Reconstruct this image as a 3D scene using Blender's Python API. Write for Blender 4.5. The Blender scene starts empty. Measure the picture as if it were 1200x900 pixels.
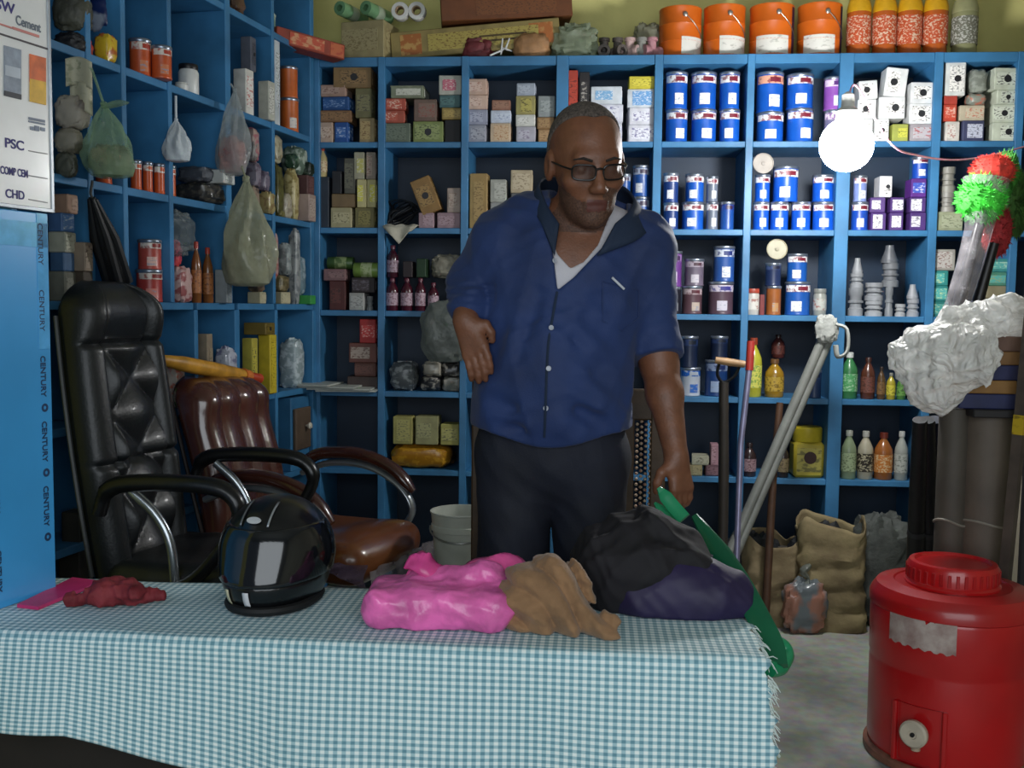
import bpy, bmesh, math, random
import numpy as np
from math import sin, cos, pi, radians, atan, sqrt
from mathutils import Vector, Matrix, noise
from mathutils.bvhtree import BVHTree

sc = bpy.context.scene
COL = sc.collection

# ------------------------------------------------------------------ camera
F = 1200.0
CAM = np.array([0.0, 0.0, 1.25])
YAW, PITCH, ROLL = radians(4.6), atan(90 / 1200), 0.011
RM = Matrix.Rotation(YAW, 4, 'Z') @ Matrix.Rotation(pi / 2 - PITCH, 4, 'X') @ Matrix.Rotation(ROLL, 4, 'Z')
cd = bpy.data.cameras.new('camera'); cam = bpy.data.objects.new('camera', cd); COL.objects.link(cam)
cd.sensor_width = 36.0; cd.lens = 36.0 * F / 1200.0; cd.clip_start = 0.05
cam.matrix_world = Matrix.Translation(Vector(CAM)) @ RM
sc.camera = cam
R3 = np.array(RM.to_3x3())

# ------------------------------------------------------------------ world, daylight from the open shop front, exposure
w = bpy.data.worlds.new('world'); sc.world = w; w.use_nodes = True
w.node_tree.nodes['Background'].inputs[0].default_value = (0.55, 0.68, 0.85, 1)
w.node_tree.nodes['Background'].inputs[1].default_value = 0.12
al = bpy.data.lights.new('shop_front_daylight', 'AREA'); al.shape = 'RECTANGLE'
al.size = 3.2; al.size_y = 2.2; al.energy = 74; al.color = (0.88, 0.95, 1.0)
alo = bpy.data.objects.new('shop_front_daylight', al); COL.objects.link(alo)
alo.location = (0.25, -1.2, 1.6); alo.rotation_euler = (Vector((-0.3, 2.1, 0.6)) - Vector(alo.location)).to_track_quat('-Z', 'Y').to_euler()
sc.view_settings.view_transform = 'Standard'; sc.view_settings.look = 'None'
sc.view_settings.gamma = 1.0; sc.view_settings.use_curve_mapping = False
sc.view_settings.exposure = 0.0
BULB_STRENGTH = 165.0

# ------------------------------------------------------------------ pixel rays -> points in the room
def ray(px, py):
    return R3 @ np.array([(px - 600) / F, -(py - 450) / F, -1.0])
def at(px, py, Y):
    d = ray(px, py); return Vector(CAM + d * (Y / d[1]))
def atz(px, py, Z):
    d = ray(px, py); return Vector(CAM + d * ((Z - CAM[2]) / d[2]))
def atp(px, py, P, n):
    d = ray(px, py); n = np.array(n); return Vector(CAM + d * (np.dot(np.array(P) - CAM, n) / np.dot(d, n)))
def proj(p):
    q = R3.T @ (np.array(p) - CAM); return 600 + F * q[0] / -q[2], 450 - F * q[1] / -q[2]
def dist(p):
    return -(R3.T @ (np.array(p) - CAM))[2]

rng = random.Random(7)

# ------------------------------------------------------------------ colours and materials
def lin(h):
    if not isinstance(h, str): return tuple(h)
    h = h.lstrip('#'); o = []
    for i in (0, 2, 4):
        c = int(h[i:i + 2], 16) / 255
        o.append(c / 12.92 if c <= 0.04045 else ((c + 0.055) / 1.055) ** 2.4)
    return tuple(o)
_mats = {}
def mat(col, rough=0.6, metal=0.0, var=0.12, vscale=14, bump=0.0, bscale=60, coat=0.0, alpha=1.0, trans=0.0, sheen=0.0, emit=0.0, spec=0.5, col2=None):
    key = (col, rough, metal, var, vscale, bump, bscale, coat, alpha, trans, sheen, emit, spec, col2)
    if key in _mats: return _mats[key]
    m = bpy.data.materials.new('mat_%d' % len(_mats)); m.use_nodes = True
    nt = m.node_tree; b = nt.nodes['Principled BSDF']; c = lin(col)
    b.inputs['Roughness'].default_value = rough; b.inputs['Metallic'].default_value = metal
    b.inputs['Specular IOR Level'].default_value = spec
    if coat: b.inputs['Coat Weight'].default_value = coat; b.inputs['Coat Roughness'].default_value = 0.12
    if sheen: b.inputs['Sheen Weight'].default_value = sheen
    tc = nt.nodes.new('ShaderNodeTexCoord')
    if var > 0:
        n = nt.nodes.new('ShaderNodeTexNoise'); n.inputs['Scale'].default_value = vscale; n.inputs['Detail'].default_value = 4
        nt.links.new(tc.outputs['Object'], n.inputs['Vector'])
        r = nt.nodes.new('ShaderNodeMix'); r.data_type = 'RGBA'
        lo = lin(col2) if col2 else tuple(max(0, x * (1 - 2 * var)) for x in c)
        hi = c if col2 else tuple(min(1, x * (1 + var)) for x in c)
        r.inputs['A'].default_value = (*lo, 1); r.inputs['B'].default_value = (*hi, 1)
        mr = nt.nodes.new('ShaderNodeMapRange'); mr.inputs[1].default_value = 0.3; mr.inputs[2].default_value = 0.65
        nt.links.new(n.outputs['Fac'], mr.inputs[0]); nt.links.new(mr.outputs[0], r.inputs['Factor'])
        nt.links.new(r.outputs['Result'], b.inputs['Base Color'])
    else:
        b.inputs['Base Color'].default_value = (*c, 1)
    if bump > 0:
        n2 = nt.nodes.new('ShaderNodeTexNoise'); n2.inputs['Scale'].default_value = bscale; n2.inputs['Detail'].default_value = 6
        nt.links.new(tc.outputs['Object'], n2.inputs['Vector'])
        bp = nt.nodes.new('ShaderNodeBump'); bp.inputs['Strength'].default_value = bump; bp.inputs['Distance'].default_value = 0.01
        nt.links.new(n2.outputs['Fac'], bp.inputs['Height']); nt.links.new(bp.outputs[0], b.inputs['Normal'])
    if trans: b.inputs['Transmission Weight'].default_value = trans
    if alpha < 1: b.inputs['Alpha'].default_value = alpha
    if emit:
        b.inputs['Emission Color'].default_value = (*c, 1); b.inputs['Emission Strength'].default_value = emit
    _mats[key] = m
    return m
def mat_print(c1, c2, sx=40, sz=120, thr=0.55, rough=0.5):
    """flat print: blocks of a second ink on a ground colour"""
    key = ('print', c1, c2, sx, sz, thr, rough)
    if key in _mats: return _mats[key]
    m = bpy.data.materials.new('mat_print_%d' % len(_mats)); m.use_nodes = True
    nt = m.node_tree; b = nt.nodes['Principled BSDF']; b.inputs['Roughness'].default_value = rough
    tc = nt.nodes.new('ShaderNodeTexCoord'); mp = nt.nodes.new('ShaderNodeMapping')
    mp.inputs['Scale'].default_value = (sx, sx, sz)
    oi = nt.nodes.new('ShaderNodeObjectInfo'); ad = nt.nodes.new('ShaderNodeVectorMath'); ad.operation = 'ADD'
    sclr = nt.nodes.new('ShaderNodeMath'); sclr.operation = 'MULTIPLY'; sclr.inputs[1].default_value = 31.7
    nt.links.new(oi.outputs['Random'], sclr.inputs[0])
    nt.links.new(tc.outputs['Object'], mp.inputs[0]); nt.links.new(mp.outputs[0], ad.inputs[0]); nt.links.new(sclr.outputs[0], ad.inputs[1])
    n = nt.nodes.new('ShaderNodeTexNoise'); n.inputs['Scale'].default_value = 1.0; n.inputs['Detail'].default_value = 3
    nt.links.new(ad.outputs[0], n.inputs['Vector'])
    mr = nt.nodes.new('ShaderNodeMapRange'); mr.inputs[1].default_value = thr - 0.05; mr.inputs[2].default_value = thr + 0.05; mr.inputs[4].default_value = 0.8
    nt.links.new(n.outputs['Fac'], mr.inputs[0])
    r = nt.nodes.new('ShaderNodeMix'); r.data_type = 'RGBA'
    r.inputs['A'].default_value = (*lin(c1), 1); r.inputs['B'].default_value = (*lin(c2), 1)
    nt.links.new(mr.outputs[0], r.inputs['Factor']); nt.links.new(r.outputs['Result'], b.inputs['Base Color'])
    _mats[key] = m
    return m
def mat_plastic_film(col, opacity=0.5, rough=0.25, trans=0.5, bstr=0.5, bsc=40):
    """thin crinkled plastic film: part see-through, part translucent, glossy"""
    key = ('film', col, opacity, rough, trans, bstr, bsc)
    if key in _mats: return _mats[key]
    m = bpy.data.materials.new('mat_film_%d' % len(_mats)); m.use_nodes = True
    nt = m.node_tree; b = nt.nodes['Principled BSDF']; b.inputs['Roughness'].default_value = rough
    b.inputs['Base Color'].default_value = (*lin(col), 1)
    out = nt.nodes['Material Output']
    tl = nt.nodes.new('ShaderNodeBsdfTranslucent'); tl.inputs[0].default_value = (*lin(col), 1)
    mx = nt.nodes.new('ShaderNodeMixShader'); mx.inputs[0].default_value = trans
    nt.links.new(b.outputs[0], mx.inputs[1]); nt.links.new(tl.outputs[0], mx.inputs[2])
    tp = nt.nodes.new('ShaderNodeBsdfTransparent')
    mx2 = nt.nodes.new('ShaderNodeMixShader')
    tc = nt.nodes.new('ShaderNodeTexCoord'); n = nt.nodes.new('ShaderNodeTexNoise'); n.inputs['Scale'].default_value = 18
    n.inputs['Detail'].default_value = 5
    nt.links.new(tc.outputs['Object'], n.inputs['Vector'])
    mr = nt.nodes.new('ShaderNodeMapRange'); mr.inputs[1].default_value = 0.3; mr.inputs[2].default_value = 0.7
    mr.inputs[3].default_value = max(0, opacity - 0.2); mr.inputs[4].default_value = min(1, opacity + 0.2)
    nt.links.new(n.outputs['Fac'], mr.inputs[0])
    nt.links.new(mr.outputs[0], mx2.inputs[0]); nt.links.new(tp.outputs[0], mx2.inputs[1]); nt.links.new(mx.outputs[0], mx2.inputs[2])
    nt.links.new(mx2.outputs[0], out.inputs[0])
    bp = nt.nodes.new('ShaderNodeBump'); bp.inputs['Strength'].default_value = bstr; bp.inputs['Distance'].default_value = 0.01 if bstr < .9 else .03
    n2 = nt.nodes.new('ShaderNodeTexNoise'); n2.inputs['Scale'].default_value = bsc; n2.inputs['Distortion'].default_value = 1.5 if bstr >= .9 else 0; nt.links.new(tc.outputs['Object'], n2.inputs['Vector'])
    nt.links.new(n2.outputs['Fac'], bp.inputs['Height']); nt.links.new(bp.outputs[0], b.inputs['Normal'])
    _mats[key] = m
    return m

# ------------------------------------------------------------------ mesh builder
class MB:
    def __init__(s): s.v = []; s.f = []
    def add(s, vs, fs):
        o = len(s.v); s.v += [tuple(v) for v in vs]; s.f += [tuple(i + o for i in f) for f in fs]; return s
    def box(s, c, size, ch=0.0, rot=None):
        w, d, h = size[0] / 2, size[1] / 2, size[2] / 2
        ch = min(ch, w * 0.45, d * 0.45, h * 0.45)
        c = Vector(c)
        def T(p):
            p = Vector(p)
            return (rot @ p if rot else p) + c
        if ch <= 0:
            vs = [T((x, y, z)) for x in (-w, w) for y in (-d, d) for z in (-h, h)]
            return s.add(vs, [(0, 1, 3, 2), (4, 6, 7, 5), (0, 4, 5, 1), (2, 3, 7, 6), (0, 2, 6, 4), (1, 5, 7, 3)])
        vs = []; ix = {}
        for sx in (-1, 1):
            for sy in (-1, 1):
                for sz in (-1, 1):
                    for a in range(3):
                        p = [sx * (w - ch), sy * (d - ch), sz * (h - ch)]
                        p[a] = (sx * w, sy * d, sz * h)[a]
                        ix[(sx, sy, sz, a)] = len(vs); vs.append(p)
        fs = []
        for a in range(3):
            b_, c_ = (a + 1) % 3, (a + 2) % 3
            for sg in (-1, 1):
                q = []
                for (u, t) in ((-1, -1), (1, -1), (1, 1), (-1, 1)):
                    k = [0, 0, 0]; k[a] = sg; k[b_] = u; k[c_] = t; q.append(ix[(*k, a)])
                fs.append(q if sg > 0 else q[::-1])
            for u in (-1, 1):
                for t in (-1, 1):
                    k0 = [0, 0, 0]; k0[a] = -1; k0[b_] = u; k0[c_] = t
                    k1 = list(k0); k1[a] = 1
                    q = [ix[(*k0, b_)], ix[(*k1, b_)], ix[(*k1, c_)], ix[(*k0, c_)]]
                    fs.append(q if u * t < 0 else q[::-1])
        for sx in (-1, 1):
            for sy in (-1, 1):
                for sz in (-1, 1):
                    t = [ix[(sx, sy, sz, a)] for a in range(3)]
                    fs.append(t if sx * sy * sz > 0 else t[::-1])
        return s.add([T(p) for p in vs], fs)
    def lathe(s, prof, c=(0, 0, 0), seg=24, a0=0.0, a1=2 * pi, rot=None, cap=True, sy=1.0):
        full = abs(a1 - a0 - 2 * pi) < 1e-6; n = seg if full else seg + 1
        c = Vector(c); vs = []
        for r, z in prof:
            for i in range(n):
                a = a0 + (a1 - a0) * i / seg
                p = Vector((r * cos(a), r * sin(a) * sy, z)); vs.append((rot @ p if rot else p) + c)
        fs = []
        for j in range(len(prof) - 1):
            for i in range(seg):
                i2 = (i + 1) % n if full else i + 1
                fs.append((j * n + i, j * n + i2, (j + 1) * n + i2, (j + 1) * n + i))
        if full and cap:
            if prof[0][0] > 1e-6: fs.append(tuple(range(n))[::-1])
            if prof[-1][0] > 1e-6: fs.append(tuple(range((len(prof) - 1) * n, len(prof) * n)))
        return s.add(vs, fs)
    def tube(s, pts, r, seg=8, flat=1.0, closed=False, up=None):
        pts = [Vector(p) for p in pts]; n = len(pts)
        rs = r if isinstance(r, (list, tuple)) else [r] * n
        vs = []; prev = None
        for i, p in enumerate(pts):
            if closed: t = pts[(i + 1) % n] - pts[i - 1]
            else: t = pts[min(i + 1, n - 1)] - pts[max(i - 1, 0)]
            t = t.normalized() if t.length > 1e-9 else Vector((0, 0, 1))
            if up is not None: u = Vector(up)
            elif prev is None: u = Vector((0, 0, 1)) if abs(t.z) < 0.9 else Vector((1, 0, 0))
            else: u = prev
            a = t.cross(u)
            if a.length < 1e-6: a = t.cross(Vector((0.3, 1, 0.2)))
            a.normalize(); b = a.cross(t).normalized(); prev = b
            for k in range(seg):
                g = 2 * pi * k / seg; vs.append(p + a * (cos(g) * rs[i]) + b * (sin(g) * rs[i] * flat))
        fs = []
        m = n if closed else n - 1
        for i in range(m):
            j = (i + 1) % n
            for k in range(seg):
                k2 = (k + 1) % seg; fs.append((i * seg + k, i * seg + k2, j * seg + k2, j * seg + k))
        if not closed:
            fs.append(tuple(range(seg))[::-1]); fs.append(tuple(range((n - 1) * seg, n * seg)))
        return s.add(vs, fs)
    def grid(s, fn, nu, nv, thick=None):
        vs = [fn(i / nu, j / nv) for j in range(nv + 1) for i in range(nu + 1)]
        fs = [(j * (nu + 1) + i, j * (nu + 1) + i + 1, (j + 1) * (nu + 1) + i + 1, (j + 1) * (nu + 1) + i) for j in range(nv) for i in range(nu)]
        return s.add(vs, fs)
    def mesh(s, name, smooth=True, ang=40):
        me = bpy.data.meshes.new(name); me.from_pydata([tuple(v) for v in s.v], [], s.f); me.validate()
        bm = bmesh.new(); bm.from_mesh(me); bmesh.ops.recalc_face_normals(bm, faces=bm.faces); bm.to_mesh(me); bm.free()
        if smooth:
            me.polygons.foreach_set('use_smooth', [True] * len(me.polygons)); me.set_sharp_from_angle(angle=radians(ang))
        return me
def bez(pts, n=24):
    """Catmull-Rom through the points"""
    P = [Vector(p) for p in pts]; P = [2 * P[0] - P[1]] + P + [2 * P[-1] - P[-2]]; out = []
    m = len(P) - 3
    for k in range(n + 1):
        t = k / n * m; i = min(int(t), m - 1); t -= i
        a, b, c, d = P[i:i + 4]
        out.append(0.5 * ((2 * b) + (c - a) * t + (2 * a - 5 * b + 4 * c - d) * t * t + (3 * b - a - 3 * c + d) * t ** 3))
    return out

# ------------------------------------------------------------------ scene objects
LABELS = []
def tag(o, label, cat, group=None, kind=None):
    o['label'] = label; o['category'] = cat
    if group: o['group'] = group
    if kind: o['kind'] = kind
    LABELS.append((o.name, label)); return o
def obj(name, mb, m, parent=None, smooth=True, ang=40, loc=None, rotz=0.0):
    me = mb.mesh(name, smooth, ang) if isinstance(mb, MB) else mb
    o = bpy.data.objects.new(name, me); COL.objects.link(o)
    for x in (m if isinstance(m, (list, tuple)) else [m]): me.materials.append(x)
    if parent is not None: o.parent = parent
    if loc is not None: o.location = loc
    if rotz: o.rotation_euler = (0, 0, rotz)
    return o
def thing(name, loc, rotz=0.0, label='', cat='', group=None, kind=None):
    o = bpy.data.objects.new(name, None); o.empty_display_size = 0.05; COL.objects.link(o)
    o.location = loc; o.rotation_euler = (0, 0, rotz)
    if label: tag(o, label, cat, group, kind)
    return o

# ------------------------------------------------------------------ signed-distance modelling (one continuous surface)
def smin(a, b, k):
    h = np.clip(0.5 + 0.5 * (b - a) / k, 0, 1); return b + (a - b) * h - k * h * (1 - h)
def smax(a, b, k): return -smin(-a, -b, k)
def s_caps(p, a, b, ra, rb):
    a = np.array(a, np.float32); b = np.array(b, np.float32); ba = b - a
    h = np.clip(((p - a) @ ba) / max(float(ba @ ba), 1e-9), 0, 1)
    return np.linalg.norm(p - a - h[:, None] * ba, axis=1) - (ra + (rb - ra) * h)
def s_ell(p, c, r):
    r = np.array(r, np.float32); q = (p - np.array(c, np.float32))
    k0 = np.linalg.norm(q / r, axis=1); k1 = np.linalg.norm(q / (r * r), axis=1) + 1e-9
    return k0 * (k0 - 1) / k1
def s_box(p, c, b, rad):
    q = np.abs(p - np.array(c, np.float32)) - (np.array(b, np.float32) - rad)
    return np.linalg.norm(np.maximum(q, 0), axis=1) + np.minimum(q.max(axis=1), 0) - rad
def s_poly(x, z, pts):
    """2-D signed distance to a polygon"""
    d = np.full(x.shape, 1e9, np.float32); s = np.ones(x.shape, np.float32); n = len(pts); j = n - 1
    for i in range(n):
        ex, ez = pts[j][0] - pts[i][0], pts[j][1] - pts[i][1]
        wx, wz = x - pts[i][0], z - pts[i][1]
        t = np.clip((wx * ex + wz * ez) / (ex * ex + ez * ez + 1e-12), 0, 1)
        d = np.minimum(d, (wx - ex * t) ** 2 + (wz - ez * t) ** 2)
        c1 = z >= pts[i][1]; c2 = z < pts[j][1]; c3 = ex * wz > ez * wx
        s = np.where((c1 & c2 & c3) | (~c1 & ~c2 & ~c3), -s, s); j = i
    return s * np.sqrt(d)
def folds(p, freq, seed, n=5, stretch=(1, 1, 1)):
    """soft ridged folds, about -1..1"""
    g = np.random.RandomState(seed); o = np.zeros(len(p), np.float32); st = np.array(stretch)
    for i in range(n):
        k = g.normal(size=3); k = k / np.linalg.norm(k) * st * freq * (0.6 + 0.9 * g.rand())
        k2 = g.normal(size=3) * freq * 0.35
        o += np.abs(np.sin(p @ k + 1.7 * np.sin(p @ k2 + g.rand() * 6) + g.rand() * 6)) - 0.64
    return o / math.sqrt(n) * 1.1
def sdf_mesh(name, f, lo, hi, h):
    lo = np.array(lo, np.float32); hi = np.array(hi, np.float32); K = 4
    nc = np.ceil((hi - lo) / (h * K)).astype(int) + 1
    ax = [lo[i] + np.arange(nc[i]) * h * K for i in range(3)]
    G = np.stack(np.meshgrid(*ax, indexing='ij'), -1).reshape(-1, 3).astype(np.float32)
    Vc = f(G).reshape(nc)
    near = np.abs(Vc) < h * K * 2.2
    V = np.repeat(np.repeat(np.repeat(Vc, K, 0), K, 1), K, 2).astype(np.float32)
    M = np.repeat(np.repeat(np.repeat(near, K, 0), K, 1), K, 2)
    idx = np.argwhere(M)
    V[M] = f((lo + idx * h).astype(np.float32))
    n = V.shape; S = V < 0
    c = [S[i:n[0] - 1 + i, j:n[1] - 1 + j, k:n[2] - 1 + k] for i in (0, 1) for j in (0, 1) for k in (0, 1)]
    tot = sum(x.astype(np.int8) for x in c); act = (tot > 0) & (tot < 8)
    ci = np.argwhere(act)
    ids = -np.ones(act.shape, np.int64); ids[act] = np.arange(len(ci))
    acc = np.zeros((len(ci), 3)); cnt = np.zeros(len(ci))
    cor = [(i, j, k) for i in (0, 1) for j in (0, 1) for k in (0, 1)]
    for a in range(8):
        for b in range(a + 1, 8):
            A, B = np.array(cor[a]), np.array(cor[b])
            if np.abs(A - B).sum() != 1: continue
            va = V[tuple((ci + A).T)]; vb = V[tuple((ci + B).T)]; m = (va < 0) != (vb < 0)
            t = va[m] / (va[m] - vb[m])
            acc[m] += A + t[:, None] * (B - A); cnt[m] += 1
    P = lo + (ci + acc / cnt[:, None]) * h
    faces = []
    for ax_ in range(3):
        b_, c_ = (ax_ + 1) % 3, (ax_ + 2) % 3
        sl0 = [slice(None)] * 3; sl1 = [slice(None)] * 3; sl0[ax_] = slice(0, -1); sl1[ax_] = slice(1, None)
        e = S[tuple(sl0)] != S[tuple(sl1)]; E = np.argwhere(e)
        E = E[(E[:, b_] > 0) & (E[:, c_] > 0) & (E[:, b_] < n[b_] - 1) & (E[:, c_] < n[c_] - 1)]
        inside = S[tuple(E.T)]
        db = np.zeros(3, int); db[b_] = 1; dc = np.zeros(3, int); dc[c_] = 1
        q = np.stack([ids[tuple((E - db - dc).T)], ids[tuple((E - dc).T)], ids[tuple(E.T)], ids[tuple((E - db).T)]], 1)
        q[~inside] = q[~inside][:, ::-1]
        faces.append(q)
    Fc = np.concatenate(faces); Fc = Fc[(Fc >= 0).all(1)]
    me = bpy.data.meshes.new(name); me.from_pydata(P.tolist(), [], Fc.tolist()); me.validate()
    me.polygons.foreach_set('use_smooth', [True] * len(me.polygons))
    return me
def lump_mb(dims, nu=28, nv=18, e1=0.6, e2=0.6, amp=0.06, freq=9, seed=0, flatbase=True):
    """crumpled pillow: superellipsoid with folds; base at z=0"""
    mb = MB(); P = []
    sg = lambda x, e: math.copysign(abs(x) ** e, x)
    for j in range(nv + 1):
        ph = -pi / 2 + pi * j / nv
        for i in range(nu):
            th = 2 * pi * i / nu
            P.append((sg(cos(ph), e1) * sg(cos(th), e2), sg(cos(ph), e1) * sg(sin(th), e2), sg(sin(ph), e1)))
    P = np.array(P, np.float32)
    D = folds(P * 1.0, freq, seed, 5) * amp * 2
    nz = folds(P * 1.0 + 5, freq * 2.3, seed + 50, 4) * amp
    P = P * (1 + D + nz)[:, None]
    P[:, 2] = np.where(P[:, 2] < -0.97, -0.97, P[:, 2]) if flatbase else P[:, 2]
    P = P * np.array(dims) / 2
    P[:, 2] -= P[:, 2].min()
    fs = [(j * nu + i, j * nu + (i + 1) % nu, (j + 1) * nu + (i + 1) % nu, (j + 1) * nu + i) for j in range(nv) for i in range(nu)]
    return mb.add(P.tolist(), fs)
def on_surface(bvh, px, py, out=0.0):
    d = Vector(ray(px, py)).normalized(); h, n, i, dd = bvh.ray_cast(Vector(CAM), d)
    if h is None: return None, None
    return h + n * out, n
def text_obj(name, body, size, m, parent, mw, extrude=0.0004, align='LEFT'):
    cu = bpy.data.curves.new(name, 'FONT'); cu.body = body; cu.size = size; cu.extrude = extrude; cu.align_x = align
    cu.offset = size * 0.018
    c = bpy.data.objects.new(name, cu); me = bpy.data.meshes.new_from_object(c); bpy.data.objects.remove(c)
    o = bpy.data.objects.new(name, me); COL.objects.link(o); me.materials.clear(); me.materials.append(m); o.parent = parent; o.matrix_local = mw
    return o
# ================================================================== the room
YB = 4.30                       # front plane of the back shelf
DEP = 0.29                      # depth of the shelves
XC = at(370, 100, YB).x         # inner corner
ang = radians(9.4)
LD = Vector((sin(ang), cos(ang), 0)); LN = Vector((cos(ang), -sin(ang), 0)); LP = Vector((XC, YB, 0))
ROWY = (67, 169, 272, 371.5, 468, 561.5)
BZ = [at(800, y, YB).z for y in ROWY]           # board mid heights, top row first
BT = 0.024
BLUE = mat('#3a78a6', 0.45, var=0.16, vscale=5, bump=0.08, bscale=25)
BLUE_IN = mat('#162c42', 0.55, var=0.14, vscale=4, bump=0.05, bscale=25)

def concrete():
    m = bpy.data.materials.new('concrete'); m.use_nodes = True; nt = m.node_tree; b = nt.nodes['Principled BSDF']
    b.inputs['Roughness'].default_value = 0.8
    tc = nt.nodes.new('ShaderNodeTexCoord')
    n1 = nt.nodes.new('ShaderNodeTexNoise'); n1.inputs['Scale'].default_value = 2.2; n1.inputs['Detail'].default_value = 8
    n2 = nt.nodes.new('ShaderNodeTexNoise'); n2.inputs['Scale'].default_value = 26; n2.inputs['Detail'].default_value = 6
    cr = nt.nodes.new('ShaderNodeValToRGB'); e = cr.color_ramp.elements
    e[0].position = 0.3; e[0].color = (*lin('#6d6f68'), 1); e[1].position = 0.68; e[1].color = (*lin('#aeb0a6'), 1)
    mx = nt.nodes.new('ShaderNodeMix'); mx.data_type = 'RGBA'; mx.blend_type = 'OVERLAY'; mx.inputs['Factor'].default_value = 0.5
    for n in (n1, n2): nt.links.new(tc.outputs['Object'], n.inputs['Vector'])
    nt.links.new(n1.outputs['Fac'], cr.inputs[0]); nt.links.new(cr.outputs[0], mx.inputs['A']); nt.links.new(n2.outputs['Color'], mx.inputs['B'])
    nt.links.new(mx.outputs['Result'], b.inputs['Base Color'])
    bp = nt.nodes.new('ShaderNodeBump'); bp.inputs['Strength'].default_value = 0.35; nt.links.new(n2.outputs['Fac'], bp.inputs['Height'])
    nt.links.new(bp.outputs[0], b.inputs['Normal'])
    return m
def struct(name, mb, m, label, cat):
    o = obj(name, mb, m, smooth=False); return tag(o, label, cat, kind='structure')
struct('floor', MB().box((0.2, 1.9, -0.05), (6.4, 7.6, 0.1)), concrete(), 'worn grey concrete shop floor', 'floor')
struct('wall_back', MB().box((0.2, YB + DEP + 0.09, 1.55), (6.4, 0.1, 3.1)), mat('#dcd68c', 0.85, var=0.08, vscale=3, bump=0.12, bscale=30), 'yellow-green plastered wall above the back shelf', 'wall')
rl = Matrix.Rotation(-ang, 3, 'Z')
lc = LP - LN * (DEP + 0.09) - LD * 1.9
struct('wall_left', MB().box((lc.x, lc.y, 1.55), (0.1, 4.6, 3.1), rot=rl), mat('#b9b456', 0.85, var=0.08, vscale=3), 'plastered side wall behind the left shelf', 'wall')
struct('wall_right', MB().box((2.62, 1.9, 1.55), (0.1, 7.6, 3.1)), mat('#a9a48c', 0.85, var=0.08, vscale=3), 'plastered side wall on the right', 'wall')
struct('ceiling', MB().box((0.2, 1.9, 3.12), (6.4, 7.6, 0.1)), mat('#8f9189', 0.9, var=0.06), 'plain plastered ceiling', 'ceiling')

# ------------------------------------------------------------------ back shelf
COLPX = (370, 447, 545, 659, 772, 880, 992, 1100, 1197, 1290)
CX = [at(p, 100, YB).x for p in COLPX]
UW = [0.03, 0.03, 0.03, 0.05, 0.034, 0.03, 0.055, 0.034, 0.03, 0.03]
bs = thing('wall_shelf', (CX[4], YB, 0), 0, 'wide blue painted pigeonhole shelf across the back wall', 'shelf')
O = Vector((CX[4], YB, 0))
for x, uw in zip(CX, UW):
    obj('upright', MB().box((x - O.x, DEP / 2, (BZ[0] + BT / 2) / 2), (uw, DEP, BZ[0] + BT / 2), 0.002), BLUE, bs, smooth=False)
for r in range(6):
    for c in range(len(CX) - 1):
        x0, x1 = CX[c] + UW[c] / 2, CX[c + 1] - UW[c + 1] / 2
        th = BT * (1.6 if r == 0 else 1)
        zc = BZ[r] - (th - BT) / 2
        obj('shelf_board', MB().box(((x0 + x1) / 2 - O.x, DEP / 2 + 0.002, zc), (x1 - x0, DEP - 0.004, th), 0.002), BLUE, bs, smooth=False)
for c in range(len(CX) - 1):
    x0, x1 = CX[c], CX[c + 1]
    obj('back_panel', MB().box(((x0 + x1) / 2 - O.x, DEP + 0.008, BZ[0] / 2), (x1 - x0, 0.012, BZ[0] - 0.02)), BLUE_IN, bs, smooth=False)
EDGE = mat('#7d5a3c', 0.7)
TOPZ = BZ[0] + BT / 2

# ------------------------------------------------------------------ left shelf
def atl(px, py, off=0.0): return atp(px, py, LP + LN * off, LN)
def s_of(px): return (LP - atl(px, 360)).dot(LD)          # distance from the corner towards the street
ls = thing('wall_shelf', (LP.x, LP.y, 0), pi / 2 - ang - pi / 2, 'tall blue painted pigeonhole shelf along the left wall', 'shelf')
# local frame of ls: x = LN (into the room), y = LD (to the corner)
UP = [s_of(p) for p in (368, 322, 270, 203, 150, 110, 20)]
LO = [s_of(p) for p in (370, 324, 278, 230, 175, 120, 20)]
LB = [z + d for z, d in zip(BZ, (.012, .014, .018, .024, .018, .018))]
UPZ = (LB[3] + BT / 2, BZ[0] + 0.42); LOZ = (0.0, LB[3] - BT / 2)
for S_, (z0, z1) in ((UP, UPZ), (LO, LOZ)):
    for i, s in enumerate(S_):
        uw = 0.035 if i in (0, 2) else 0.022
        obj('upright', MB().box((-DEP / 2, -s - (0.012 if i == 0 else 0), (z0 + z1) / 2), (DEP, uw, z1 - z0), 0.002), BLUE, ls, smooth=False)
LZ = [BZ[0] + 0.40] + LB
for r, z in enumerate(LZ):
    S_ = UP if r <= 3 else LO
    for i in range(len(S_) - 1):
        a, b = S_[i] + 0.012, S_[i + 1] - 0.012
        obj('shelf_board', MB().box((-DEP / 2 - 0.001, -(a + b) / 2, z), (DEP - 0.004, b - a, BT), 0.002), BLUE, ls, smooth=False)
for i in range(len(UP) - 1):
    a, b = UP[i], UP[i + 1]
    obj('back_panel', MB().box((-DEP - 0.008, -(a + b) / 2, UPZ[1] / 2), (0.012, b - a, UPZ[1])), BLUE_IN, ls, smooth=False)
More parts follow.
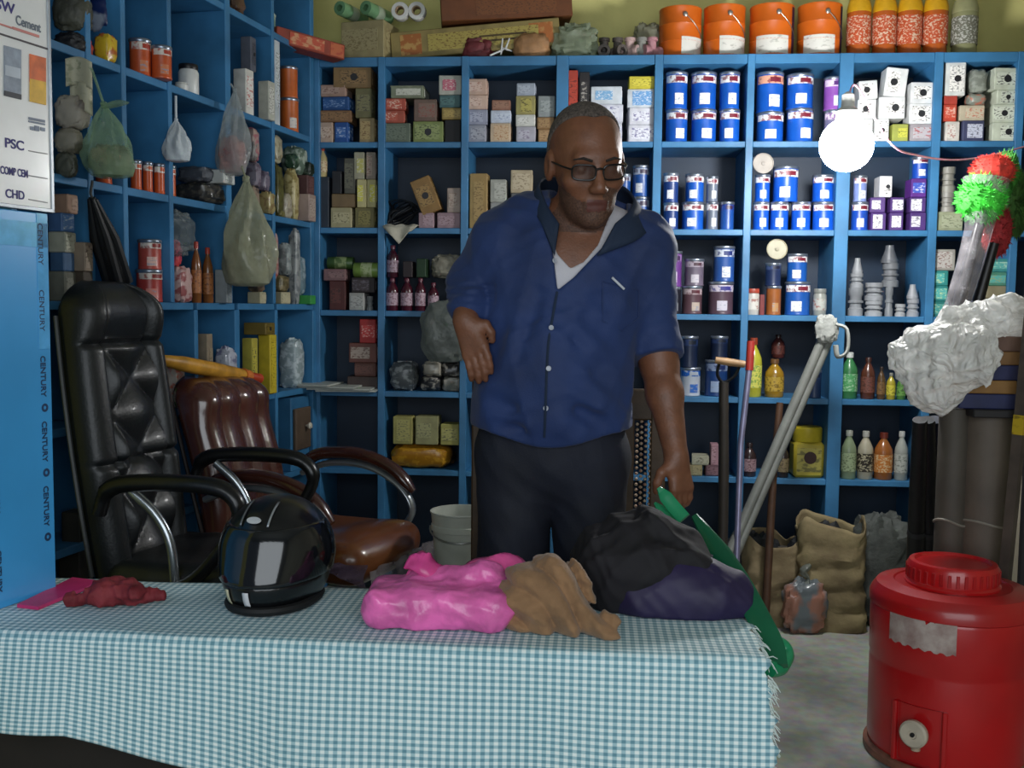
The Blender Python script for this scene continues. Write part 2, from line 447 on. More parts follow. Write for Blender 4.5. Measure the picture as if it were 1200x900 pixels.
# small drawer under the left shelf corner
dr = thing('drawer_unit', atl(356, 500, 0.03) * 1, -ang, 'small brown drawer with a pale knob in the left shelf corner', 'drawer')
_p = atl(357, 484, 0.02); dr.location = (_p.x, _p.y, LB[5] + BT / 2)
hz = LB[4] - BT / 2 - (LB[5] + BT / 2) - 0.01
obj('drawer_box', MB().box((-0.12, 0, hz / 2), (0.2, 0.17, hz), 0.003), BLUE, dr, smooth=False)
df = obj('drawer_front', MB().box((-0.012, 0, hz / 2 + 0.02), (0.016, 0.14, hz - 0.13), 0.004), mat('#5a4a3c', 0.6), dr, smooth=False)
obj('knob', MB().lathe([(0.004, 0), (0.006, 0.008), (0.013, 0.014), (0.014, 0.02), (0.009, 0.026), (0, 0.027)], (-0.004, 0.02, hz / 2 + 0.03), 16, rot=Matrix.Rotation(pi / 2, 3, 'Y')), mat('#d8d2c2', 0.3), df)

# pillar at the right edge
pz = at(1187, 600, 3.51)
struct('wall_pillar', MB().box((pz.x + 0.2, 3.46, 1.55), (0.4, 0.1, 3.1), 0.006), mat('#a39a86', 0.85, var=0.1, vscale=4, bump=0.15, bscale=30), 'beige plastered pillar at the right edge behind the red cooler', 'pillar')
# ================================================================== goods: builders (local frame: front = -y, base z = 0)
PAPERS = ['#d9d3c4', '#cfc6b5', '#e4e0d6']
def g_box(name, w, d, h, col, lab, parent_args, style=0):
    t = thing(name, *parent_args)
    mb = MB().box((0, 0, h / 2), (w, d, h), min(0.003, 0.06 * min(w, h)))
    obj('carton', mb, mat(col, 0.6, var=0.10, vscale=20), t, smooth=False)
    lid = MB().box((0, 0, h - 0.0006 - h * 0.07), (w + 0.0016, d + 0.0016, h * 0.14), 0.0006) if style == 2 else None
    if lid: obj('lid', lid, mat(col, 0.5, var=0.2, vscale=30), t, smooth=False)
    if lab:
        lw, lh = w * rng.uniform(0.55, 0.86), h * rng.uniform(0.5, 0.78)
        ink = lab[1] if isinstance(lab, tuple) else '#2b2b33'; gr = lab[0] if isinstance(lab, tuple) else lab
        ox = rng.uniform(-0.5, 0.5) * (w - lw) * 0.8
        obj('label', MB().box((ox, -d / 2 - 0.0007, h * 0.5), (lw, 0.0014, lh)), mat_print(gr, ink, 95, 190, .57), t, smooth=False)
        obj('side_label', MB().box((w / 2 + 0.0007, 0, h * 0.5), (0.0014, d * 0.7, h * 0.6)), mat_print(gr, ink, 45, 110), t, smooth=False)
        if style == 1:   # dark round emblem
            obj('emblem', MB().lathe([(0.0, 0), (min(w, h) * 0.17, 0), (min(w, h) * 0.17, 0.001)], (ox + lw * 0.04, -d / 2 - 0.0012, h * 0.5), 12, rot=Matrix.Rotation(pi / 2, 3, 'X')), mat('#1b1c20', 0.5), t)
    return t
def g_can(name, r, h, col, lab, parent_args, style=0):
    t = thing(name, *parent_args)
    b = 0.0035
    pr = [(r * 0.93, 0), (r, 0.001), (r + 0.001, 0.004), (r, 0.007), (r * 0.985, 0.010), (r * 0.985, h - 0.012), (r, h - 0.009), (r + 0.0015, h - 0.004), (r, h), (r * 0.94, h), (r * 0.93, h - 0.006), (0, h - 0.006)]
    obj('body', MB().lathe(pr, seg=22), mat(col, 0.35, var=0.08, vscale=20), t)
    obj('rim', MB().lathe([(r + 0.0006, h - 0.011), (r + 0.0022, h - 0.007), (r + 0.0022, h - 0.002), (r + 0.0004, h + 0.0006), (r * 0.95, h + 0.0006), (r * 0.95, h - 0.003)], seg=22, cap=False), mat('#9aa4b4', 0.3, 0.8), t)
    f0, f1 = -pi / 2 - 1.25, -pi / 2 + 1.25
    e = r * 0.985 + 0.0008
    if lab:
        band, logo, patch = lab
        if band: 
            bo = obj('band', MB().lathe([(e, h * 0.70), (e, h * 0.90)], seg=14, a0=f0, a1=f1), mat_print(band, logo, 60, 60, 0.56, 0.35), t)
            obj('logo', MB().lathe([(e + 0.0006, h * 0.74), (e + 0.0006, h * 0.86)], seg=6, a0=-pi / 2 - 0.15, a1=-pi / 2 + 0.75), mat(logo, 0.4), bo)
        if patch:
            o = rng.uniform(-0.3, 0.35)
            obj('label', MB().lathe([(e + 0.0004, h * 0.12), (e + 0.0004, h * 0.42)], seg=6, a0=-pi / 2 - 0.42 + o, a1=-pi / 2 + 0.42 + o), mat_print(patch, '#8a93a8', 60, 150, 0.6), t)
    return t
def g_bottle(name, r, h, col, lab, parent_args, style=0):
    t = thing(name, *parent_args)
    cap, band = lab
    nk = r * 0.36
    if style == 0:
        pr = [(r * 0.9, 0), (r, r * 0.12), (r, h * 0.58), (r * 0.93, h * 0.66), (r * 0.6, h * 0.78), (nk, h * 0.85), (nk, h * 0.9)]
    elif style == 1:     # broad shouldered jug
        pr = [(r * 0.9, 0), (r, r * 0.12), (r, h * 0.70), (r * 0.9, h * 0.78), (nk * 1.3, h * 0.86), (nk * 1.2, h * 0.9)]
    else:                # tall soft drink shape
        pr = [(r * 0.88, 0), (r, r * 0.15), (r * 0.93, h * 0.2), (r, h * 0.3), (r, h * 0.66), (r * 0.8, h * 0.78), (nk, h * 0.9), (nk, h * 0.92)]
    obj('body', MB().lathe(pr, seg=20), mat(col, 0.25, var=0.1, coat=0.3), t)
    obj('cap', MB().lathe([(nk * 1.25, h * 0.885), (nk * 1.25, h - 0.002), (nk * 1.1, h), (0, h)], seg=16), mat(cap, 0.35), t)
    if band:
        o = obj('label', MB().lathe([(r * 1.005 + 0.0006, h * 0.16), (r * 1.005 + 0.0006, h * 0.54)], seg=20, cap=False), mat_print(band[0], band[1], 110, 150, 0.55), t)
    if style == 2:
        obj('shoulder', MB().lathe([(r * 1.005 + .0004, h * 0.60), (r * 1.005 + .0004, h * 0.665), (r * 0.81 + 0.0008, h * 0.785)], seg=20, cap=False), mat(band[2], 0.4), t)
    return t
def g_jar(name, r, h, col, lab, parent_args, style=0):
    t = thing(name, *parent_args)
    cap, band = lab
    obj('body', MB().lathe([(r * 0.92, 0), (r, r * 0.1), (r, h * 0.74), (r * 0.86, h * 0.82), (r * 0.84, h * 0.86)], seg=20), mat(col, 0.35, var=0.08), t)
    obj('lid', MB().lathe([(r * 0.93, h * 0.83), (r * 0.95, h * 0.85), (r * 0.95, h * 0.97), (r * 0.9, h), (0, h)], seg=20), mat(cap, 0.4), t)
    if band: obj('label', MB().lathe([(r + 0.0007, h * 0.2), (r + 0.0007, h * 0.62)], seg=20, cap=False), mat_print(band, '#8c3a2c', 50, 80, 0.58), t)
    return t
def g_packet(name, w, d, h, col, lab, parent_args, style=0):
    t = thing(name, *parent_args)
    me = lump_mb((w, d, h), 24, 14, 0.55, 0.5, 0.07, 5, rng.randrange(999))
    film = mat_print(col, lab, 35, 45, 0.54, 0.28) if lab else mat(col, 0.35, var=0.2, vscale=30, bump=0.3, bscale=50)
    obj('pouch', me, film, t)
    # crimped seal along the top
    mb = MB(); n = 10
    mb.grid(lambda u, v: ((u - 0.5) * w * 0.62, (v - 0.5) * 0.004 + 0.002 * sin(u * 40), h * 0.93 + 0.0 * v), n, 1)
    mb = MB().box((0, 0, h * 0.97), (w * 0.55, 0.005, h * 0.08), 0.001)
    obj('seal', mb, mat(lab or col, 0.35), t)
    return t
def g_fitting(name, r, h, col, lab, parent_args, style=0):
    t = thing(name, *parent_args)
    pr = [(r * 0.72, 0), (r, 0), (r, h * 0.25), (r * 0.8, h * 0.3), (r * 0.8, h * 0.7), (r * 0.96, h * 0.75), (r * 0.96, h), (r * 0.7, h), (r * 0.66, h * 0.6), (0, h * 0.6)]
    if style == 1: pr = [(r, 0), (r, h * 0.15), (r * 0.55, h * 0.75), (r * 0.5, h), (r * 0.38, h), (0, h * 0.9)]
    obj('body', MB().lathe(pr, seg=18), mat(col, 0.45, var=0.08), t)
    obj('collar', MB().lathe([(r * 0.84, h * 0.46), (r * 1.02, h * 0.47), (r * 1.02, h * 0.55), (r * 0.84, h * 0.56)], seg=18, cap=False) if style == 0 else MB().lathe([(r * 0.9, h * 0.1), (r * 1.04, h * 0.11), (r * 1.04, h * 0.2), (r * 0.85, h * 0.21)], seg=18, cap=False), mat(col, 0.4, var=0.2), t)
    return t
def g_disc(name, r, h, col, lab, parent_args, style=0):
    """round lid standing on edge, facing the room"""
    t = thing(name, *parent_args)
    rot = Matrix.Rotation(pi / 2 - 0.12, 3, 'X')
    obj('plate', MB().lathe([(r * 0.96, -0.004), (r, -0.002), (r, 0.005), (r * 0.93, 0.006), (r * 0.9, 0.003), (0, 0.003)], (0, 0, r), 28, rot=rot), mat(col, 0.5, var=0.12), t)
    obj('boss', MB().lathe([(r * 0.2, 0.003), (r * 0.18, 0.008), (0, 0.009)], (0, 0, r), 16, rot=rot), mat(col, 0.5, var=0.25), t)
    return t
def g_roll(name, w, d, h, col, lab, parent_args, style=0):
    """roll lying on its side along x"""
    t = thing(name, *parent_args); r = h / 2
    rot = Matrix.Rotation(pi / 2, 3, 'Y')
    obj('roll', MB().lathe([(r * 0.5, -w / 2), (r * 0.95, -w / 2), (r, -w / 2 + 0.003), (r, w / 2 - 0.003), (r * 0.95, w / 2), (r * 0.5, w / 2), (r * 0.45, w / 2 - 0.02), (0, w / 2 - 0.02)], (0, 0, r), 20, rot=rot), mat(col, 0.4, var=0.15), t)
    obj('wrap_band', MB().lathe([(r + 0.0008, -w * 0.2), (r + 0.0008, w * 0.25)], (0, 0, r), 20, rot=rot, cap=False), mat_print(lab or '#dddddd', col, 40, 40), t)
    return t
GB = {'b': (g_box, 'goods_box', 'box'), 'c': (g_can, 'paint_can', 'can'), 'o': (g_bottle, 'bottle', 'bottle'), 'j': (g_jar, 'jar', 'jar'),
      'p': (g_packet, 'goods_packet', 'packet'), 'f': (g_fitting, 'pipe_fitting', 'pipe fitting'), 'd': (g_disc, 'round_lid', 'lid'), 'r': (g_roll, 'roll', 'roll')}
ROUND = 'cojfd'
PLACED = {}      # cell -> list of dicts
def shelf_base(cell, z, xa, xb, boards, zt):
    cand = [(abs(b - z), b) for b in boards if b < zt - .018]
    for q in PLACED.get(cell, []):
        if q['top'] < zt - .018 and min(xb, q['xb']) - max(xa, q['xa']) > 0.3 * min(xb - xa, q['xb'] - q['xa']): cand.append((abs(q['top'] - z) * 0.7, q['top']))
    cand.sort(); return cand[0][1]
BOARDS = [z + BT / 2 for z in BZ] + [0.0]
BOARDSL = [z + BT / 2 for z in LB] + [0.0]
NEW = []
def back_item(cell, it):
    k, x0, x1, y0, y1, desc, col, lab = it[:8]; style = it[8] if len(it) > 8 else 0
    tilt = it[9] if len(it) > 9 else 0; inset = it[10] if len(it) > 10 else 0.02
    xm = (x0 + x1) / 2; Yf = YB + inset
    if k in ROUND:
        a, b = at(x0, (y0 + y1) / 2, Yf + 0.04).x, at(x1, (y0 + y1) / 2, Yf + 0.04).x; wd = b - a; Yc = Yf + wd / 2 + (0 if k != 'd' else 0.0)
        if k == 'd': Yc = Yf + 0.02
    else:
        a, b = at(x0, (y0 + y1) / 2, Yf).x, at(x1, (y0 + y1) / 2, Yf).x; wd = b - a; dp = min(0.2, max(0.08, wd * rng.uniform(0.8, 1.15))); Yc = Yf + dp / 2
    zb, zt = at(xm, y1, Yf).z, at(xm, y0, Yf).z
    base = shelf_base(cell, zb, a, b, BOARDS, zt); h = max(0.02, zt - base)
    if k == 'd': base = zb; h = b - a
    g, nm, cat = GB[k]; wd -= 0.002; h -= 0.0006
    rz = radians(rng.uniform(-5, 5)) if k == 'b' else 0
    pa = (((a + b) / 2, Yc, base), rz)
    o = g(nm, wd / 2, h, col, lab, pa, style) if k in ROUND else g(nm, wd * (0.97 if k == 'b' else 1), dp, h, col, lab, pa, style)
    if tilt: o.rotation_euler = (0, radians(tilt), 0)
    PLACED.setdefault(cell, []).append(dict(xa=a, xb=b, top=base + h + 0.0006, z=base, desc=desc, o=o, cat=cat, x=(a + b) / 2))
def left_item(cell, it):
    k, x0, x1, y0, y1, desc, col, lab = it[:8]; style = it[8] if len(it) > 8 else 0; tilt = it[9] if len(it) > 9 else 0
    off = it[10] if len(it) > 10 else None
    xm, ym = (x0 + x1) / 2, (y0 + y1) / 2
    p = atl(xm, ym, -0.05); D = dist(p); W = (x1 - x0) / F * D
    s = W if k in ROUND else W / (1.3 if k == 'b' else 1.12)
    o_ = -(s / 2 + 0.012) if off is None else off
    ups = LO if cell[1] in ('l3', 'l5') else UP
    for _ in range(30):
        p = atl(xm, ym, o_); sp = (LP - p).dot(LD)
        if off is not None or not any(abs(sp - u) < s / 2 + 0.013 for u in ups) or o_ > s * .45: break
        o_ += 0.006
    zb, zt = atl(xm, y1, o_).z, atl(xm, y0, o_).z
    sp = (p - LP).dot(LD)
    base = shelf_base(cell, zb, sp - s / 2, sp + s / 2, BOARDSL, zt); h = max(0.02, zt - base)
    g, nm, cat = GB[k]; s -= 0.002; h -= 0.0006
    pa = ((p.x, p.y, base), pi / 2 - ang + (radians(rng.uniform(-6, 6)) if k == 'b' else 0) + (radians(-35) if k in ROUND else 0))
    o = g(nm, s / 2, h, col, lab, pa, style) if k in ROUND else g(nm, s, s, h, col, lab, pa, style)
    if tilt: o.rotation_euler = (0, radians(tilt), pa[1])
    PLACED.setdefault(cell, []).append(dict(xa=sp - s / 2, xb=sp + s / 2, top=base + h + 0.0006, z=base, desc=desc, o=o, cat=cat, x=sp))
ORD = ['first', 'second', 'third', 'fourth', 'fifth', 'sixth', 'seventh', 'eighth', 'ninth']
def label_cell(cell, phrase, group):
    items = PLACED.get(cell, []); by = {}
    for q in items: by.setdefault(q['desc'], []).append(q)
    for desc, L in by.items():
        if len(L) == 1: L[0]['pos'] = ''; continue
        L.sort(key=lambda q: q['x']); stacks = []
        for q in L:
            for s in stacks:
                if abs(s[0]['x'] - q['x']) < 0.6 * (q['xb'] - q['xa']): s.append(q); break
            else: stacks.append([q])
        n = len(stacks)
        for i, s in enumerate(stacks):
            s.sort(key=lambda q: -q['z'])
            w = ('left' if i == 0 else 'right') if n == 2 else (['left', 'middle', 'right'][i] if n == 3 else ORD[i])
            for j, q in enumerate(s):
                tier = '' if len(s) == 1 else ('upper' if j == 0 else 'lower') if len(s) == 2 else (['top', 'middle', 'bottom'][j] if len(s) == 3 else ORD[j] + '-down')
                q['pos'] = (tier + ' ' if tier else '') + (w + ' one' if n > 1 else 'one') if (n > 1 or tier) else ''
    for q in items:
        lab = q['desc'] + (', ' + q['pos'] if q['pos'] else '') + ', ' + phrase
        tag(q['o'], lab, q['cat'], group)

WK = ('#e8e8ea', '#7a1d33', '#e6e9ee')          # white band, dark red patch, white label
PU = ('#d9c8dd', '#5b2a78', '#efe9f2')
WH = ('#eceae4', '#2a2c30')
TOP = {}
BACK = {
 (0,0): [('b',373,391,143,164,'pale pink carton','#b9a08e',('#cdb8a6','#7a4b3a')),('b',392,409,143,164,'small blue carton','#1e4f93',('#3d6cb0','#c9d6ea')),
   ('b',421,440,138,163,'beige upright carton','#93835f',('#b09a6c','#6a4a2c')),('b',373,412,129,143,'brown flat carton','#7a5a3c',('#8d6b48','#2e1f16')),
   ('b',378,411,113,129,'blue flat carton','#1f4a80',('#28568f','#88a4cc')),('b',416,436,103,138,'tall olive carton','#6b6848','#7d7a58'),
   ('b',375,406,99,113,'pinkish flat carton','#a08476',('#ae9588','#6c4a40')),('b',389,435,77,102,'brown carton with yellow tape','#7d6440',('#8d7048','#221a14'),1)],
 (0,1): [('b',448,482,144,164,'grey-green flat carton','#5f6a5c',('#6c7768','#3d463c')),('b',483,520,142,164,'green carton with leaf print','#76834c',('#8a9660','#1f2c16'),1),('b',521,541,140,164,'black carton','#17181c',None),
   ('b',449,474,129,144,'red printed carton','#9c4a38',('#b2533e','#e0c9b4')),('b',450,475,115,129,'red printed carton','#a04636',('#b85440','#e0c9b4')),
   ('b',484,512,116,142,'brown printed carton','#6a564c',('#7d665a','#8a3a34')),('b',457,497,100,115,'grey-green lidded carton','#79806a',('#c8cabc','#9a9c8c'),2),
   ('b',516,541,126,140,'ochre flat carton','#8a7640',('#a08a4a','#5a4020')),('b',515,541,111,126,'teal flat carton','#48686a',('#587a7a','#33474a')),('b',513,541,88,111,'white and pink carton','#a9aaa0',('#b86074','#d8d6cc'))],
 (0,2): [('b',546,571,146,165,'grey-lilac carton','#9496a2',('#a8aab4','#5c5e70')),('b',546,571,128,146,'grey-lilac carton','#8d91a4',('#a4a8ba','#4c5070')),('b',546,571,111,128,'pale pink carton','#c0a494',('#cfb6a8','#8a5848')),('b',546,571,92,111,'pale pink carton','#bea190',('#d2b8aa','#9a5c48')),
   ('b',574,599,144,165,'cream carton with orange print','#c0ab92',('#c9b091','#a5683c')),('b',574,599,129,144,'white-blue carton','#b9c2d2',('#c6cedd','#7a8ab0')),('b',575,598,117,129,'brown flat carton','#8a6250',('#96705c','#5a3a2c')),
   ('b',604,628,148,165,'lilac carton','#a6a4b0',('#b4b2bf','#70607a')),('b',604,628,134,148,'white carton','#c9cac4',('#d6d6d2','#9a9a90')),('b',604,628,112,134,'yellow patterned carton','#98905a',('#b0a558','#4a4628')),('b',605,628,97,112,'grey glossy carton','#9ba4b2',('#aeb6c2','#70788a')),
   ('b',629,650,151,165,'tan flat carton','#94744e',('#a6855c','#6a4c30')),('b',629,650,137,151,'tan flat carton','#90704a',('#a28258','#6a4c30')),('b',629,650,112,136,'grey upright carton','#868d8e',('#959c9c','#60686a'))],
 (0,3): [('b',665,677,82,165,'tall red carton','#a83a2a',('#b8402c','#5a1c16')),('b',678,691,84,165,'tall black carton','#201e22',('#3a3638','#b9b2a8')),
   ('b',692,730,143,165,'white-purple carton','#c8cad6',('#d6d8e2','#46408a')),('b',692,730,122,143,'white-purple carton','#c8cad6',('#d6d8e2','#46408a')),('b',692,730,101,122,'white and sky-blue carton','#cdd4dc',('#7fb2dc','#e8eef4')),
   ('b',735,768,146,165,'white-purple carton','#cfd0da',('#dcdde6','#4a4288')),('b',735,768,126,146,'white-purple carton','#cfd0da',('#dcdde6','#4a4288')),('b',735,768,104,126,'white and sky-blue carton','#cdd4dc',('#6fa6dc','#eef2f6')),('b',736,768,89,104,'yellow flat carton','#c8bc3a',('#d8cc48','#8a8020'))],
 (0,4): [(k,a,b,c,d,'blue paint tin with white label','#1457b8',WK) for k,a,b,c,d in (('c',780,806,127,165),('c',780,806,83,127),('c',810,840,127,165),('c',810,840,83,127),('c',843,867,127,165),('c',843,867,83,127))],
 (0,5): [('c',887,919,130,165,'blue paint tin with white label','#1457b8',WK),('c',887,919,83,130,'blue paint tin with orange strip','#1457b8',('#e9a98c','#7a1d33','#e6e9ee')),('c',922,954,126,165,'blue paint tin with white label','#1457b8',WK),('c',922,954,85,126,'blue paint tin with white label','#1457b8',WK),
   ('c',965,987,128,165,'purple-grey tin','#6d6a8a',PU),('c',965,987,89,128,'purple-grey tin','#8a4fa8',PU)],
 (0,6): [('b',1005,1024,139,163,'white carton with black emblem','#d6d8d8',WH,1),('b',1025,1043,139,163,'white carton with black emblem','#d6d8d8',WH,1),('b',1045,1065,145,163,'green-yellow printed carton','#9aa04a',('#c2c04a','#3c5a2c')),('b',1066,1093,145,163,'grey-red printed carton','#9a9498',('#b2aeb2','#a03a3c')),
   ('b',1005,1028,116,139,'white carton with black emblem','#d6d8d8',WH,1),('b',1030,1062,113,139,'white carton with black emblem','#d6d8d8',WH,1),('b',1065,1095,121,145,'white carton with black emblem','#d6d8d8',WH,1),
   ('b',1007,1030,94,116,'white carton with black emblem','#d6d8d8',WH,1,-4),('b',1035,1062,79,112,'tilted tall white carton','#dcdedd',WH,1,6),('b',1066,1095,96,121,'white carton with black emblem','#d6d8d8',WH,1)],
 (0,7): [('b',1107,1125,142,160,'pale carton','#c9c4bc',('#d6d2ca','#a0544a')),('b',1127,1154,141,160,'dark blue carton','#3a3f5e',('#c2c6d6','#2a2e4a')),('b',1105,1122,122,142,'red carton','#b8402c',('#c8503a','#e0c4b4')),('b',1124,1155,123,141,'cream and red carton','#b6ab94',('#c2b8a0','#b84a34')),
   ('b',1105,1122,112,122,'flat red carton','#a83c30',None),('b',1108,1133,72,112,'tall white carton with emblem','#d0d2ce',WH,1),('p',1136,1157,108,123,'grey foil packet','#8a8f84','#c46a50'),('p',1138,1159,79,108,'grey clear packet','#7e837a','#9aa095'),
   ('b',1163,1195,143,161,'greenish-white carton','#c2c9b6',('#d0d6c6','#1c2020'),1),('b',1164,1195,122,143,'greenish-white carton','#c2c9b6',('#d0d6c6','#1c2020'),1),('b',1166,1195,105,122,'greenish-white carton','#c2c9b6',('#d0d6c6','#1c2020'),1),('b',1163,1195,79,105,'greenish-white carton','#c2c9b6',('#d0d6c6','#1c2020'),1)],
 (1,0): [('b',374,386,207,262,'dark blue upright carton','#28323f',None),('b',387,413,243,262,'cream carton','#a8a07c',('#bab28e','#5c5638')),('b',416,440,243,262,'olive carton','#77704a',('#8a8250','#3e3a22')),('b',387,416,227,243,'brown flat carton','#6e5a3c',None),
   ('b',417,429,210,243,'white-yellow pack','#b0a878',('#c8c24a','#d8d4c4')),('b',430,441,210,243,'white-yellow pack','#b0a878',('#c8c24a','#d8d4c4')),('b',389,401,200,227,'black upright carton','#22242a',None),('b',402,416,185,227,'dark olive carton','#4a4a40',('#5c5c4c','#2a2a24')),
   ('b',414,427,178,210,'grey-yellow pack','#9a9882',('#b4b060','#c8c6b8')),('b',428,440,178,210,'grey-brown pack','#80766a',('#96877a','#6a4034')),('o',374,385,172,207,'yellow bottle with red cap','#b8a878',('#a83a2a',('#c8b890','#8a3a2a')))],
 (1,1): [('b',490,509,249,263,'pinkish flat carton','#9a8088',('#ab929a','#6a4a54')),('b',512,541,249,263,'pinkish flat carton','#9a8088',('#ab929a','#6a4a54')),('b',524,541,220,249,'pale pink upright carton','#a8988e',('#b8a89c','#80665c')),('b',494,519,206,249,'tilted brown carton','#8a6a3c',('#9c7c48','#3c2a18'),1,-22)],
 (1,2): [('b',550,572,203,264,'kraft paper carton','#9c8150',('#a88d5a','#6c5430')),('b',574,596,237,264,'grey carton','#8a8c8c',('#9a9c9c','#60625c')),('b',598,624,226,264,'dark grey carton','#5c5e62',None),('b',574,594,210,237,'grey-white carton','#a3a49c',('#b4b5ac','#75766e')),('b',597,624,199,226,'beige flat carton','#a89a80',('#b5a88e','#7a6c50')),],
 (1,3): [('c',724,739,232,267,'dark blue paint tin','#1a4a90',('#9aa4b8','#302040','#c8ccd4')),('c',741,761,230,267,'dark blue paint tin','#1a4a90',('#9aa4b8','#302040','#c8ccd4')),('c',724,739,203,232,'dark blue paint tin','#1a4a90',('#9aa4b8','#302040','#c8ccd4')),('c',741,761,193,230,'dark blue paint tin','#1a4a90',('#9aa4b8','#302040','#c8ccd4'))],
 (1,4): [('c',777,795,237,267,'navy paint tin with white label','#1c3a78',WK),('c',777,795,202,237,'navy paint tin with white label','#1c3a78',WK),('c',799,825,236,267,'blue paint tin with white label','#1558ba',WK),('c',803,825,203,236,'blue paint tin with white label','#1558ba',WK),('c',827,841,236,267,'slim grey tin','#6a7486',WK),('c',827,841,206,236,'slim grey tin','#6a7486',WK),('c',843,860,236,267,'short blue tin without label','#1d4e9c',('#1d3e8a','#3a1a3a',None))],
 (1,5): [('c',882,901,236,268,'blue paint tin with white label','#1457c4',WK),('c',902,924,236,268,'blue paint tin with white label','#1457c4',WK),('c',927,950,236,268,'blue paint tin with white label','#1457c4',WK),('c',952,978,236,268,'blue paint tin with white label','#1457c4',WK),
   ('c',884,902,204,236,'blue paint tin with white label','#1457c4',WK),('c',906,936,194,236,'large blue paint tin','#1457c4',WK),('c',952,977,204,236,'blue paint tin with white label','#1457c4',WK),('d',881,906,178,203,'tan round lid leaning above tins','#a39c94',None,0,0,0.0)],
 (1,6): [('c',997,1017,236,268,'blue tin','#1c4cb0',WK),('c',999,1015,205,236,'white-blue tin','#7d8fc8',WK),('b',1020,1039,249,267,'purple and white carton','#4a2c70',('#e2dfe8','#2a2038')),('b',1043,1060,249,267,'purple and white carton','#4a2c70',('#e2dfe8','#2a2038')),('b',1066,1086,249,267,'purple and white carton','#4a2c70',('#e2dfe8','#2a2038')),
   ('b',1020,1039,231,249,'purple and white carton','#4a2c70',('#e2dfe8','#2a2038')),('b',1043,1060,231,249,'purple and white carton','#4a2c70',('#e2dfe8','#2a2038')),('b',1066,1086,231,249,'purple and white carton','#4a2c70',('#e2dfe8','#2a2038')),('b',1030,1046,206,231,'white carton with black emblem','#cfd0d4',WH,1),
   ('b',1067,1086,209,231,'magenta and blue carton','#5c2a86',('#3a58b8','#e2dfe8')),('c',1068,1087,183,209,'blue tin with white label','#1c4cb0',WK)],
 (1,7): [('b',1097,1129,248,267,'greenish flat carton','#9aa083',('#aab094','#6a7258')),('f',1100,1118,225,248,'grey fitting','#8c8a82',None),('f',1101,1119,195,225,'grey fitting','#8a887e',None)],
 (2,0): [('b',385,405,329,355,'dark red carton','#4c1e1c',('#5c2a26','#2a1210')),('b',409,428,343,355,'white flat carton','#a8a8a4',('#b6b6b2','#707070')),('f',431,439,347,356,'small grey fitting','#777a7c',None),('b',378,405,315,329,'dull pink flat carton','#7a5a5c',('#8a6a6a','#4a3638')),('b',411,440,325,343,'black-brown carton','#241c1e',('#3a3034','#66606a')),('r',380,411,300,315,'dark green roll','#3e5a2a','#8a9a6a'),('r',412,442,307,325,'bright green roll','#7d9a48','#c8d4a0')],
 (2,1): [('o',453,468,325,358,'maroon bottle with pale label','#4a1626',('#6a3040',('#b9a0ac','#6a3a4c'))),('o',470,485,325,358,'maroon bottle with pale label','#4a1626',('#6a3040',('#b9a0ac','#6a3a4c'))),('o',487,500,325,358,'maroon bottle with pale label','#4a1626',('#6a3040',('#b9a0ac','#6a3a4c'))),('o',502,515,331,358,'maroon bottle with pale label','#4a1626',('#6a3040',('#b9a0ac','#6a3a4c'))),
   ('o',454,468,287,325,'maroon bottle standing on another','#3c1624',('#5a2a3a',('#a08a98','#5a3040'))),('b',472,484,306,325,'dark carton on bottles','#2c2226',None),('b',488,500,303,325,'dark green carton on bottles','#1e3a22',None)],
 (2,4): [('c',780,798,336,366,'black tin','#20202a',(None,'#000000','#8a8a92')),('c',799,823,335,367,'maroon-grey tin','#5a4048',('#b0a0a4','#5a2430','#b8a89a')),('c',830,860,330,367,'maroon-grey tin','#54404c',('#c8c0cc','#3a3a86','#c8c4d0')),('c',780,799,294,336,'purple tin','#6a3a86',('#8a6aa0','#3a1a4a','#c0b0cc')),('c',802,825,303,335,'grey-purple tin','#6a6070',('#a49aa6','#4a2a3a','#c0bac2')),('c',836,861,288,330,'blue tin with silver band','#2a5296',('#c0c6d0','#1c2c6a','#cfd4dc'))],
 (2,5): [('j',873,890,338,368,'white jar with red lid','#c2beb6',('#b04a38','#d0ccc4')),('b',890,896,345,368,'small red carton','#7a3030',None),('c',897,915,335,368,'orange-brown tin','#9a5a2c',(None,'#5a3018','#b88a5a')),('c',896,915,308,335,'dark navy tin','#1e2c50',('#3a4a70','#1a1a30',None)),('c',920,950,330,368,'blue paint tin','#1c56a8',WK),('c',922,946,297,330,'blue paint tin','#1c56a8',WK),('j',952,968,338,366,'grey-white jar','#9a9c94',('#8a8c86','#b4b6ae')),('d',897,922,280,304,'beige round lid leaning above tins','#a09a80',None,0,0,0.0)],
 (2,6): [('f',993,1011,337,368,'grey pipe fitting','#8b8e92',None),('f',995,1011,320,337,'grey pipe fitting','#8b8e92',None),('f',997,1010,302,320,'grey pipe fitting','#8b8e92',None,1),('f',1013,1034,352,368,'grey pipe fitting','#9a9da0',None),('f',1013,1035,331,352,'grey pipe fitting','#8b8e92',None),('f',1035,1045,336,368,'slim grey fitting','#7e8286',None),
   ('f',1047,1060,356,368,'white fitting','#a4a6a8',None),('f',1061,1076,350,368,'pale grey fitting','#9a9da2',None),('f',1061,1075,333,350,'pale grey fitting','#9a9da2',None,1),('f',1033,1053,308,336,'dark grey fitting','#6f7276',None),('f',1032,1052,287,308,'dark grey fitting','#5c5f64',None,1)],
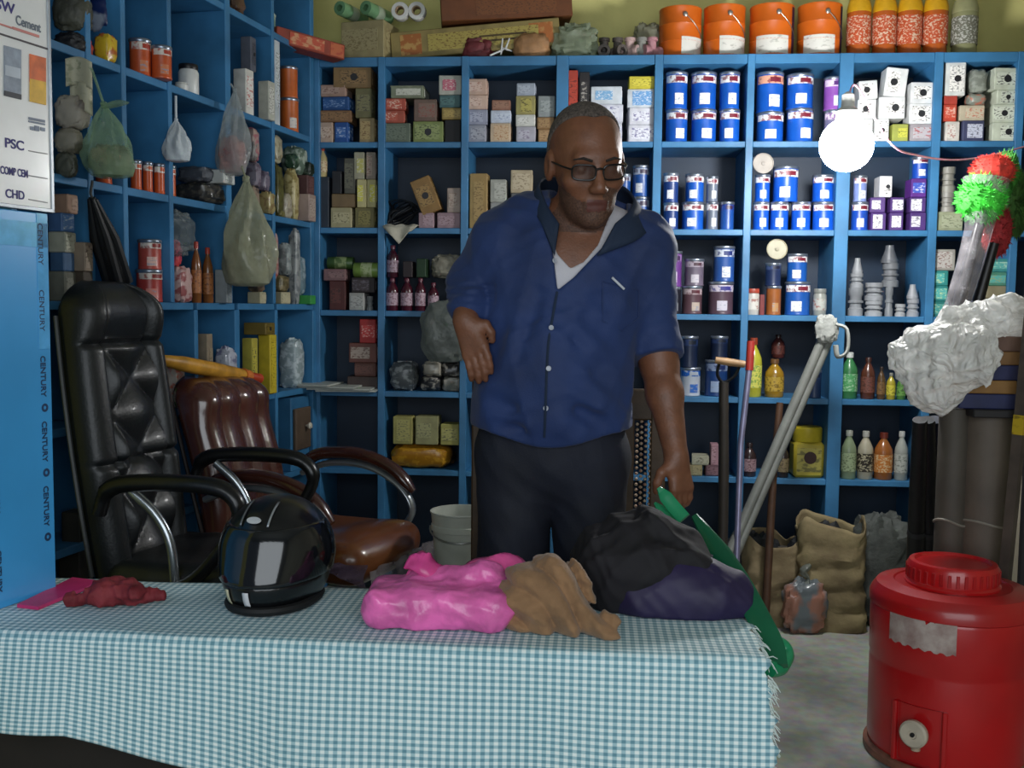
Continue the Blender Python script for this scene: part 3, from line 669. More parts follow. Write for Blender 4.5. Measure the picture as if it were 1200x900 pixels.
 (2,7): [('b',1091,1112,353,369,'teal printed carton','#2a7c78',('#4aa09a','#c0d8b0')),('b',1091,1112,335,353,'teal printed carton','#2f8a86',('#54b4ae','#d0e0a8')),('b',1091,1112,317,335,'teal printed carton','#2f8a86',('#54b4ae','#d0e0a8')),('b',1092,1121,292,317,'grey and white carton','#9a9890',('#b8b4ae','#6a3a34')),
   ('b',1156,1180,350,369,'beige carton','#8c8468',None),('b',1156,1180,335,350,'beige carton','#8c8468',None),('b',1157,1181,319,335,'teal and olive carton','#4c8a74',('#5cb0a8','#a8a860')),('b',1160,1182,303,319,'teal carton','#3c8c88',('#5cb0a8','#c0d8c0'))],
 (3,0): [('b',405,442,441,461,'dark stacked carton','#3a2c28',None),('b',415,442,425,441,'brown-red flat carton','#5a3830',('#6c4840','#38221e')),('b',408,442,402,425,'brown-red carton with label','#6a4038',('#a8988c','#5a3a30')),('b',421,441,374,402,'bright red carton','#a02c2c',('#b83a38','#d8b8b0'))],
 (3,1): [('p',455,487,424,456,'clear bag of bolts','#5a6064','#a4aaac')],
 (3,4): [('c',797,821,431,464,'white and blue tin','#b0b8c4',('#1c56a8','#b0b8c4','#2a62b4')),('c',826,853,422,464,'dark blue tin','#1c3c72',('#7a8aa8','#1c2c5a','#8fa2c0')),('c',797,818,394,431,'nearly black tin','#14203a',('#24345a','#101828',None)),('c',832,853,394,422,'nearly black tin','#14203a',('#24345a','#101828',None))],
 (3,5): [('o',872,893,396,464,'tall yellow bottle','#b8b43a',('#8c3a24',('#d4d060','#4a8a3a'))),('o',896,919,421,464,'amber oil bottle','#a07a20',('#6a4a2c',('#b8983a','#5a4010'))),('c',945,962,434,464,'small navy tin','#1a2c4c',('#2c4468','#101c38',None)),('o',903,919,392,440,'brown-red bottle behind amber one','#4a2420',('#2a1614',('#5c3028','#301614')),0,0,0.13)],
 (3,6): [('o',985,1005,413,461,'green bottle with white cap','#3a7a4a',('#c8ccc8',('#4a9a5c','#a8c8a8'))),('o',1008,1025,419,461,'brown bottle','#5a3224',('#3a201a',('#70443a','#3a2018'))),('o',1026,1036,430,461,'slim brown bottle','#5e4428',('#2e2218',('#80603a','#3a2a18'))),('o',1037,1048,437,461,'yellow small bottle','#b0a030',('#8a8a80',('#ccc040','#5a5a18'))),('o',1049,1060,440,461,'small green bottle','#4a7a34',('#2c3c24',('#6a9a4a','#2c4a20'))),('o',1056,1070,402,461,'black bottle with white cap','#1c2024',('#c4c8cc',('#30363a','#14181c')),0,0,0.1)],
 (4,1): [('p',455,528,521,557,'shiny orange-yellow bag','#a8741c','#c8962c'),('b',460,484,488,521,'yellow striped packet box','#a09a5a',('#b4ae6a','#5c5e50')),('b',486,514,488,521,'yellow striped packet box','#98966a',('#aaa878','#54564a')),('b',516,539,497,521,'pale yellow box','#a8a45c',('#b8b470','#3a3c3a'))],
 (4,4): [('b',808,824,545,561,'cream small box','#a89c74',('#b8ac84','#6a6040')),('b',826,843,545,561,'dark pink small box','#6a4a54',('#86646c','#3a282c')),('b',811,832,534,546,'white flat box','#bab8a0',('#c8c6b0','#6a6850')),('b',833,843,521,546,'pink upright box','#a8808a',('#b8949c','#6a4a54'))],
 (4,5): [('o',869,886,520,560,'dark bottle with pinkish label','#3a2a2c',('#2a1e20',('#a88a90','#5a3a40'))),('o',909,924,518,560,'dark bottle with tan label','#332a26',('#241c1a',('#8a7a5a','#4a3a28')))],
 (4,6): [('o',985,1003,505,562,'pale green bottle','#8a9a78',('#a8aca0',('#a8b890','#5a6a48'))),('o',1004,1023,506,562,'bottle with black and cream label','#b0aa94',('#b0b0a8',('#2a241c','#c8c0a0'))),('o',1024,1046,508,562,'orange-brown bottle','#9a5c2a',('#6a2c20',('#c0742c','#d8c8a0'))),('o',1047,1063,506,562,'white bottle','#a4a8a0',('#b8bab4',('#b4b8b0','#70766c')))],
}
ROWN = ['top row', 'second row', 'third row', 'fourth row', 'fifth row']
for cell, items in BACK.items():
    for it in items: back_item(('B',) + cell, it)
    label_cell(('B',) + cell, '%s, %s back bay' % (ROWN[cell[0]], ORD[cell[1]]), 'goods on the back shelf')

LEFT = {
 ('l0', 'left shelf upper row'): [('c',152,177,47,105,'white and orange tin with dark lid','#c4562a',('#d8ccc2','#b8402c','#c87850')),('c',178,201,55,110,'white and orange tin with dark lid','#c4562a',('#d8ccc2','#b8402c','#c87850')),
   ('p',112,136,40,86,'yellow and red packet','#d0b030','#a83a28'),('j',209,233,76,124,'white jug with black lid','#d8dad8',('#14161c',None)),
   ('b',274,297,82,139,'white carton with red square','#d4d2ca',('#e0ded8','#b83428')),('b',303,322,96,146,'white-grey carton','#b4b4a8',('#d0d0c8','#5a5c54')),('b',282,300,44,80,'grey printed carton','#565a66',('#4a4e5a','#1c1e24'),1),('b',311,328,40,142,'white carton with dot','#c4ccd0',('#d0d6d8','#2a3a34')),
   ('c',328,350,116,157,'orange canister','#c0622a',(None,'#000','#d0c8c0')),('c',328,349,79,117,'orange canister','#c0602a',(None,'#000',None))],
 ('l1', 'left shelf second row'): [('c',153,166,188,230,'orange tin','#c8521e',('#e0dcd4','#c8521e',None)),('c',167,179,190,234,'orange tin','#c8521e',('#e0dcd4','#c8521e',None)),('c',180,193,192,237,'orange tin','#c8521e',('#e0dcd4','#c8521e',None)),('c',194,206,194,240,'orange tin','#c8521e',('#e0dcd4','#c8521e',None)),('c',112,131,196,222,'short orange tin','#c8521e',(None,'#000',None)),
   ('p',208,262,215,248,'black folded bag','#2c2c2c','#55524a'),('p',210,258,196,218,'grey folded bag','#4c5058','#666a72'),('b',243,274,200,226,'white flat carton','#c4c8c4',('#d4d8d4','#8a8e8a')),
   ('p',286,304,218,252,'brown and cream pouch','#9a8878','#5c4a44'),('p',304,322,224,254,'yellow flowered pouch','#a89a6a','#7a6040'),('p',322,342,226,258,'cream pouch','#b0a894','#84786a'),('b',345,370,228,262,'pinkish carton','#a08c84',('#b4a49a','#70564c')),
   ('p',288,306,190,222,'silver and violet pouch','#8a8490','#5a4c5c'),('p',312,332,192,226,'olive bag','#5a5830','#3e3c20'),('p',333,350,198,228,'cream and gold pouch','#b4a878','#80703c'),('b',346,368,206,230,'maroon carton','#5a3c3c',('#6c4a4a','#3a2424')),
   ('p',288,300,238,255,'dark folded pouch','#3c3830','#6c665c'),('p',300,316,200,228,'violet-grey pouch','#7c7484','#4a4254'),('p',318,334,246,260,'olive small pouch','#6a6438','#8c8450'),('p',334,350,180,206,'dark green pouch','#2c4434','#6c8470'),('p',352,368,190,210,'black-green pouch','#1c2820','#4c5c50'),('p',290,302,164,190,'grey-white pouch','#a09c98','#6c6664'),
   ('p',287,304,150,192,'pink and cream pouch','#b09a90','#a85c6c'),('p',305,330,158,196,'cream crumpled bag','#b0aa90','#80785c'),('p',330,360,172,200,'grey-green jar-shaped pouch','#5c6e60','#b4c0b4')],
 ('l2', 'left shelf third row'): [('b',58,88,318,366,'grey carton beside the poster','#6c6c60',('#7c7c70','#3c3c34')),('b',86,108,318,366,'dark brown carton','#4c4238',None),('b',60,86,296,318,'dark blue carton','#3c5c80',None),('b',58,88,272,296,'white carton beside the poster','#a8a898',('#b8b8a8','#6c6c60')),('b',58,86,250,272,'blue and white carton','#4a6c9c',('#5a7cac','#c0c8d0')),('b',64,90,228,250,'pinkish-brown carton','#9c7c68',('#a88a76','#6a4c3c')),('b',86,108,284,318,'brown carton','#8c7c6c',('#9c8c7c','#4c3c34')),('c',160,190,316,353,'red lidded tin','#a83a34',('#c8b8ac','#8a2420','#c87a6c')),('c',162,189,281,317,'red lidded tin','#b04a40',('#d0c4ba','#8a2420','#d8b0a4')),('p',192,224,312,353,'red and white pouch','#c4a4a0','#8a2c30'),('o',224,236,283,354,'brown bottle','#7a4a24',('#b04030',('#a86a3a','#5a2c18'))),('o',237,250,290,354,'brown bottle','#7a4a24',('#b04030',('#a86a3a','#5a2c18'))),('b',252,272,316,355,'grey upright carton','#7c8488',('#8c9498','#5a6266')),
   ('b',290,312,342,359,'cream flat carton','#b8b090',('#c4bc9c','#908868')),('b',314,340,342,359,'cream flat carton','#b8b090',('#c4bc9c','#908868')),('b',350,370,346,360,'green tray','#3c9a4a',None),('p',312,326,272,302,'red and white pouch near corner','#b89a94','#a83c34',0,0,-0.06),('p',338,352,268,300,'white pouch','#a0a4a4','#6a7074'),('p',290,310,318,343,'dark brown pouch','#4c4034','#7c6c58'),('p',314,338,322,343,'olive-brown pouch','#5c5438','#8c8060'),('p',326,342,285,322,'grey net pouch','#7c8484','#a8b0b0'),('b',300,322,300,320,'grey flat carton','#6c7074',None),('p',340,358,300,345,'blue-grey pouch','#6a828c','#a8b8c0')],
 ('l3', 'left shelf fourth row'): [('b',231,249,391,416,'beige carton','#8a7c68',('#978a74','#6a5c48')),('p',252,277,406,428,'white and blue bag','#b0b4c0','#5a5c80'),('b',284,302,396,448,'yellow and black carton','#b0a440',('#c4b848','#24303c')),('b',303,324,392,452,'yellow carton','#c0aa28',('#ccb830','#8a7414')),('b',286,322,378,394,'olive flat carton','#6c5c20',('#7c6a28','#2c240c'),1),('p',328,356,396,458,'silver foil packet','#94a4a8','#c8d4d8'),
   ('o',183,194,430,474,'green and white bottle','#2c7a44',('#c4ccc4',('#d0d4cc','#2c7a44'))),('p',194,216,426,476,'orange and white bag','#c8bcb0','#d0542c')],
 ('l5', 'left shelf bottom row'): [('b',72,108,640,760,'dark carton','#3c3a34',('#4c4a44','#2c2a26')),('b',74,106,598,640,'dark carton','#38362f',('#4c4a44','#2c2a26'))],
}
for (cell, phrase), items in LEFT.items():
    for it in items: left_item(('L', cell), it)
    label_cell(('L', cell), phrase, 'goods on the left shelf')
# ================================================================== on top of the back shelf
def topz(px, py, Y): return at(px, py, Y)
# orange drums
for i, (x0, x1, y0, desc, lw) in enumerate(((772, 822, 4, 'orange metal drum with grey label, leftmost on the shelf top', (0.50, 0.92)), (824, 873, 2, 'orange drum with torn white label, second on the shelf top', (0.40, 0.9)), (878, 930, 1, 'orange drum with purple side, third on the shelf top', (0.22, 0.72)), (934, 986, 0, 'orange drum beside the orange bottles on the shelf top', (0.2, 0.68)))):
    Y = YB + 0.13; a, b = at(x0, 40, Y).x, at(x1, 40, Y).x; r = (b - a) / 2; h = at(x0, y0, YB + 0.02).z - TOPZ
    t = thing('metal_drum', ((a + b) / 2, Y, TOPZ), 0, desc, 'drum', 'orange drums on the shelf top')
    obj('body', MB().lathe([(r * .97, 0), (r, .003), (r, .012), (r * .985, .016), (r * .985, h * .33), (r, h * .335), (r * .985, h * .35), (r * .985, h * .66), (r, h * .67), (r * .985, h * .685), (r * .985, h - .012), (r, h - .008), (r, h), (r * .95, h), (r * .94, h - .008), (0, h - .008)], seg=36), mat('#d4661a', .35, var=.07, vscale=8), t)
    u0, u1 = lw; f = lambda u: -pi + pi * u
    obj('label', MB().lathe([(r * .985 + .001, h * .06), (r * .985 + .001, h * .40)], seg=10, a0=f(u0), a1=f(u1)), mat_print('#dcdad2', '#a8a69c', 30, 60, .62), t)
    if i >= 2: obj('side_stripe', MB().lathe([(r * .985 + .0012, h * .02), (r * .985 + .0012, h * .96)], seg=8, a0=f(.80), a1=f(1.0)), mat('#2c1a3c', .4), t)
    obj('ear', MB().lathe([(0.010, 0), (0.010, 0.006), (0.006, 0.009), (0, 0.009)], (r * .985 * cos(f(.55)), r * .985 * sin(f(.55)), h * .82), 12, rot=Matrix.Rotation(pi / 2, 3, 'X')), mat('#b0a8a0', .3, .7), t)
    obj('wire_handle', MB().tube([(r * cos(f(u)), r * sin(f(u)) - .006, h * (.82 - 1.1 * abs(u - .55) ** 1)) for u in (.55, .65, .75, .85, .95)], .0018, 6), mat('#8a8680', .3, .8), t)
# orange squash bottles
for i, (x0, x1) in enumerate(((992, 1020), (1022, 1050), (1051, 1080), (1081, 1110))):
    Y = YB + .1; a, b = at(x0, 40, Y).x, at(x1, 40, Y).x; r = (b - a) / 2
    o = g_bottle('bottle', r, .30, '#b85a22', ('#a82c20', ('#b8481c', '#d8c8b0', '#d8a41c')), (((a + b) / 2, Y, TOPZ), 0), 2)
    tag(o, 'orange bottle with yellow shoulder on the shelf top, %s of four' % ORD[i], 'bottle', 'orange bottles on the shelf top')
Y = YB + .1; a, b = at(1115, 40, Y).x, at(1145, 40, Y).x
tag(g_bottle('bottle', (b - a) / 2, .29, '#8f9068', ('#a84a2a', ('#6a6a5c', '#c8c8c0', '#9a9a70')), (((a + b) / 2, Y, TOPZ), 0), 2), 'clear bottle with grey label right of the orange bottles', 'bottle')

def top_box(name, x0, x1, y0, y1, col, lab, label, cat, rz=0, dp=.2, tilt=0, zoff=0, style=0, inset=.02):
    Y = YB + inset; xm = (x0 + x1) / 2; a, b = at(x0, (y0 + y1) / 2, Y).x, at(x1, (y0 + y1) / 2, Y).x
    z0, z1 = at(xm, y1, Y).z, at(xm, y0, Y).z
    if zoff == 0: z0 = TOPZ
    o = g_box(name, b - a, dp, z1 - z0, col, lab, (((a + b) / 2, Y + dp / 2, z0), rz), style)
    if tilt: o.rotation_euler = (0, radians(tilt), rz)
    return tag(o, label, cat)
top_box('carton_box', 402, 456, 24, 63, '#9c9068', ('#a89c74', '#7a6c48'), 'beige hessian-covered carton at the left of the shelf top', 'box', rz=radians(-12), dp=.16)
# two green rolled sheets on the beige carton
for k, (dx, lab) in enumerate(((0, 'green rolled sheet on the beige carton, left one'), (1, 'green rolled sheet on the beige carton, right one'))):
    t = thing('rolled_sheet', (at(412 + 30 * k, 20, YB + .1).x, YB + .10, at(430, 23, YB + .1).z - .004), radians(-20), lab, 'roll', 'green rolled sheets')
    rot = Matrix.Rotation(pi / 2, 3, 'X')
    obj('roll', MB().lathe([(.014, -.09), (.028, -.09), (.030, -.08), (.030, .08), (.028, .09), (.014, .09), (.013, .06), (0, .06)], (0, 0, .030), 20, rot=rot), mat('#6f9a70', .4, var=.15), t)
    obj('wrap_band', MB().lathe([(.0308, -.02), (.0308, .03)], (0, 0, .030), 20, rot=rot, cap=False), mat('#a8b8a0', .4), t)
# long yellow-brown carton, propped up on the right
t = top_box('long_carton', 459, 657, 30, 62, '#8a7a48', ('#a8984c', '#6a4a24'), 'long yellow-brown carton lying tilted on the shelf top', 'box', dp=.17, tilt=-4.5, zoff=1, inset=.06)
t.location.z = TOPZ + .03
obj('end_print', MB().box((-.27, -.0855, .055), (.09, .0016, .085)), mat_print('#a2602c', '#c09a58', 30, 40), t, smooth=False)
obj('end_print', MB().box((.28, -.0855, .055), (.10, .0016, .085)), mat_print('#a8622c', '#b88a50', 30, 40), t, smooth=False)
obj('print_lines', MB().box((.12, -.0862, .062), (.2, .0016, .008)).box((.13, -.0862, .042), (.18, .0016, .008)), mat('#4a3a1c', .6), t, smooth=False)
t = top_box('dark_carton', 514, 668, -30, 6, '#6a3c1c', ('#74441f', '#4a2814'), 'dark brown carton stacked on the long yellow carton', 'box', dp=.22, tilt=-4, zoff=1, inset=.05, rz=radians(8))
t.location.z = TOPZ + .165
for k, (x0, x1) in enumerate(((460, 479), (478, 500))):
    t = thing('tape_roll', (at((x0 + x1) / 2, 8, YB + .1).x, YB + .1, TOPZ + .172), 0, 'white tape roll on the long carton, %s one' % ('left', 'right')[k], 'roll', 'white tape rolls')
    obj('tape', MB().lathe([(.02, -.02), (.036, -.02), (.038, -.015), (.038, .015), (.036, .02), (.02, .02)], (0, 0, .038), 24, rot=Matrix.Rotation(pi / 2, 3, 'X'), cap=False), mat('#d8d8d4', .4), t)
    obj('core', MB().lathe([(.016, -.019), (.0205, -.021), (.0205, .021), (.016, .019), (.016, -.019)], (0, 0, .038), 24, rot=Matrix.Rotation(pi / 2, 3, 'X'), cap=False), mat('#9a8468', .7), t)
def bundle(name, x0, x1, y0, y1, Y, col, label, cat, m=None, seed=1, amp=.08, freq=5, base=None, e=.7, dp=None, group=None, nu=40, nv=26):
    xm = (x0 + x1) / 2; a, b = at(x0, (y0 + y1) / 2, Y).x, at(x1, (y0 + y1) / 2, Y).x
    z0 = at(xm, y1, Y).z if base is None else base; z1 = at(xm, y0, Y).z
    o = obj(name, lump_mb((b - a, dp or (b - a) * .7, z1 - z0), nu, nv, e, e, amp, freq, seed), m or mat(col, .6, var=.2, vscale=16, bump=.4, bscale=40), loc=((a + b) / 2, Y, z0))
    return tag(o, label, cat, group)
bundle('rag_bundle', 540, 581, 44, 62, YB + .10, '#6e2c30', 'dark red rag bundle under the long carton', 'bundle', base=TOPZ, seed=3)
bundle('paper_bundle', 601, 646, 39, 63, YB + .09, '#a47a52', 'brown paper-wrapped bundle on the shelf top', 'bundle', base=TOPZ, seed=4, amp=.05)
bundle('plastic_bag', 647, 700, 30, 63, YB + .10, '#9aa68c', 'clear greenish plastic bag of small parts on the shelf top', 'bag', m=mat_plastic_film('#b4c0a8', .75, .2), base=TOPZ, seed=5, amp=.12, freq=7)
# white plastic sticks
for k, (xa, ya, xb, yb) in enumerate(((574, 67, 590, 58), (587, 64, 589, 45), (592, 58, 597, 45), (588, 56, 600, 60))):
    p, q = at(xa, ya, YB + .012 + .012 * k), at(xb, yb, YB + .03 + .012 * k)
    p.z = max(p.z, TOPZ + .004); q.z = max(q.z, TOPZ + .004)
    o = obj('plastic_stick', MB().tube([p, p.lerp(q, .5), q], [.004, .0042, .003], 8), mat('#d4d6d6', .4)); tag(o, 'short white plastic stick under the long carton, %s of four' % ORD[k], 'stick', 'white plastic sticks')
# dark pipe fittings beside the drums
for k, (x, y, c, d) in enumerate(((708, 50, '#3a3430', 'dark fitting'), (724, 46, '#57504c', 'grey fitting'), (738, 52, '#c0a4a0', 'pink-ended fitting'), (752, 48, '#8a8a84', 'grey elbow fitting'), (764, 54, '#b08088', 'pink small fitting'))):
    Y = YB + .07; p = at(x, y, Y); r = .026
    t = thing('pipe_fitting', (p.x, Y, TOPZ), radians(30 * k), '%s left of the orange drums, %s in the row' % (d, ORD[k]), 'pipe fitting', 'loose fittings on the shelf top')
    rot = Matrix.Rotation(pi / 2, 3, 'X')
    obj('body', MB().lathe([(.014, -.04), (r, -.04), (r, -.015), (r * .8, -.01), (r * .8, .02), (r, .025), (r, .04), (.014, .04), (.013, .01), (0, .01)], (0, 0, r), 18, rot=rot), mat(c, .45), t)
    obj('branch', MB().lathe([(r * .7, 0), (r * .7, r * 1.7), (r * .9, r * 1.72), (r * .9, r * 2.2), (r * .5, r * 2.2), (0, r * 2)], (0, 0, r), 16), mat(c, .45), t)
bundle('plastic_bag', 742, 776, 28, 50, YB + .16, '#a8a890', 'crumpled clear plastic bag behind the pipe fittings', 'bag', m=mat_plastic_film('#b0b09c', .7, .2), base=TOPZ, seed=8, amp=.12, freq=7)
# red long carton in the corner, lying across both shelves
p, q = at(318, 38, YB - .25), at(398, 60, YB - .02)
d = q - p; L = d.length
t = thing('long_carton', (0, 0, 0), 0, 'long red printed carton lying across the shelf corner', 'box')
ctr = (p + q) / 2; t.location = (ctr.x, ctr.y, ctr.z - .012); t.rotation_euler = (0, -math.asin(d.z / L), math.atan2(d.y, d.x))
obj('carton', MB().box((0, 0, 0), (L, .08, .062), .003), mat('#8a3a2a', .5, var=.15), t, smooth=False)
obj('label', MB().box((-.02, -.041, 0), (L * .5, .0016, .045)), mat_print('#b85038', '#c89a70', 30, 60), t, smooth=False)
obj('end_label', MB().box((L * .38, -.041, 0), (L * .2, .0016, .05)), mat_print('#b8623c', '#a84030', 30, 60), t, smooth=False)

# ------------------------------------------------------------------ things on the back shelf that are not boxes
me = MB()
for k in range(9):
    pts = []
    for i in range(14):
        a = 2 * pi * i / 14 + k; rr = .045 + .012 * sin(3 * a + k)
        pts.append((rr * cos(a) * (1.1 + .1 * (k % 3)) , .03 * sin(a * 1 + k * .7), .05 + .045 * sin(a + k * .4) * (1 - .05 * k) + .006 * k))
    me.tube(pts, .0045, 6, closed=True)
p = at(470, 248, YB + .08)
o = obj('cable_coil', me, mat('#15171c', .45), loc=(p.x, YB + .08, BOARDS[2] + .0)); 
zmin = min(v.co.z for v in o.data.vertices); o.location.z -= zmin
tag(o, 'black tangled cable coil, second row, second back bay', 'cable')
def rag(u, v):
    x = (u - .5) * .15; L = .26 * (v)
    drop = .075 * (1 - abs(u - .45) * 1.5)
    if v < .6: return (x, .15 * (1 - v / .6) - .003, .004 + .006 * sin(u * 9) ** 2 + .004)
    k = (v - .6) / .4; return (x * (1 - .35 * k), -.008 - .006 * sin(u * 9), .006 - k * max(.02, drop))
mb = MB().grid(rag, 18, 14); p = at(469, 258, YB)
o = obj('white_rag', mb, mat('#b4b0a0', .85, bump=.3), loc=(p.x, YB, BOARDS[2])); sm = o.modifiers.new('s', 'SOLIDIFY'); sm.thickness = .003; sm.offset = 1
tag(o, 'off-white rag hanging over the shelf edge below black cables', 'cloth')
bundle('plastic_bag', 506, 541, 298, 328, YB + .08, '#9c9884', 'crumpled pale bag on bottles, third row, second back bay', 'bag', m=mat('#8f8b7c', .5, bump=.5, bscale=30), seed=14, base=at(520, 326, YB + .08).z, amp=.1)
PLACED_BAG = None
bundle('clear_sack', 494, 549, 352, 424, YB - .06, '#7d8480', 'grey translucent sack hanging left of the man', 'bag', m=mat_plastic_film('#8a918c', .8, .3), seed=15, amp=.07, freq=4, e=.75, dp=.1)
for k, (x0, x1, y0, y1, c, d) in enumerate(((492, 516, 440, 461, '#2a2c30', 'black'), (517, 541, 444, 461, '#8a8a80', 'grey'), (494, 518, 424, 441, '#b0aa9c', 'white'), (516, 541, 428, 445, '#3c3a38', 'dark'))):
    a, b = at(x0, y1, YB + .03).x, at(x1, y1, YB + .03).x; zb = BOARDS[4] if k < 2 else BOARDS[4] + .062
    o = g_packet('goods_packet', b - a, .12, .066, c, '#a8a498', (((a + b) / 2, YB + .09, zb), 0)); tag(o, d + ' crumpled packet in the pile, fourth row, second back bay', 'packet', 'packet pile')
# white sheets sticking out of the fourth row, first bay
for k, (x0, x1, y) in enumerate(((338, 392, 433), (350, 420, 441), (362, 436, 447), (370, 439, 453))):
    p, q = at(x0, y, YB - .10), at(x1, y, YB + .02)
    z = BOARDS[4] + .02 - .009 * k + .03
    o = obj('plastic_sheet', MB().box((0, 0, 0), ((q - p).length, .22, .007), .001, rot=Matrix.Rotation(radians(3 * k - 4), 3, 'Z')), mat('#b4b8b0', .5), loc=((p.x + q.x) / 2, YB - .03 + .02 * k, z), smooth=False)
    o.location.z = BOARDS[4] + .004 + .0085 * (3 - k)
    tag(o, 'white sheet jutting from the shelf corner, %s from the top' % ORD[k], 'sheet', 'white sheets in the shelf corner')
# yellow canister with big lid, fifth row sixth bay
p = at(946, 527, YB + .08)
t = thing('oil_canister', (p.x, YB + .09, BOARDS[5]), 0, 'large yellow canister with wide lid, fifth row, sixth back bay', 'canister')
obj('body', MB().box((0, 0, .075), (.125, .11, .15), .012), mat('#b8a638', .4), t)
obj('lid', MB().lathe([(.058, .15), (.061, .155), (.061, .205), (.055, .212), (0, .213)], seg=28), mat('#ccb832', .35), t)
obj('label', MB().box((0, -.0558, .075), (.1, .0016, .10)), mat_print('#b4a850', '#5c5a30', 30, 60), t, smooth=False)
obj('emblem', MB().lathe([(0, 0), (.026, 0), (.026, .001), (0, .0012)], (.004, -.0568, .085), 20, rot=Matrix.Rotation(pi / 2, 3, 'X')), mat('#3a1c14', .5), t)
# small tins and things behind the chairs in the fourth row of the left shelf: long yellow umbrella
p, q = atl(186, 421, .02), atl(306, 444, .12)
t = thing('folded_umbrella', tuple(p), 0, 'long yellow folded umbrella lying along the left shelf', 'umbrella')
d = q - p
pts = [d * k for k in (0, .04, .2, .5, .78, .86)]
obj('canopy', MB().tube(pts, [.008, .017, .025, .026, .022, .016], 14), mat('#c08a2c', .45, var=.2, vscale=20), t)
obj('tie_band', MB().tube([d * .80, d * .87], [.0255, .022], 14), mat('#c8702c', .5), t)
obj('handle', MB().tube([d * .86, d * .9, d * .985, d], [.014, .017, .018, .010], 12), mat('#b8401e', .4), t)

# ------------------------------------------------------------------ top-left: bags and boxes at the near end of the left shelf
def lbundle(name, x0, x1, y0, y1, off, col, label, cat, m=None, seed=1, amp=.1, freq=6, group=None, e=.7, dpf=.7):
    xm, ym = (x0 + x1) / 2, (y0 + y1) / 2; p = atl(xm, ym, off); D = dist(p); w_ = (x1 - x0) / F * D
    z0, z1 = atl(xm, y1, off).z, atl(xm, y0, off).z
    o = obj(name, lump_mb((w_, w_ * dpf, z1 - z0), 40, 26, e, e, amp, freq, seed), m or mat(col, .5, var=.25, vscale=16, bump=.4, bscale=40), loc=(p.x, p.y, z0), rotz=YAW)
    return tag(o, label, cat, group)
lbundle('dark_bag', 64, 106, -8, 38, -.05, '#46473c', 'dark olive crumpled bag at the top left beside the poster', 'bag', seed=31, amp=.06, freq=5)
lbundle('dark_bag', 100, 138, -10, 40, -.08, '#1c2c5c', 'navy and white packet bag at the top left', 'bag', m=mat_print('#1c2c60', '#aab4c4', 12, 12, .58, .3), seed=32, amp=.05)
lbundle('dark_bag', 66, 100, 38, 66, -.04, '#15161c', 'black bag below the dark olive bag', 'bag', seed=33, amp=.06, freq=5)
lbundle('red_packet', 92, 108, 46, 72, -.05, '#a83424', 'red packet left of the yellow and red packet', 'packet', seed=34)
lbundle('crumpled_pack', 66, 104, 112, 152, .0, '#9c9488', 'beige crumpled packet bundle beside the poster', 'bundle', m=mat_print('#a49c90', '#5c5450', 14, 14, .55), seed=35, amp=.06, freq=5)
lbundle('crumpled_pack', 66, 96, 150, 180, .0, '#8c8678', 'beige and olive packet bundle beside the poster', 'bundle', m=mat_print('#8c8678', '#4c4a3c', 14, 14, .52), seed=36, amp=.06, freq=5)
lbundle('crumpled_pack', 66, 90, 178, 208, .0, '#4a4c42', 'dark green packet bundle beside the poster', 'bundle', m=mat_print('#4a4c42', '#8c8c80', 14, 14, .55), seed=37, amp=.06, freq=5)
# papers hanging on a string
for k, (x0, x1, y0, y1) in enumerate(((78, 108, 70, 102), (82, 108, 100, 132))):
    p = atl((x0 + x1) / 2, (y0 + y1) / 2, .03); D = dist(p); w_, h_ = (x1 - x0) / F * D, (y1 - y0) / F * D
    mb = MB().grid(lambda u, v: ((u - .5) * w_, .012 * sin(u * 5 + k), (v - .5) * h_ + .01 * sin(u * 4)), 8, 8)
    o = obj('paper_slip', mb, mat_print('#b8b49c', '#8c9078', 40, 60, .6), loc=p, rotz=YAW + .2); sm = o.modifiers.new('s', 'SOLIDIFY'); sm.thickness = .002
    tag(o, 'pale paper slip hung beside the poster, %s one' % ('upper', 'lower')[k], 'paper', 'hung paper slips')
# packets above the left shelf top
for k, (x0, x1, y0, y1, c, c2, d) in enumerate(((238, 284, -20, 22, '#5c4434', '#3a2c24', 'brown woven packet'), (286, 312, -25, 36, '#5c8468', '#c0ccc0', 'green and white packet'), (300, 322, 8, 46, '#b4c0b4', '#6c8c74', 'pale green packet'))):
    o = lbundle('goods_packet', x0, x1, y0, y1, -.09, c, d + ' on the left shelf top', 'packet', m=mat_print(c, c2, 16, 20, .52, .4), seed=40 + k)
    o.location.z = max(o.location.z, TOPZ)
# little white jar in front of the jug
left_item(('L', 'x'), ('j', 205, 221, 97, 121, 'small white jar', '#d0d2ce', ('#c8cac4', None), 0, 0, -.03)); tag(PLACED[('L', 'x')][0]['o'], 'small white jar in front of the white jug', 'jar')

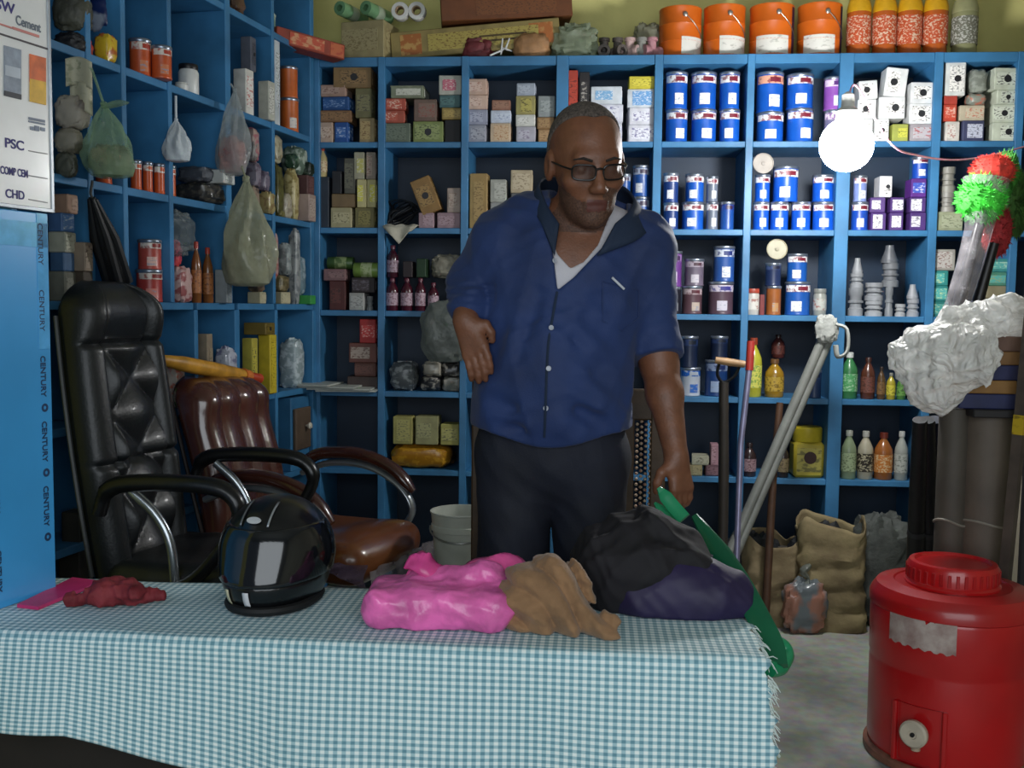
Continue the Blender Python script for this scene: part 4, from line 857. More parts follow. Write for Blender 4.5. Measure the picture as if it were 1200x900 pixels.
# ------------------------------------------------------------------ hanging bags (on nails in the left shelf)
def hang_bag(name, xk, yk, x0, x1, y0, y1, off, m, label, fill=None, seed=0, lean=0, knot=True, tail=None):
    top = atl(xk, yk, off); xm = (x0 + x1) / 2; p = atl(xm, y1, off); D = dist(p); W = (x1 - x0) / F * D; zt = atl(xm, y0, off).z
    H = zt - p.z
    t = thing(name, (p.x, p.y, p.z), YAW, label, 'bag')
    prof = [(0, .02), (.25, 0), (.42, .03), (.5, .16), (.49, .32), (.42, .5), (.30, .68), (.17, .84), (.07, .95), (.045, 1.0)]
    mb = MB(); nu = 40; vs = []
    for j in range(41):
        k = j / 40 * (len(prof) - 1); i = min(int(k), len(prof) - 2); f = k - i
        r = prof[i][0] * (1 - f) + prof[i + 1][0] * f; z = prof[i][1] * (1 - f) + prof[i + 1][1] * f
        for a in range(nu):
            th = 2 * pi * a / nu
            pl = 1 + (.10 + .14 * z) * sin(th * 7 + seed + 3 * sin(z * 4)) * (1 if z > .3 else z / .3) + .08 * sin(3 * th + z * 9 + seed)
            vs.append((r * W * cos(th) * pl + lean * W * z, r * W * .7 * sin(th) * pl, z * H))
    mb.add(vs, [(j * nu + a, j * nu + (a + 1) % nu, (j + 1) * nu + (a + 1) % nu, (j + 1) * nu + a) for j in range(40) for a in range(nu)])
    obj('film', mb, m, t)
    if fill:
        obj('contents', lump_mb((W * .8, W * .52, H * .42), 32, 22, .75, .75, .1, 6, seed), fill, t, loc=(0, 0, H * .03))
    if knot: obj('knot', lump_mb((W * .14, W * .14, H * .07), 14, 10, .8, .8, .1, 5, seed, False), m, t, loc=(lean * W, 0, H * .96))
    q = Matrix.Rotation(-YAW, 3, 'Z') @ (top - p)
    obj('string', MB().tube(bez([(lean * W, 0, H * .98), ((lean * W + q.x) / 2, q.y / 2, (H + q.z) / 2), tuple(q)], 8), .004, 6), m, t)
    if tail: obj('tail', MB().tube(bez([(lean * W, 0, H * .95), (tail * W * .5, -.01, H * 1.0), (tail * W, -.02, H * 1.0)], 8), [.014, .016, .018, .02, .02, .018, .015, .01, .003], 10, flat=.4), m, t)
    return t
hang_bag('hanging_bag', 107, 80, 102, 158, 122, 209, .10, mat_plastic_film('#a8c8a8', .5, .2), 'green translucent bag of parts hanging from the left shelf', fill=mat_print('#948a74', '#4a463a', 14, 14, .5), seed=1, lean=-.12, tail=.45)
hang_bag('hanging_bag', 206, 112, 193, 224, 140, 190, .04, mat('#c4ccd2', .45, bump=.3), 'small white bag hanging below the white jug', seed=2, lean=-.05)
hang_bag('hanging_bag', 270, 98, 254, 291, 106, 206, .05, mat_plastic_film('#c4cccc', .5, .2), 'clear plastic bag with red items hanging in the left shelf', fill=mat_print('#b87a70', '#7a3438', 16, 16, .5), seed=3, lean=.1)
hang_bag('hanging_bag', 283, 195, 263, 322, 210, 336, .10, mat_plastic_film('#c0c2a8', .72, .2), 'large pale translucent bag hanging near the shelf corner', fill=mat('#8c8c74', .6), seed=4, lean=-.05)
# clear bag with pink things standing on the third row
p = atl(196, 352, -.02)
bt = lbundle('clear_bag', 166, 226, 246, 300, -.06, '#8f989c', 'clear plastic bag puffed above the pink pouch, left shelf', 'bag', m=mat_plastic_film('#9aa4a6', .4, .15, .3), seed=44, amp=.07, freq=6)
lbundle('pink_pouch', 188, 212, 280, 314, -.08, '#c4405c', 'pink and orange pouch inside the clear bag, left shelf', 'packet', m=mat_print('#c83c68', '#e0602c', 6, 6, .5, .3), seed=45, amp=.06)
# black folded umbrella hanging
pt = atl(106, 226, .06); pb = atl(138, 330, .04)
t = thing('black_umbrella', tuple(pb), 0, 'black folded umbrella hanging above the black chair', 'umbrella')
q = pt - pb
obj('canopy', MB().tube([q * 0, q * .2, q * .5, q * .75, q * .95], [.036, .038, .034, .022, .010], 16, flat=.6), mat('#0e0f12', .6, bump=.6, bscale=30), t)
for k in range(6):
    a = 2 * pi * k / 6
    obj('fold', MB().tube([Vector((.034 * cos(a), .022 * sin(a), -.01 * (k % 3))), q * .5 + Vector((.032 * cos(a), .022 * sin(a), 0)), q * .93 + Vector((.01 * cos(a), .008 * sin(a), 0))], [.012, .012, .005], 8), mat('#121317', .5), t)
obj('strap', MB().tube([q * .93, q * 1.0, q * 1.05 + Vector((.01, 0, .02))], .004, 6), mat('#3c3c3c', .5), t)

# ------------------------------------------------------------------ lamp
bp_ = at(992, 170, 3.55)
t = thing('light_bulb', tuple(bp_), 0, 'glowing round white bulb hanging in front of the shelf', 'lamp')
R_ = .088  # globe oversized: its radius takes in the glare around the bulb
obj('globe', MB().lathe([(0, -R_)] + [(R_ * sin(a), -R_ * cos(a)) for a in np.linspace(.15, pi * .86, 22)], seg=36), mat('#ffffff', .3, var=0, emit=BULB_STRENGTH), t)
gl = -R_ * cos(pi * .86)
obj('socket', MB().lathe([(R_ * .42, gl - .004), (R_ * .44, gl + .03), (.022, gl + .045), (.02, gl + .085), (.006, gl + .095), (0, gl + .095)], seg=24), mat('#d8d8d4', .4), t)
w0 = bp_ + Vector((0, 0, gl + .09))
pts = bez([w0 + Vector((0, 0, -.004)), w0 + Vector((.03, 0, .02)), at(1042, 166, 3.6), at(1075, 182, 3.7), at(1130, 187, 3.8), at(1200, 172, 3.9), at(1260, 150, 4.0)], 40)
tag(obj('lamp_wire', MB().tube(pts, .0035, 6), mat('#c88a9c', .5)), 'thin pink wire running from the bulb to the right', 'wire')
# ================================================================== table with gingham cloth
TZ = 0.63
TF = atz(400, 755, TZ).y; TBk = atz(300, 687, TZ).y; TR = atz(893, 778, TZ).x
TL = -1.75
t = thing('counter_table', ((TL + TR) / 2, (TF + TBk) / 2, 0), 0, 'long narrow wooden counter table under the checked cloth', 'table')
cx_, cy_ = (TL + TR) / 2, (TF + TBk) / 2
obj('table_top', MB().box((0, 0, TZ - .022), (TR - TL - .02, TBk - TF - .02, .036), .003), mat('#5c4a38', .6), t, smooth=False)
for sx in (-1, 1):
    for sy in (-1, 1): obj('leg', MB().box((sx * ((TR - TL) / 2 - .06), sy * ((TBk - TF) / 2 - .05), (TZ - .04) / 2), (.045, .045, TZ - .04), .003), mat('#4c3c2e', .6), t, smooth=False)
obj('shade_panel', MB().box((0, -((TBk - TF) / 2 - .075), (TZ - .13) / 2 + .02), (TR - TL - .22, .012, TZ - .17), .002), mat('#1c1612', .7), t, smooth=False)  # dark board added to stand in for the shade below the cloth hem
for sy in (-1, 1): obj('apron', MB().box((0, sy * ((TBk - TF) / 2 - .05), TZ - .085), (TR - TL - .2, .02, .08), .002), mat('#54422f', .6), t, smooth=False)
def gingham():
    m = bpy.data.materials.new('gingham'); m.use_nodes = True; nt = m.node_tree; b = nt.nodes['Principled BSDF']
    b.inputs['Roughness'].default_value = .75; b.inputs['Sheen Weight'].default_value = .15
    uv = nt.nodes.new('ShaderNodeUVMap'); sp = nt.nodes.new('ShaderNodeSeparateXYZ'); nt.links.new(uv.outputs[0], sp.inputs[0])
    vals = []
    for ax in (0, 1):
        k = nt.nodes.new('ShaderNodeMath'); k.operation = 'MULTIPLY'; k.inputs[1].default_value = 1 / .0158; nt.links.new(sp.outputs[ax], k.inputs[0])
        s = nt.nodes.new('ShaderNodeMath'); s.operation = 'PINGPONG'; s.inputs[1].default_value = .5; nt.links.new(k.outputs[0], s.inputs[0])
        r = nt.nodes.new('ShaderNodeMapRange'); r.inputs[1].default_value = .19; r.inputs[2].default_value = .31; nt.links.new(s.outputs[0], r.inputs[0]); vals.append(r)
    ad = nt.nodes.new('ShaderNodeMath'); ad.operation = 'ADD'
    nt.links.new(vals[0].outputs[0], ad.inputs[0]); nt.links.new(vals[1].outputs[0], ad.inputs[1])
    hf = nt.nodes.new('ShaderNodeMath'); hf.operation = 'MULTIPLY'; hf.inputs[1].default_value = .5; nt.links.new(ad.outputs[0], hf.inputs[0])
    cr = nt.nodes.new('ShaderNodeValToRGB'); e = cr.color_ramp.elements
    e[0].position = 0; e[0].color = (*lin('#62909f'), 1); e[1].position = 1; e[1].color = (*lin('#e8f2f0'), 1)
    m2 = cr.color_ramp.elements.new(.5); m2.color = (*lin('#a2c4cc'), 1)
    nt.links.new(hf.outputs[0], cr.inputs[0]); nt.links.new(cr.outputs[0], b.inputs['Base Color'])
    return m
# cloth: back overhang, top, rounded front edge, front drop; ragged right end that falls over the table end
def cloth():
    path = []     # (y, z, arclength)
    y = TBk + .006; s = 0
    prof = [(TBk + .006, TZ - .10), (TBk + .006, TZ - .01), (TBk - .002, TZ + .004)]
    prof += [(TBk + (TF - TBk) * k / 14, TZ + .004) for k in range(1, 14)]
    prof += [(TF + .006, TZ + .004), (TF - .001, TZ + .001), (TF - .006, TZ - .008)]
    nd = 26
    drop = .36
    prof += [(TF - .008, TZ - .008 - (drop) * k / nd) for k in range(1, nd + 1)]
    arc = [0]
    for a, b in zip(prof, prof[1:]): arc.append(arc[-1] + sqrt((a[0] - b[0]) ** 2 + (a[1] - b[1]) ** 2))
    nx = 150; vs = []; uvs = []
    x1 = TR + .012
    for j, ((y, z), s) in enumerate(zip(prof, arc)):
        for i in range(nx + 1):
            u = i / nx; x = TL - .02 + (x1 - TL + .02) * u
            yy, zz = y, z
            k = max(0, (TZ - .008 - z) / drop) if y < TF else 0
            if k > 0:   # hanging part: gentle waves, uneven hem
                hem = .172 + .10 * min(1, max(0, (x + 0.98) / .4))
                zz = TZ - .008 - k * hem
                yy = y - .012 * k * (1 + sin(x * 11) * .8 + sin(x * 23 + 1) * .4) - .012 * k
                x += .03 * k * u
            elif y > TF and z > TZ:
                zz += .0015 * sin(x * 17 + y * 30) * max(0, sin(x * 5))
            x += (.006 * sin(z * 90 + y * 60) + .004 * sin(z * 190 + y * 130)) if i == nx else 0
            vs.append((x, yy, zz)); uvs.append((x, -s))
    fs = [(j * (nx + 1) + i, j * (nx + 1) + i + 1, (j + 1) * (nx + 1) + i + 1, (j + 1) * (nx + 1) + i) for j in range(len(prof) - 1) for i in range(nx)]
    me = bpy.data.meshes.new('table_cloth'); me.from_pydata(vs, [], fs); ul = me.uv_layers.new(name='UVMap')
    for l in me.loops: ul.data[l.index].uv = uvs[l.vertex_index]
    me.polygons.foreach_set('use_smooth', [True] * len(me.polygons))
    return me
cm = cloth(); o = obj('table_cloth', cm, gingham()); so = o.modifiers.new('s', 'SOLIDIFY'); so.thickness = .0015; so.offset = 1
tag(o, 'pale blue and white gingham cloth draped over the counter table', 'tablecloth')
CT = TZ + .006
# frayed white threads along the right hem
fr = MB(); rr = random.Random(3)
for k in range(150):
    f = rr.random()
    if f < .5: p = Vector((TR + .010, TF + (TBk - TF) * rr.random() * .8, CT - .002))
    else: p = Vector((TR + .012 + .03 * (f - .5) * .5, TF - .012, TZ - .02 - (f - .5) * .5))
    d = Vector((rr.uniform(.006, .022), rr.uniform(-.008, .006), rr.uniform(-.025, .004)))
    fr.tube([p, p + d * .6, p + d + Vector((0, 0, -.006))], [.0011, .001, .0006], 4)
fo = obj('frayed_threads', fr, mat('#c8d4d0', .8), o); fo['kind'] = 'stuff'

# ------------------------------------------------------------------ helmet
hp = atz(319, 707, CT); hy = hp.y + .03
ht = thing('motorcycle_helmet', (hp.x, hy, CT), 0, 'black full-face motorcycle helmet standing on the checked cloth', 'helmet')
HROT = Matrix.Rotation(radians(-4), 3, 'Z')      # faces the street, slightly left
ht.rotation_euler = (0, 0, radians(-5)); ht.scale = (.97, .97, .93)
HW, HD, HH = .112, .145, .232
def helm(p, grow=0.0):
    c = s_ell(p, (0, .01, .118), (HW + grow, HD - .012 + grow, .118 + grow))
    low = s_caps(p, (0, .02, .06), (0, .01, .10), .098 + grow, .105 + grow)
    chin = s_ell(p, (0, -.055, .062), (.086 + grow, .088 + grow, .07 + grow))
    d = smin(smin(c, low, .04), chin, .035)
    return np.maximum(d, .012 - p[:, 2])
def helm_shell(p):
    d = helm(p)
    inner = s_ell(p, (0, .01, .09), (HW - .022, HD - .04, .105)); d = smax(d, -inner, .006)
    op = np.maximum(np.maximum(p[:, 1] + .02, np.abs(p[:, 2] - .118) - .052), np.abs(p[:, 0]) - .2)
    return smax(d, -op, .004)
me = sdf_mesh('shell', helm_shell, (-.14, -.18, -.0), (.14, .18, .26), .0042)
BLACKG = mat('#0b0c0f', .28, var=.1, coat=.35)
obj('shell', me, BLACKG, ht)
def visor(p):
    d = np.maximum(helm(p, .0040), -helm(p, -.0050))
    zz = p[:, 2] - .006 * np.sin((p[:, 1] + .15) * 9)
    band = np.maximum(np.maximum(zz - .178, .063 - zz), p[:, 1] - .045)
    return smax(d, band, .003)
vm = sdf_mesh('visor', visor, (-.14, -.18, .03), (.14, .1, .21), .0036)
def smoke():
    m = bpy.data.materials.new('visor'); m.use_nodes = True; b = m.node_tree.nodes['Principled BSDF']
    b.inputs['Base Color'].default_value = (.006, .007, .009, 1); b.inputs['Roughness'].default_value = .12; b.inputs['Coat Weight'].default_value = .5
    return m
obj('visor', vm, smoke(), ht)
def solid(grow): 
    m_ = sdf_mesh('tmp', lambda p: helm(p, grow), (-.14, -.18, 0), (.14, .18, .27), .007)
    return BVHTree.FromPolygons([v.co[:] for v in m_.vertices], [q.vertices[:] for q in m_.polygons])
hb = solid(.0)
def h_strip(name, x, z0, z1, wd, m, up=True, n=10, out=.004):
    L, Rr = [], []
    for k in range(n + 1):
        z = z0 + (z1 - z0) * k / n
        for xx, arr in ((x - wd / 2, L), (x + wd / 2, Rr)):
            h, nn, i, dd = hb.ray_cast(Vector((xx, -.4, z)), Vector((0, 1, 0)))
            if h is None: h = Vector((xx, -.0, z)); nn = Vector((0, -1, 0))
            arr.append(h + nn * out)
    mb = MB(); mb.add(L + Rr, [(k, k + 1, n + 2 + k, n + 1 + k) for k in range(n)]); o = obj(name, mb, m, ht)
    s = o.modifiers.new('s', 'SOLIDIFY'); s.thickness = .002; s.offset = 0
    return o
h_strip('chin_stripe', -.052, .022, .056, .009, mat('#d8d2b0', .4))
h_strip('chin_stripe', -.006, .026, .056, .012, mat('#dcdce0', .4))
h_strip('crown_stripe', -.016 - .022, .185, .226, .004, mat('#8c9094', .3, .6))
h_strip('crown_stripe', .022, .185, .226, .004, mat('#b8bcc0', .3, .6))
h, nn, i, dd = hb.ray_cast(Vector((-.01, -.4, .196)), Vector((0, 1, 0)))
bd = obj('badge', MB().lathe([(0, .002), (.016, .002), (.017, 0)], seg=20, sy=.5), mat('#d0d2d4', .3, .3), ht); bd.location = h + nn * .003
bd.rotation_euler = nn.to_track_quat('Z', 'Y').to_euler()
for s in (-1, 1):
    obj('visor_pivot', MB().lathe([(.02, -.004), (.02, .004), (.015, .007), (0, .007)], (s * .108, .02, .125), 18, rot=Matrix.Rotation(s * pi / 2, 3, 'Y')), mat('#16171a', .35), ht)
obj('neck_trim', MB().tube([(.088 * cos(a), .005 + .112 * sin(a) - (.02 if sin(a) < 0 else 0), .010) for a in np.linspace(0, 2 * pi, 36, endpoint=False)], .010, 8, closed=True), mat('#0c0d0e', .7), ht)

# ------------------------------------------------------------------ pink bag, brown cloth, dark bundle, red cloth
def cloth_thing(name, f, lo, hi, h, m, label, cat):
    o = obj(name, sdf_mesh(name, f, lo, hi, h), m); tag(o, label, cat); return o
def tpt(px, py): return atz(px, py, CT)
pk = tpt(512, 735)
A = np.array
def f_pink(p):
    q = p - A([pk.x, pk.y, CT]); x = q[:, 0]
    body = s_box(q, (0, .05, .035), (.145, .085, .04), .033)
    body = smax(body, s_box(q, (0.0, .05, .04), (.16, .13, .075 ), .02), .02)
    tip = s_caps(q, (-.04, .075, .07), (.09, .085, .085), .02, .028)
    d = smin(body, tip, .03)
    d += .009 * folds(p, 34, 5, 5) + .0022 * folds(p, 95, 6, 4)
    return np.maximum(d, -q[:, 2])
PINK = mat('#e56ab0', .32, var=.18, vscale=16, coat=.3, bump=.5, bscale=28)
pt_ = thing('pink_bag', (pk.x, pk.y + .05, CT), 0, 'bright pink plastic carrier bag lying on the checked cloth', 'bag')
o = obj('pouch', sdf_mesh('pouch', f_pink, (pk.x - .2, pk.y - .08, CT - .005), (pk.x + .2, pk.y + .2, CT + .16), .0042), PINK, pt_); o.matrix_parent_inverse = Matrix.Translation(-pt_.location)
def handle_strip(name, pts, wds, m, parent, thick=.004, fl=.2):
    mb = MB(); P = bez(pts, 30); n = len(P); vs = []
    for k, p in enumerate(P):
        tt = (P[min(k + 1, n - 1)] - P[max(k - 1, 0)]).normalized(); sd = tt.cross(Vector((0, -.5, .86))).normalized()
        w_ = wds[0] + (wds[1] - wds[0]) * k / (n - 1)
        for j in range(7):
            u = j / 6 - .5; vs.append(p + sd * (u * w_) + Vector((0, 0, fl * w_ * (1 - 4 * u * u) + .003 * sin(9 * u + k * .7))))
    mb.add(vs, [(k * 7 + j, k * 7 + j + 1, (k + 1) * 7 + j + 1, (k + 1) * 7 + j) for k in range(n - 1) for j in range(6)])
    o = obj(name, mb, m, parent); s = o.modifiers.new('s', 'SOLIDIFY'); s.thickness = thick
    o.matrix_parent_inverse = Matrix.Translation(-parent.location); return o
yk = pk.y + .10
handle_strip('handle', [at(484, 655, yk - .01), at(500, 662, yk - .03), at(530, 680, yk), at(560, 686, yk + .0), at(585, 676, yk)], (.055, .075), mat('#e04c96', .35, var=.15, coat=.2), pt_)
handle_strip('handle', [at(484, 668, yk - .01), at(505, 680, yk - .03), at(535, 684, yk - .02), at(562, 668, yk), at(592, 662, yk + .02), at(610, 676, yk + .02)], (.05, .07), mat('#e85aa0', .35, var=.15, coat=.2), pt_)
# brown cloth
bk = tpt(655, 745)
def f_brown(p):
    q = p - A([bk.x, bk.y, CT])
    d = s_ell(q, (-.03, .07, .045), (.095, .075, .085))
    d = smin(d, s_caps(q, (-.08, .06, .03), (-.02, .08, .08), .035, .045), .03)
    d = smin(d, s_caps(q, (0, .05, .04), (.105, -.005, .012), .04, .018), .03)
    d = smin(d, s_caps(q, (-.06, .03, .02), (.03, .01, .015), .025, .02), .02)
    r = q @ A([.55, .2, .8]); k = np.abs(np.sin(62 * r + 1.9 * np.sin(q @ A([18, 9, -12]))))
    d += .017 * (.65 - k) + .007 * folds(p, 45, 12, 4) + .002 * folds(p, 120, 13, 3)
    return np.maximum(d, -q[:, 2])
cloth_thing('brown_cloth', f_brown, (bk.x - .17, bk.y - .07, CT - .005), (bk.x + .17, bk.y + .2, CT + .17), .0036, mat('#8a6848', .85, var=.12, vscale=30, bump=.15, bscale=200, sheen=.2), 'crumpled brown cloth heap beside the pink bag', 'cloth')
# dark jacket bundle with purple side
dk = tpt(775, 728)
JA, JB = at(832, 648, dk.y + .1), at(868, 724, dk.y + .06)
def f_dark(p):
    q = p - A([dk.x, dk.y, CT])
    d = s_ell(q, (-.03, .12, .06), (.16, .10, .125))
    d = smin(d, s_ell(q, (.10, .12, .05), (.11, .09, .085)), .04)
    d = smin(d, s_caps(q, (-.13, .13, .05), (-.02, .12, .17), .04, .03), .04)
    d += .016 * folds(p, 24, 31, 4) + .004 * folds(p, 80, 32, 3)
    d = smax(d, (p[:, 0] - (JB.x + (JA.x - JB.x) * (p[:, 2] - JB.z) / (JA.z - JB.z))) * .85, .02)
    return np.maximum(d, -q[:, 2])
jt = thing('jacket_bundle', (dk.x, dk.y + .12, CT), 0, 'black jacket bundle with purple bag front at the table end', 'bundle')
o = obj('jacket', sdf_mesh('jacket', f_dark, (dk.x - .25, dk.y - .05, CT - .005), (dk.x + .27, dk.y + .3, CT + .25), .005), mat('#131016', .8, var=.2, vscale=12), jt); o.matrix_parent_inverse = Matrix.Translation(-jt.location)
def f_purp(p):
    q = p - A([dk.x, dk.y, CT])
    d = s_ell(q, (.045, .075, .03), (.155, .075, .085))
    d = np.maximum(d, q[:, 1] - .09)
    d += .007 * folds(p, 26, 41, 4) + .002 * folds(p, 80, 42, 3)
    return np.maximum(d, -q[:, 2])
o = obj('purple_pouch', sdf_mesh('purple_pouch', f_purp, (dk.x - .2, dk.y - .06, CT - .005), (dk.x + .27, dk.y + .15, CT + .16), .005), mat('#22183f', .6, var=.12, vscale=10), jt); o.matrix_parent_inverse = Matrix.Translation(-jt.location)
zp = at(800, 640, dk.y + .15)
o = obj('zip_strip', MB().tube(bez([at(742, 632, dk.y + .10), at(790, 640, dk.y + .13), at(835, 652, dk.y + .16)], 12), .004, 6), mat('#54525c', .5), jt); o.matrix_parent_inverse = Matrix.Translation(-jt.location)
# red cloth
rk = tpt(120, 715)
def f_red(p):
    q = p - A([rk.x, rk.y, CT])
    d = s_caps(q, (-.075, .02, .012), (-.01, .03, .022), .014, .02)
    d = smin(d, s_caps(q, (-.02, .04, .02), (.05, .03, .026), .024, .02), .02)
    d = smin(d, s_caps(q, (.03, .05, .018), (.10, .055, .014), .018, .008), .015)
    d = smin(d, s_caps(q, (-.01, .06, .03), (.03, .055, .034), .018, .015), .02)
    d += .008 * folds(p, 60, 22, 4) + .004 * folds(p, 130, 23, 3)
    return np.maximum(d, -q[:, 2])
cloth_thing('red_cloth', f_red, (rk.x - .13, rk.y - .05, CT - .005), (rk.x + .14, rk.y + .12, CT + .09), .0032, mat('#640d18', .75, var=.3, vscale=26, col2='#8a2e34', bump=.2, bscale=120), 'crumpled dark red cloth beside the blue sheets', 'cloth')
# flat pink folder under the blue sheets
fq = [tpt(20, 712), tpt(45, 715), tpt(118, 684), tpt(85, 680)]
mb = MB(); n4 = len(fq); vs = [(v.x, v.y, CT) for v in fq] + [(v.x, v.y, CT + .007) for v in fq]
mb.add(vs, [(0, 1, 2, 3), (4, 5, 6, 7)] + [(i, (i + 1) % 4, 4 + (i + 1) % 4, 4 + i) for i in range(4)])
tag(obj('pink_folder', mb, mat('#c8306c', .5, var=.1), smooth=False), 'flat pink folder between the blue sheets and the red cloth', 'folder')

# ------------------------------------------------------------------ blue sheet stack and cement poster on the left
fa = radians(13.8); FD = Vector((sin(fa), cos(fa), 0)); FN = Vector((cos(fa), -sin(fa), 0))
fc = atz(66, 691, CT)                          # far bottom corner on the table
hB = atp(47, 250, fc, FN).z - CT
bt = thing('blue_sheet_stack', (fc.x, fc.y, CT), -fa, 'tall glossy blue sheet stack with printed edge at the left', 'sheets')
# local: +y = FD, +x = FN ; face at x=0, runs from y=0 towards -y
Ln = .62
for k in range(4):
    th = .018
    sh = obj('sheet', MB().box((-th / 2 - k * (th + .001), -Ln / 2 - .004 * (k % 2), hB / 2 + .002 * (k % 2)), (th, Ln, hB), .0015), mat('#3f9ad6', .3, var=.06, vscale=3, coat=.25), bt, smooth=False)
INK = mat('#123258', .6)
rt = Matrix(((0, 0, 1), (1, 0, 0), (0, 1, 0)))  # text x -> +y, text y -> +z, normal -> +x
rv = Matrix(((0, 0, 1), (0, 1, 0), (-1, 0, 0)))   # text runs downwards: text x -> -z, text y -> +y
z = hB - .02; k = 0
while z > .10:
    if k % 2 == 0:
        text_obj('print', 'CENTURY', .019, INK, bt, Matrix.Translation((.0008, -.030, z)) @ rv.to_4x4()); z -= .105
    else:
        obj('print_mark', MB().lathe([(.004, 0), (.009, 0), (.009, .0006), (.004, .0006), (.004, 0)], (.0004, -.021, z - .004), 14, rot=Matrix.Rotation(pi / 2, 3, 'Y'), cap=False), INK, bt); z -= .032
    k += 1
for j, zz in enumerate((.28, .12)):
    text_obj('print', 'CENTURY', .019, INK, bt, Matrix.Translation((.0008, -.16, zz)) @ rv.to_4x4())
obj('clear_tape', MB().box((.0005, -.214, hB - .045), (.0012, .42, .05), 0), mat('#6cb4e0', .15, var=.1, vscale=30), bt, smooth=False)
obj('clear_tape', MB().box((.0005, -.018, hB - .14), (.0012, .03, .28), 0), mat('#5aa8de', .15, var=.08, vscale=30), bt, smooth=False)
# poster: laminated board standing on the sheets, same plane, a bit further in
pb_ = atp(64, 248, fc, FN); pl = pb_ - fc; y0 = pl.dot(FD)
hP = .56
pt2 = thing('cement_poster', (pb_.x, pb_.y, CT + hB + .004), -fa, 'white laminated cement price board above the blue sheets', 'poster')
obj('board', MB().box((-.006, -.31, hP / 2), (.008, .62, hP), .001), mat('#dcdcda', .35, var=.03, coat=.3), pt2, smooth=False)
for (ly, lz, sy, sz) in ((-.31, .004, .62, .008), (-.31, hP - .004, .62, .008), (-.004, hP / 2, .008, hP), (-.616, hP / 2, .008, hP)):
    obj('frame_edge', MB().box((-.006, ly, lz), (.014, sy, sz), .001), mat('#9aa0a6', .35, .3), pt2, smooth=False)
def pw(px, py):     # poster local (y,z) from pixel
    q = atp(px, py, pb_, FN) - Vector(pt2.location); return q.dot(FD), q.z
def ptext(s, px, py, size, m):
    y, z = pw(px, py); return text_obj('print', s, size, m, pt2, Matrix.Translation((-.0012, y, z)) @ rt.to_4x4())
VIO = mat('#3a3478', .6); GRY = mat('#6c7480', .6); RED = mat('#c88078', .6)
def psize(px, py, hpx): return abs(pw(px, py)[1] - pw(px, py - hpx)[1]) / .70
y_, z_ = pw(18, 17)
o = text_obj('print', 'JSW', psize(10, 14, 12), VIO, pt2, Matrix.Translation((-.0012, y_, z_)) @ rt.to_4x4(), align='RIGHT')
def fit(o, px0, px1, py):
    """scale a text so it runs between two pixel columns"""
    xs = [v.co.x for v in o.data.vertices]; w0 = max(xs) - min(xs); ya, yb = pw(px0, py)[0], pw(px1, py)[0]
    k = abs(yb - ya) / max(w0, 1e-6); o.data.transform(Matrix.Diagonal((k, 1, 1, 1)))
fit(o, -10, 18, 14)
for s, a, b, py, hp_, m in (('Cement', 19, 48, 28, 11, GRY), ('PSC', 6, 28, 172, 11, VIO), ('COMP CEM', 1, 33, 203, 9, VIO), ('CHD', 7, 29, 231, 10, VIO)):
    o = ptext(s, a, py, psize(a, py, hp_), m); fit(o, a, b, py)
def pquad(name, x0, x1, yt, yb, m, out=.0006, slope=.30):
    pts = [pw(x0, yb), pw(x1, yb + (x1 - x0) * slope), pw(x1, yt + (x1 - x0) * slope), pw(x0, yt)]
    vs = [(-.002 + out, y, z) for y, z in pts] + [(-.0005 + out, y, z) for y, z in pts]
    return obj(name, MB().add(vs, [(0, 1, 2, 3), (4, 5, 6, 7)] + [(i, (i + 1) % 4, 4 + (i + 1) % 4, 4 + i) for i in range(4)]), m, pt2, smooth=False)
pquad('print_line', -20, 61, 32, 34, mat('#4a4448', .6), slope=.32)
pquad('print_sack', 5, 25, 53, 110, mat('#8c96a4', .5, var=.25, vscale=25), slope=.27)
pquad('print_sack_band', 5, 25, 106, 112, mat('#2c3038', .5), .0011, slope=.24)
pquad('print_sack_band', 6, 24, 76, 88, mat('#b4bcc6', .5), .0011, slope=.25)
pquad('print_sack', 35, 54, 63, 96, mat('#d86830', .5, var=.2, vscale=25), slope=.27)
pquad('print_sack', 35, 54, 92, 119, mat('#d8a830', .5, var=.15, vscale=25), .0009, slope=.22)
for x0, x1, yt, yb in ((0, 14, 27, 29), (15, 46, 31, 34)): pquad('print_rule', x0, x1, yt, yb, RED, slope=.33)
for x0, x1, yt, yb in ((34, 53, 137, 140), (34, 53, 141, 143), (36, 40, 148, 152), (41, 46, 147, 153), (48, 53, 149, 153)): pquad('print_rule', x0, x1, yt, yb, mat('#8890a0', .6), slope=.2)
for yy in (176, 205, 233): pquad('print_rule', 34, 56, yy, yy + 1, mat('#9a9898', .6), slope=.18)
for x0, x1, yy in ((0, 60, 60),): pass
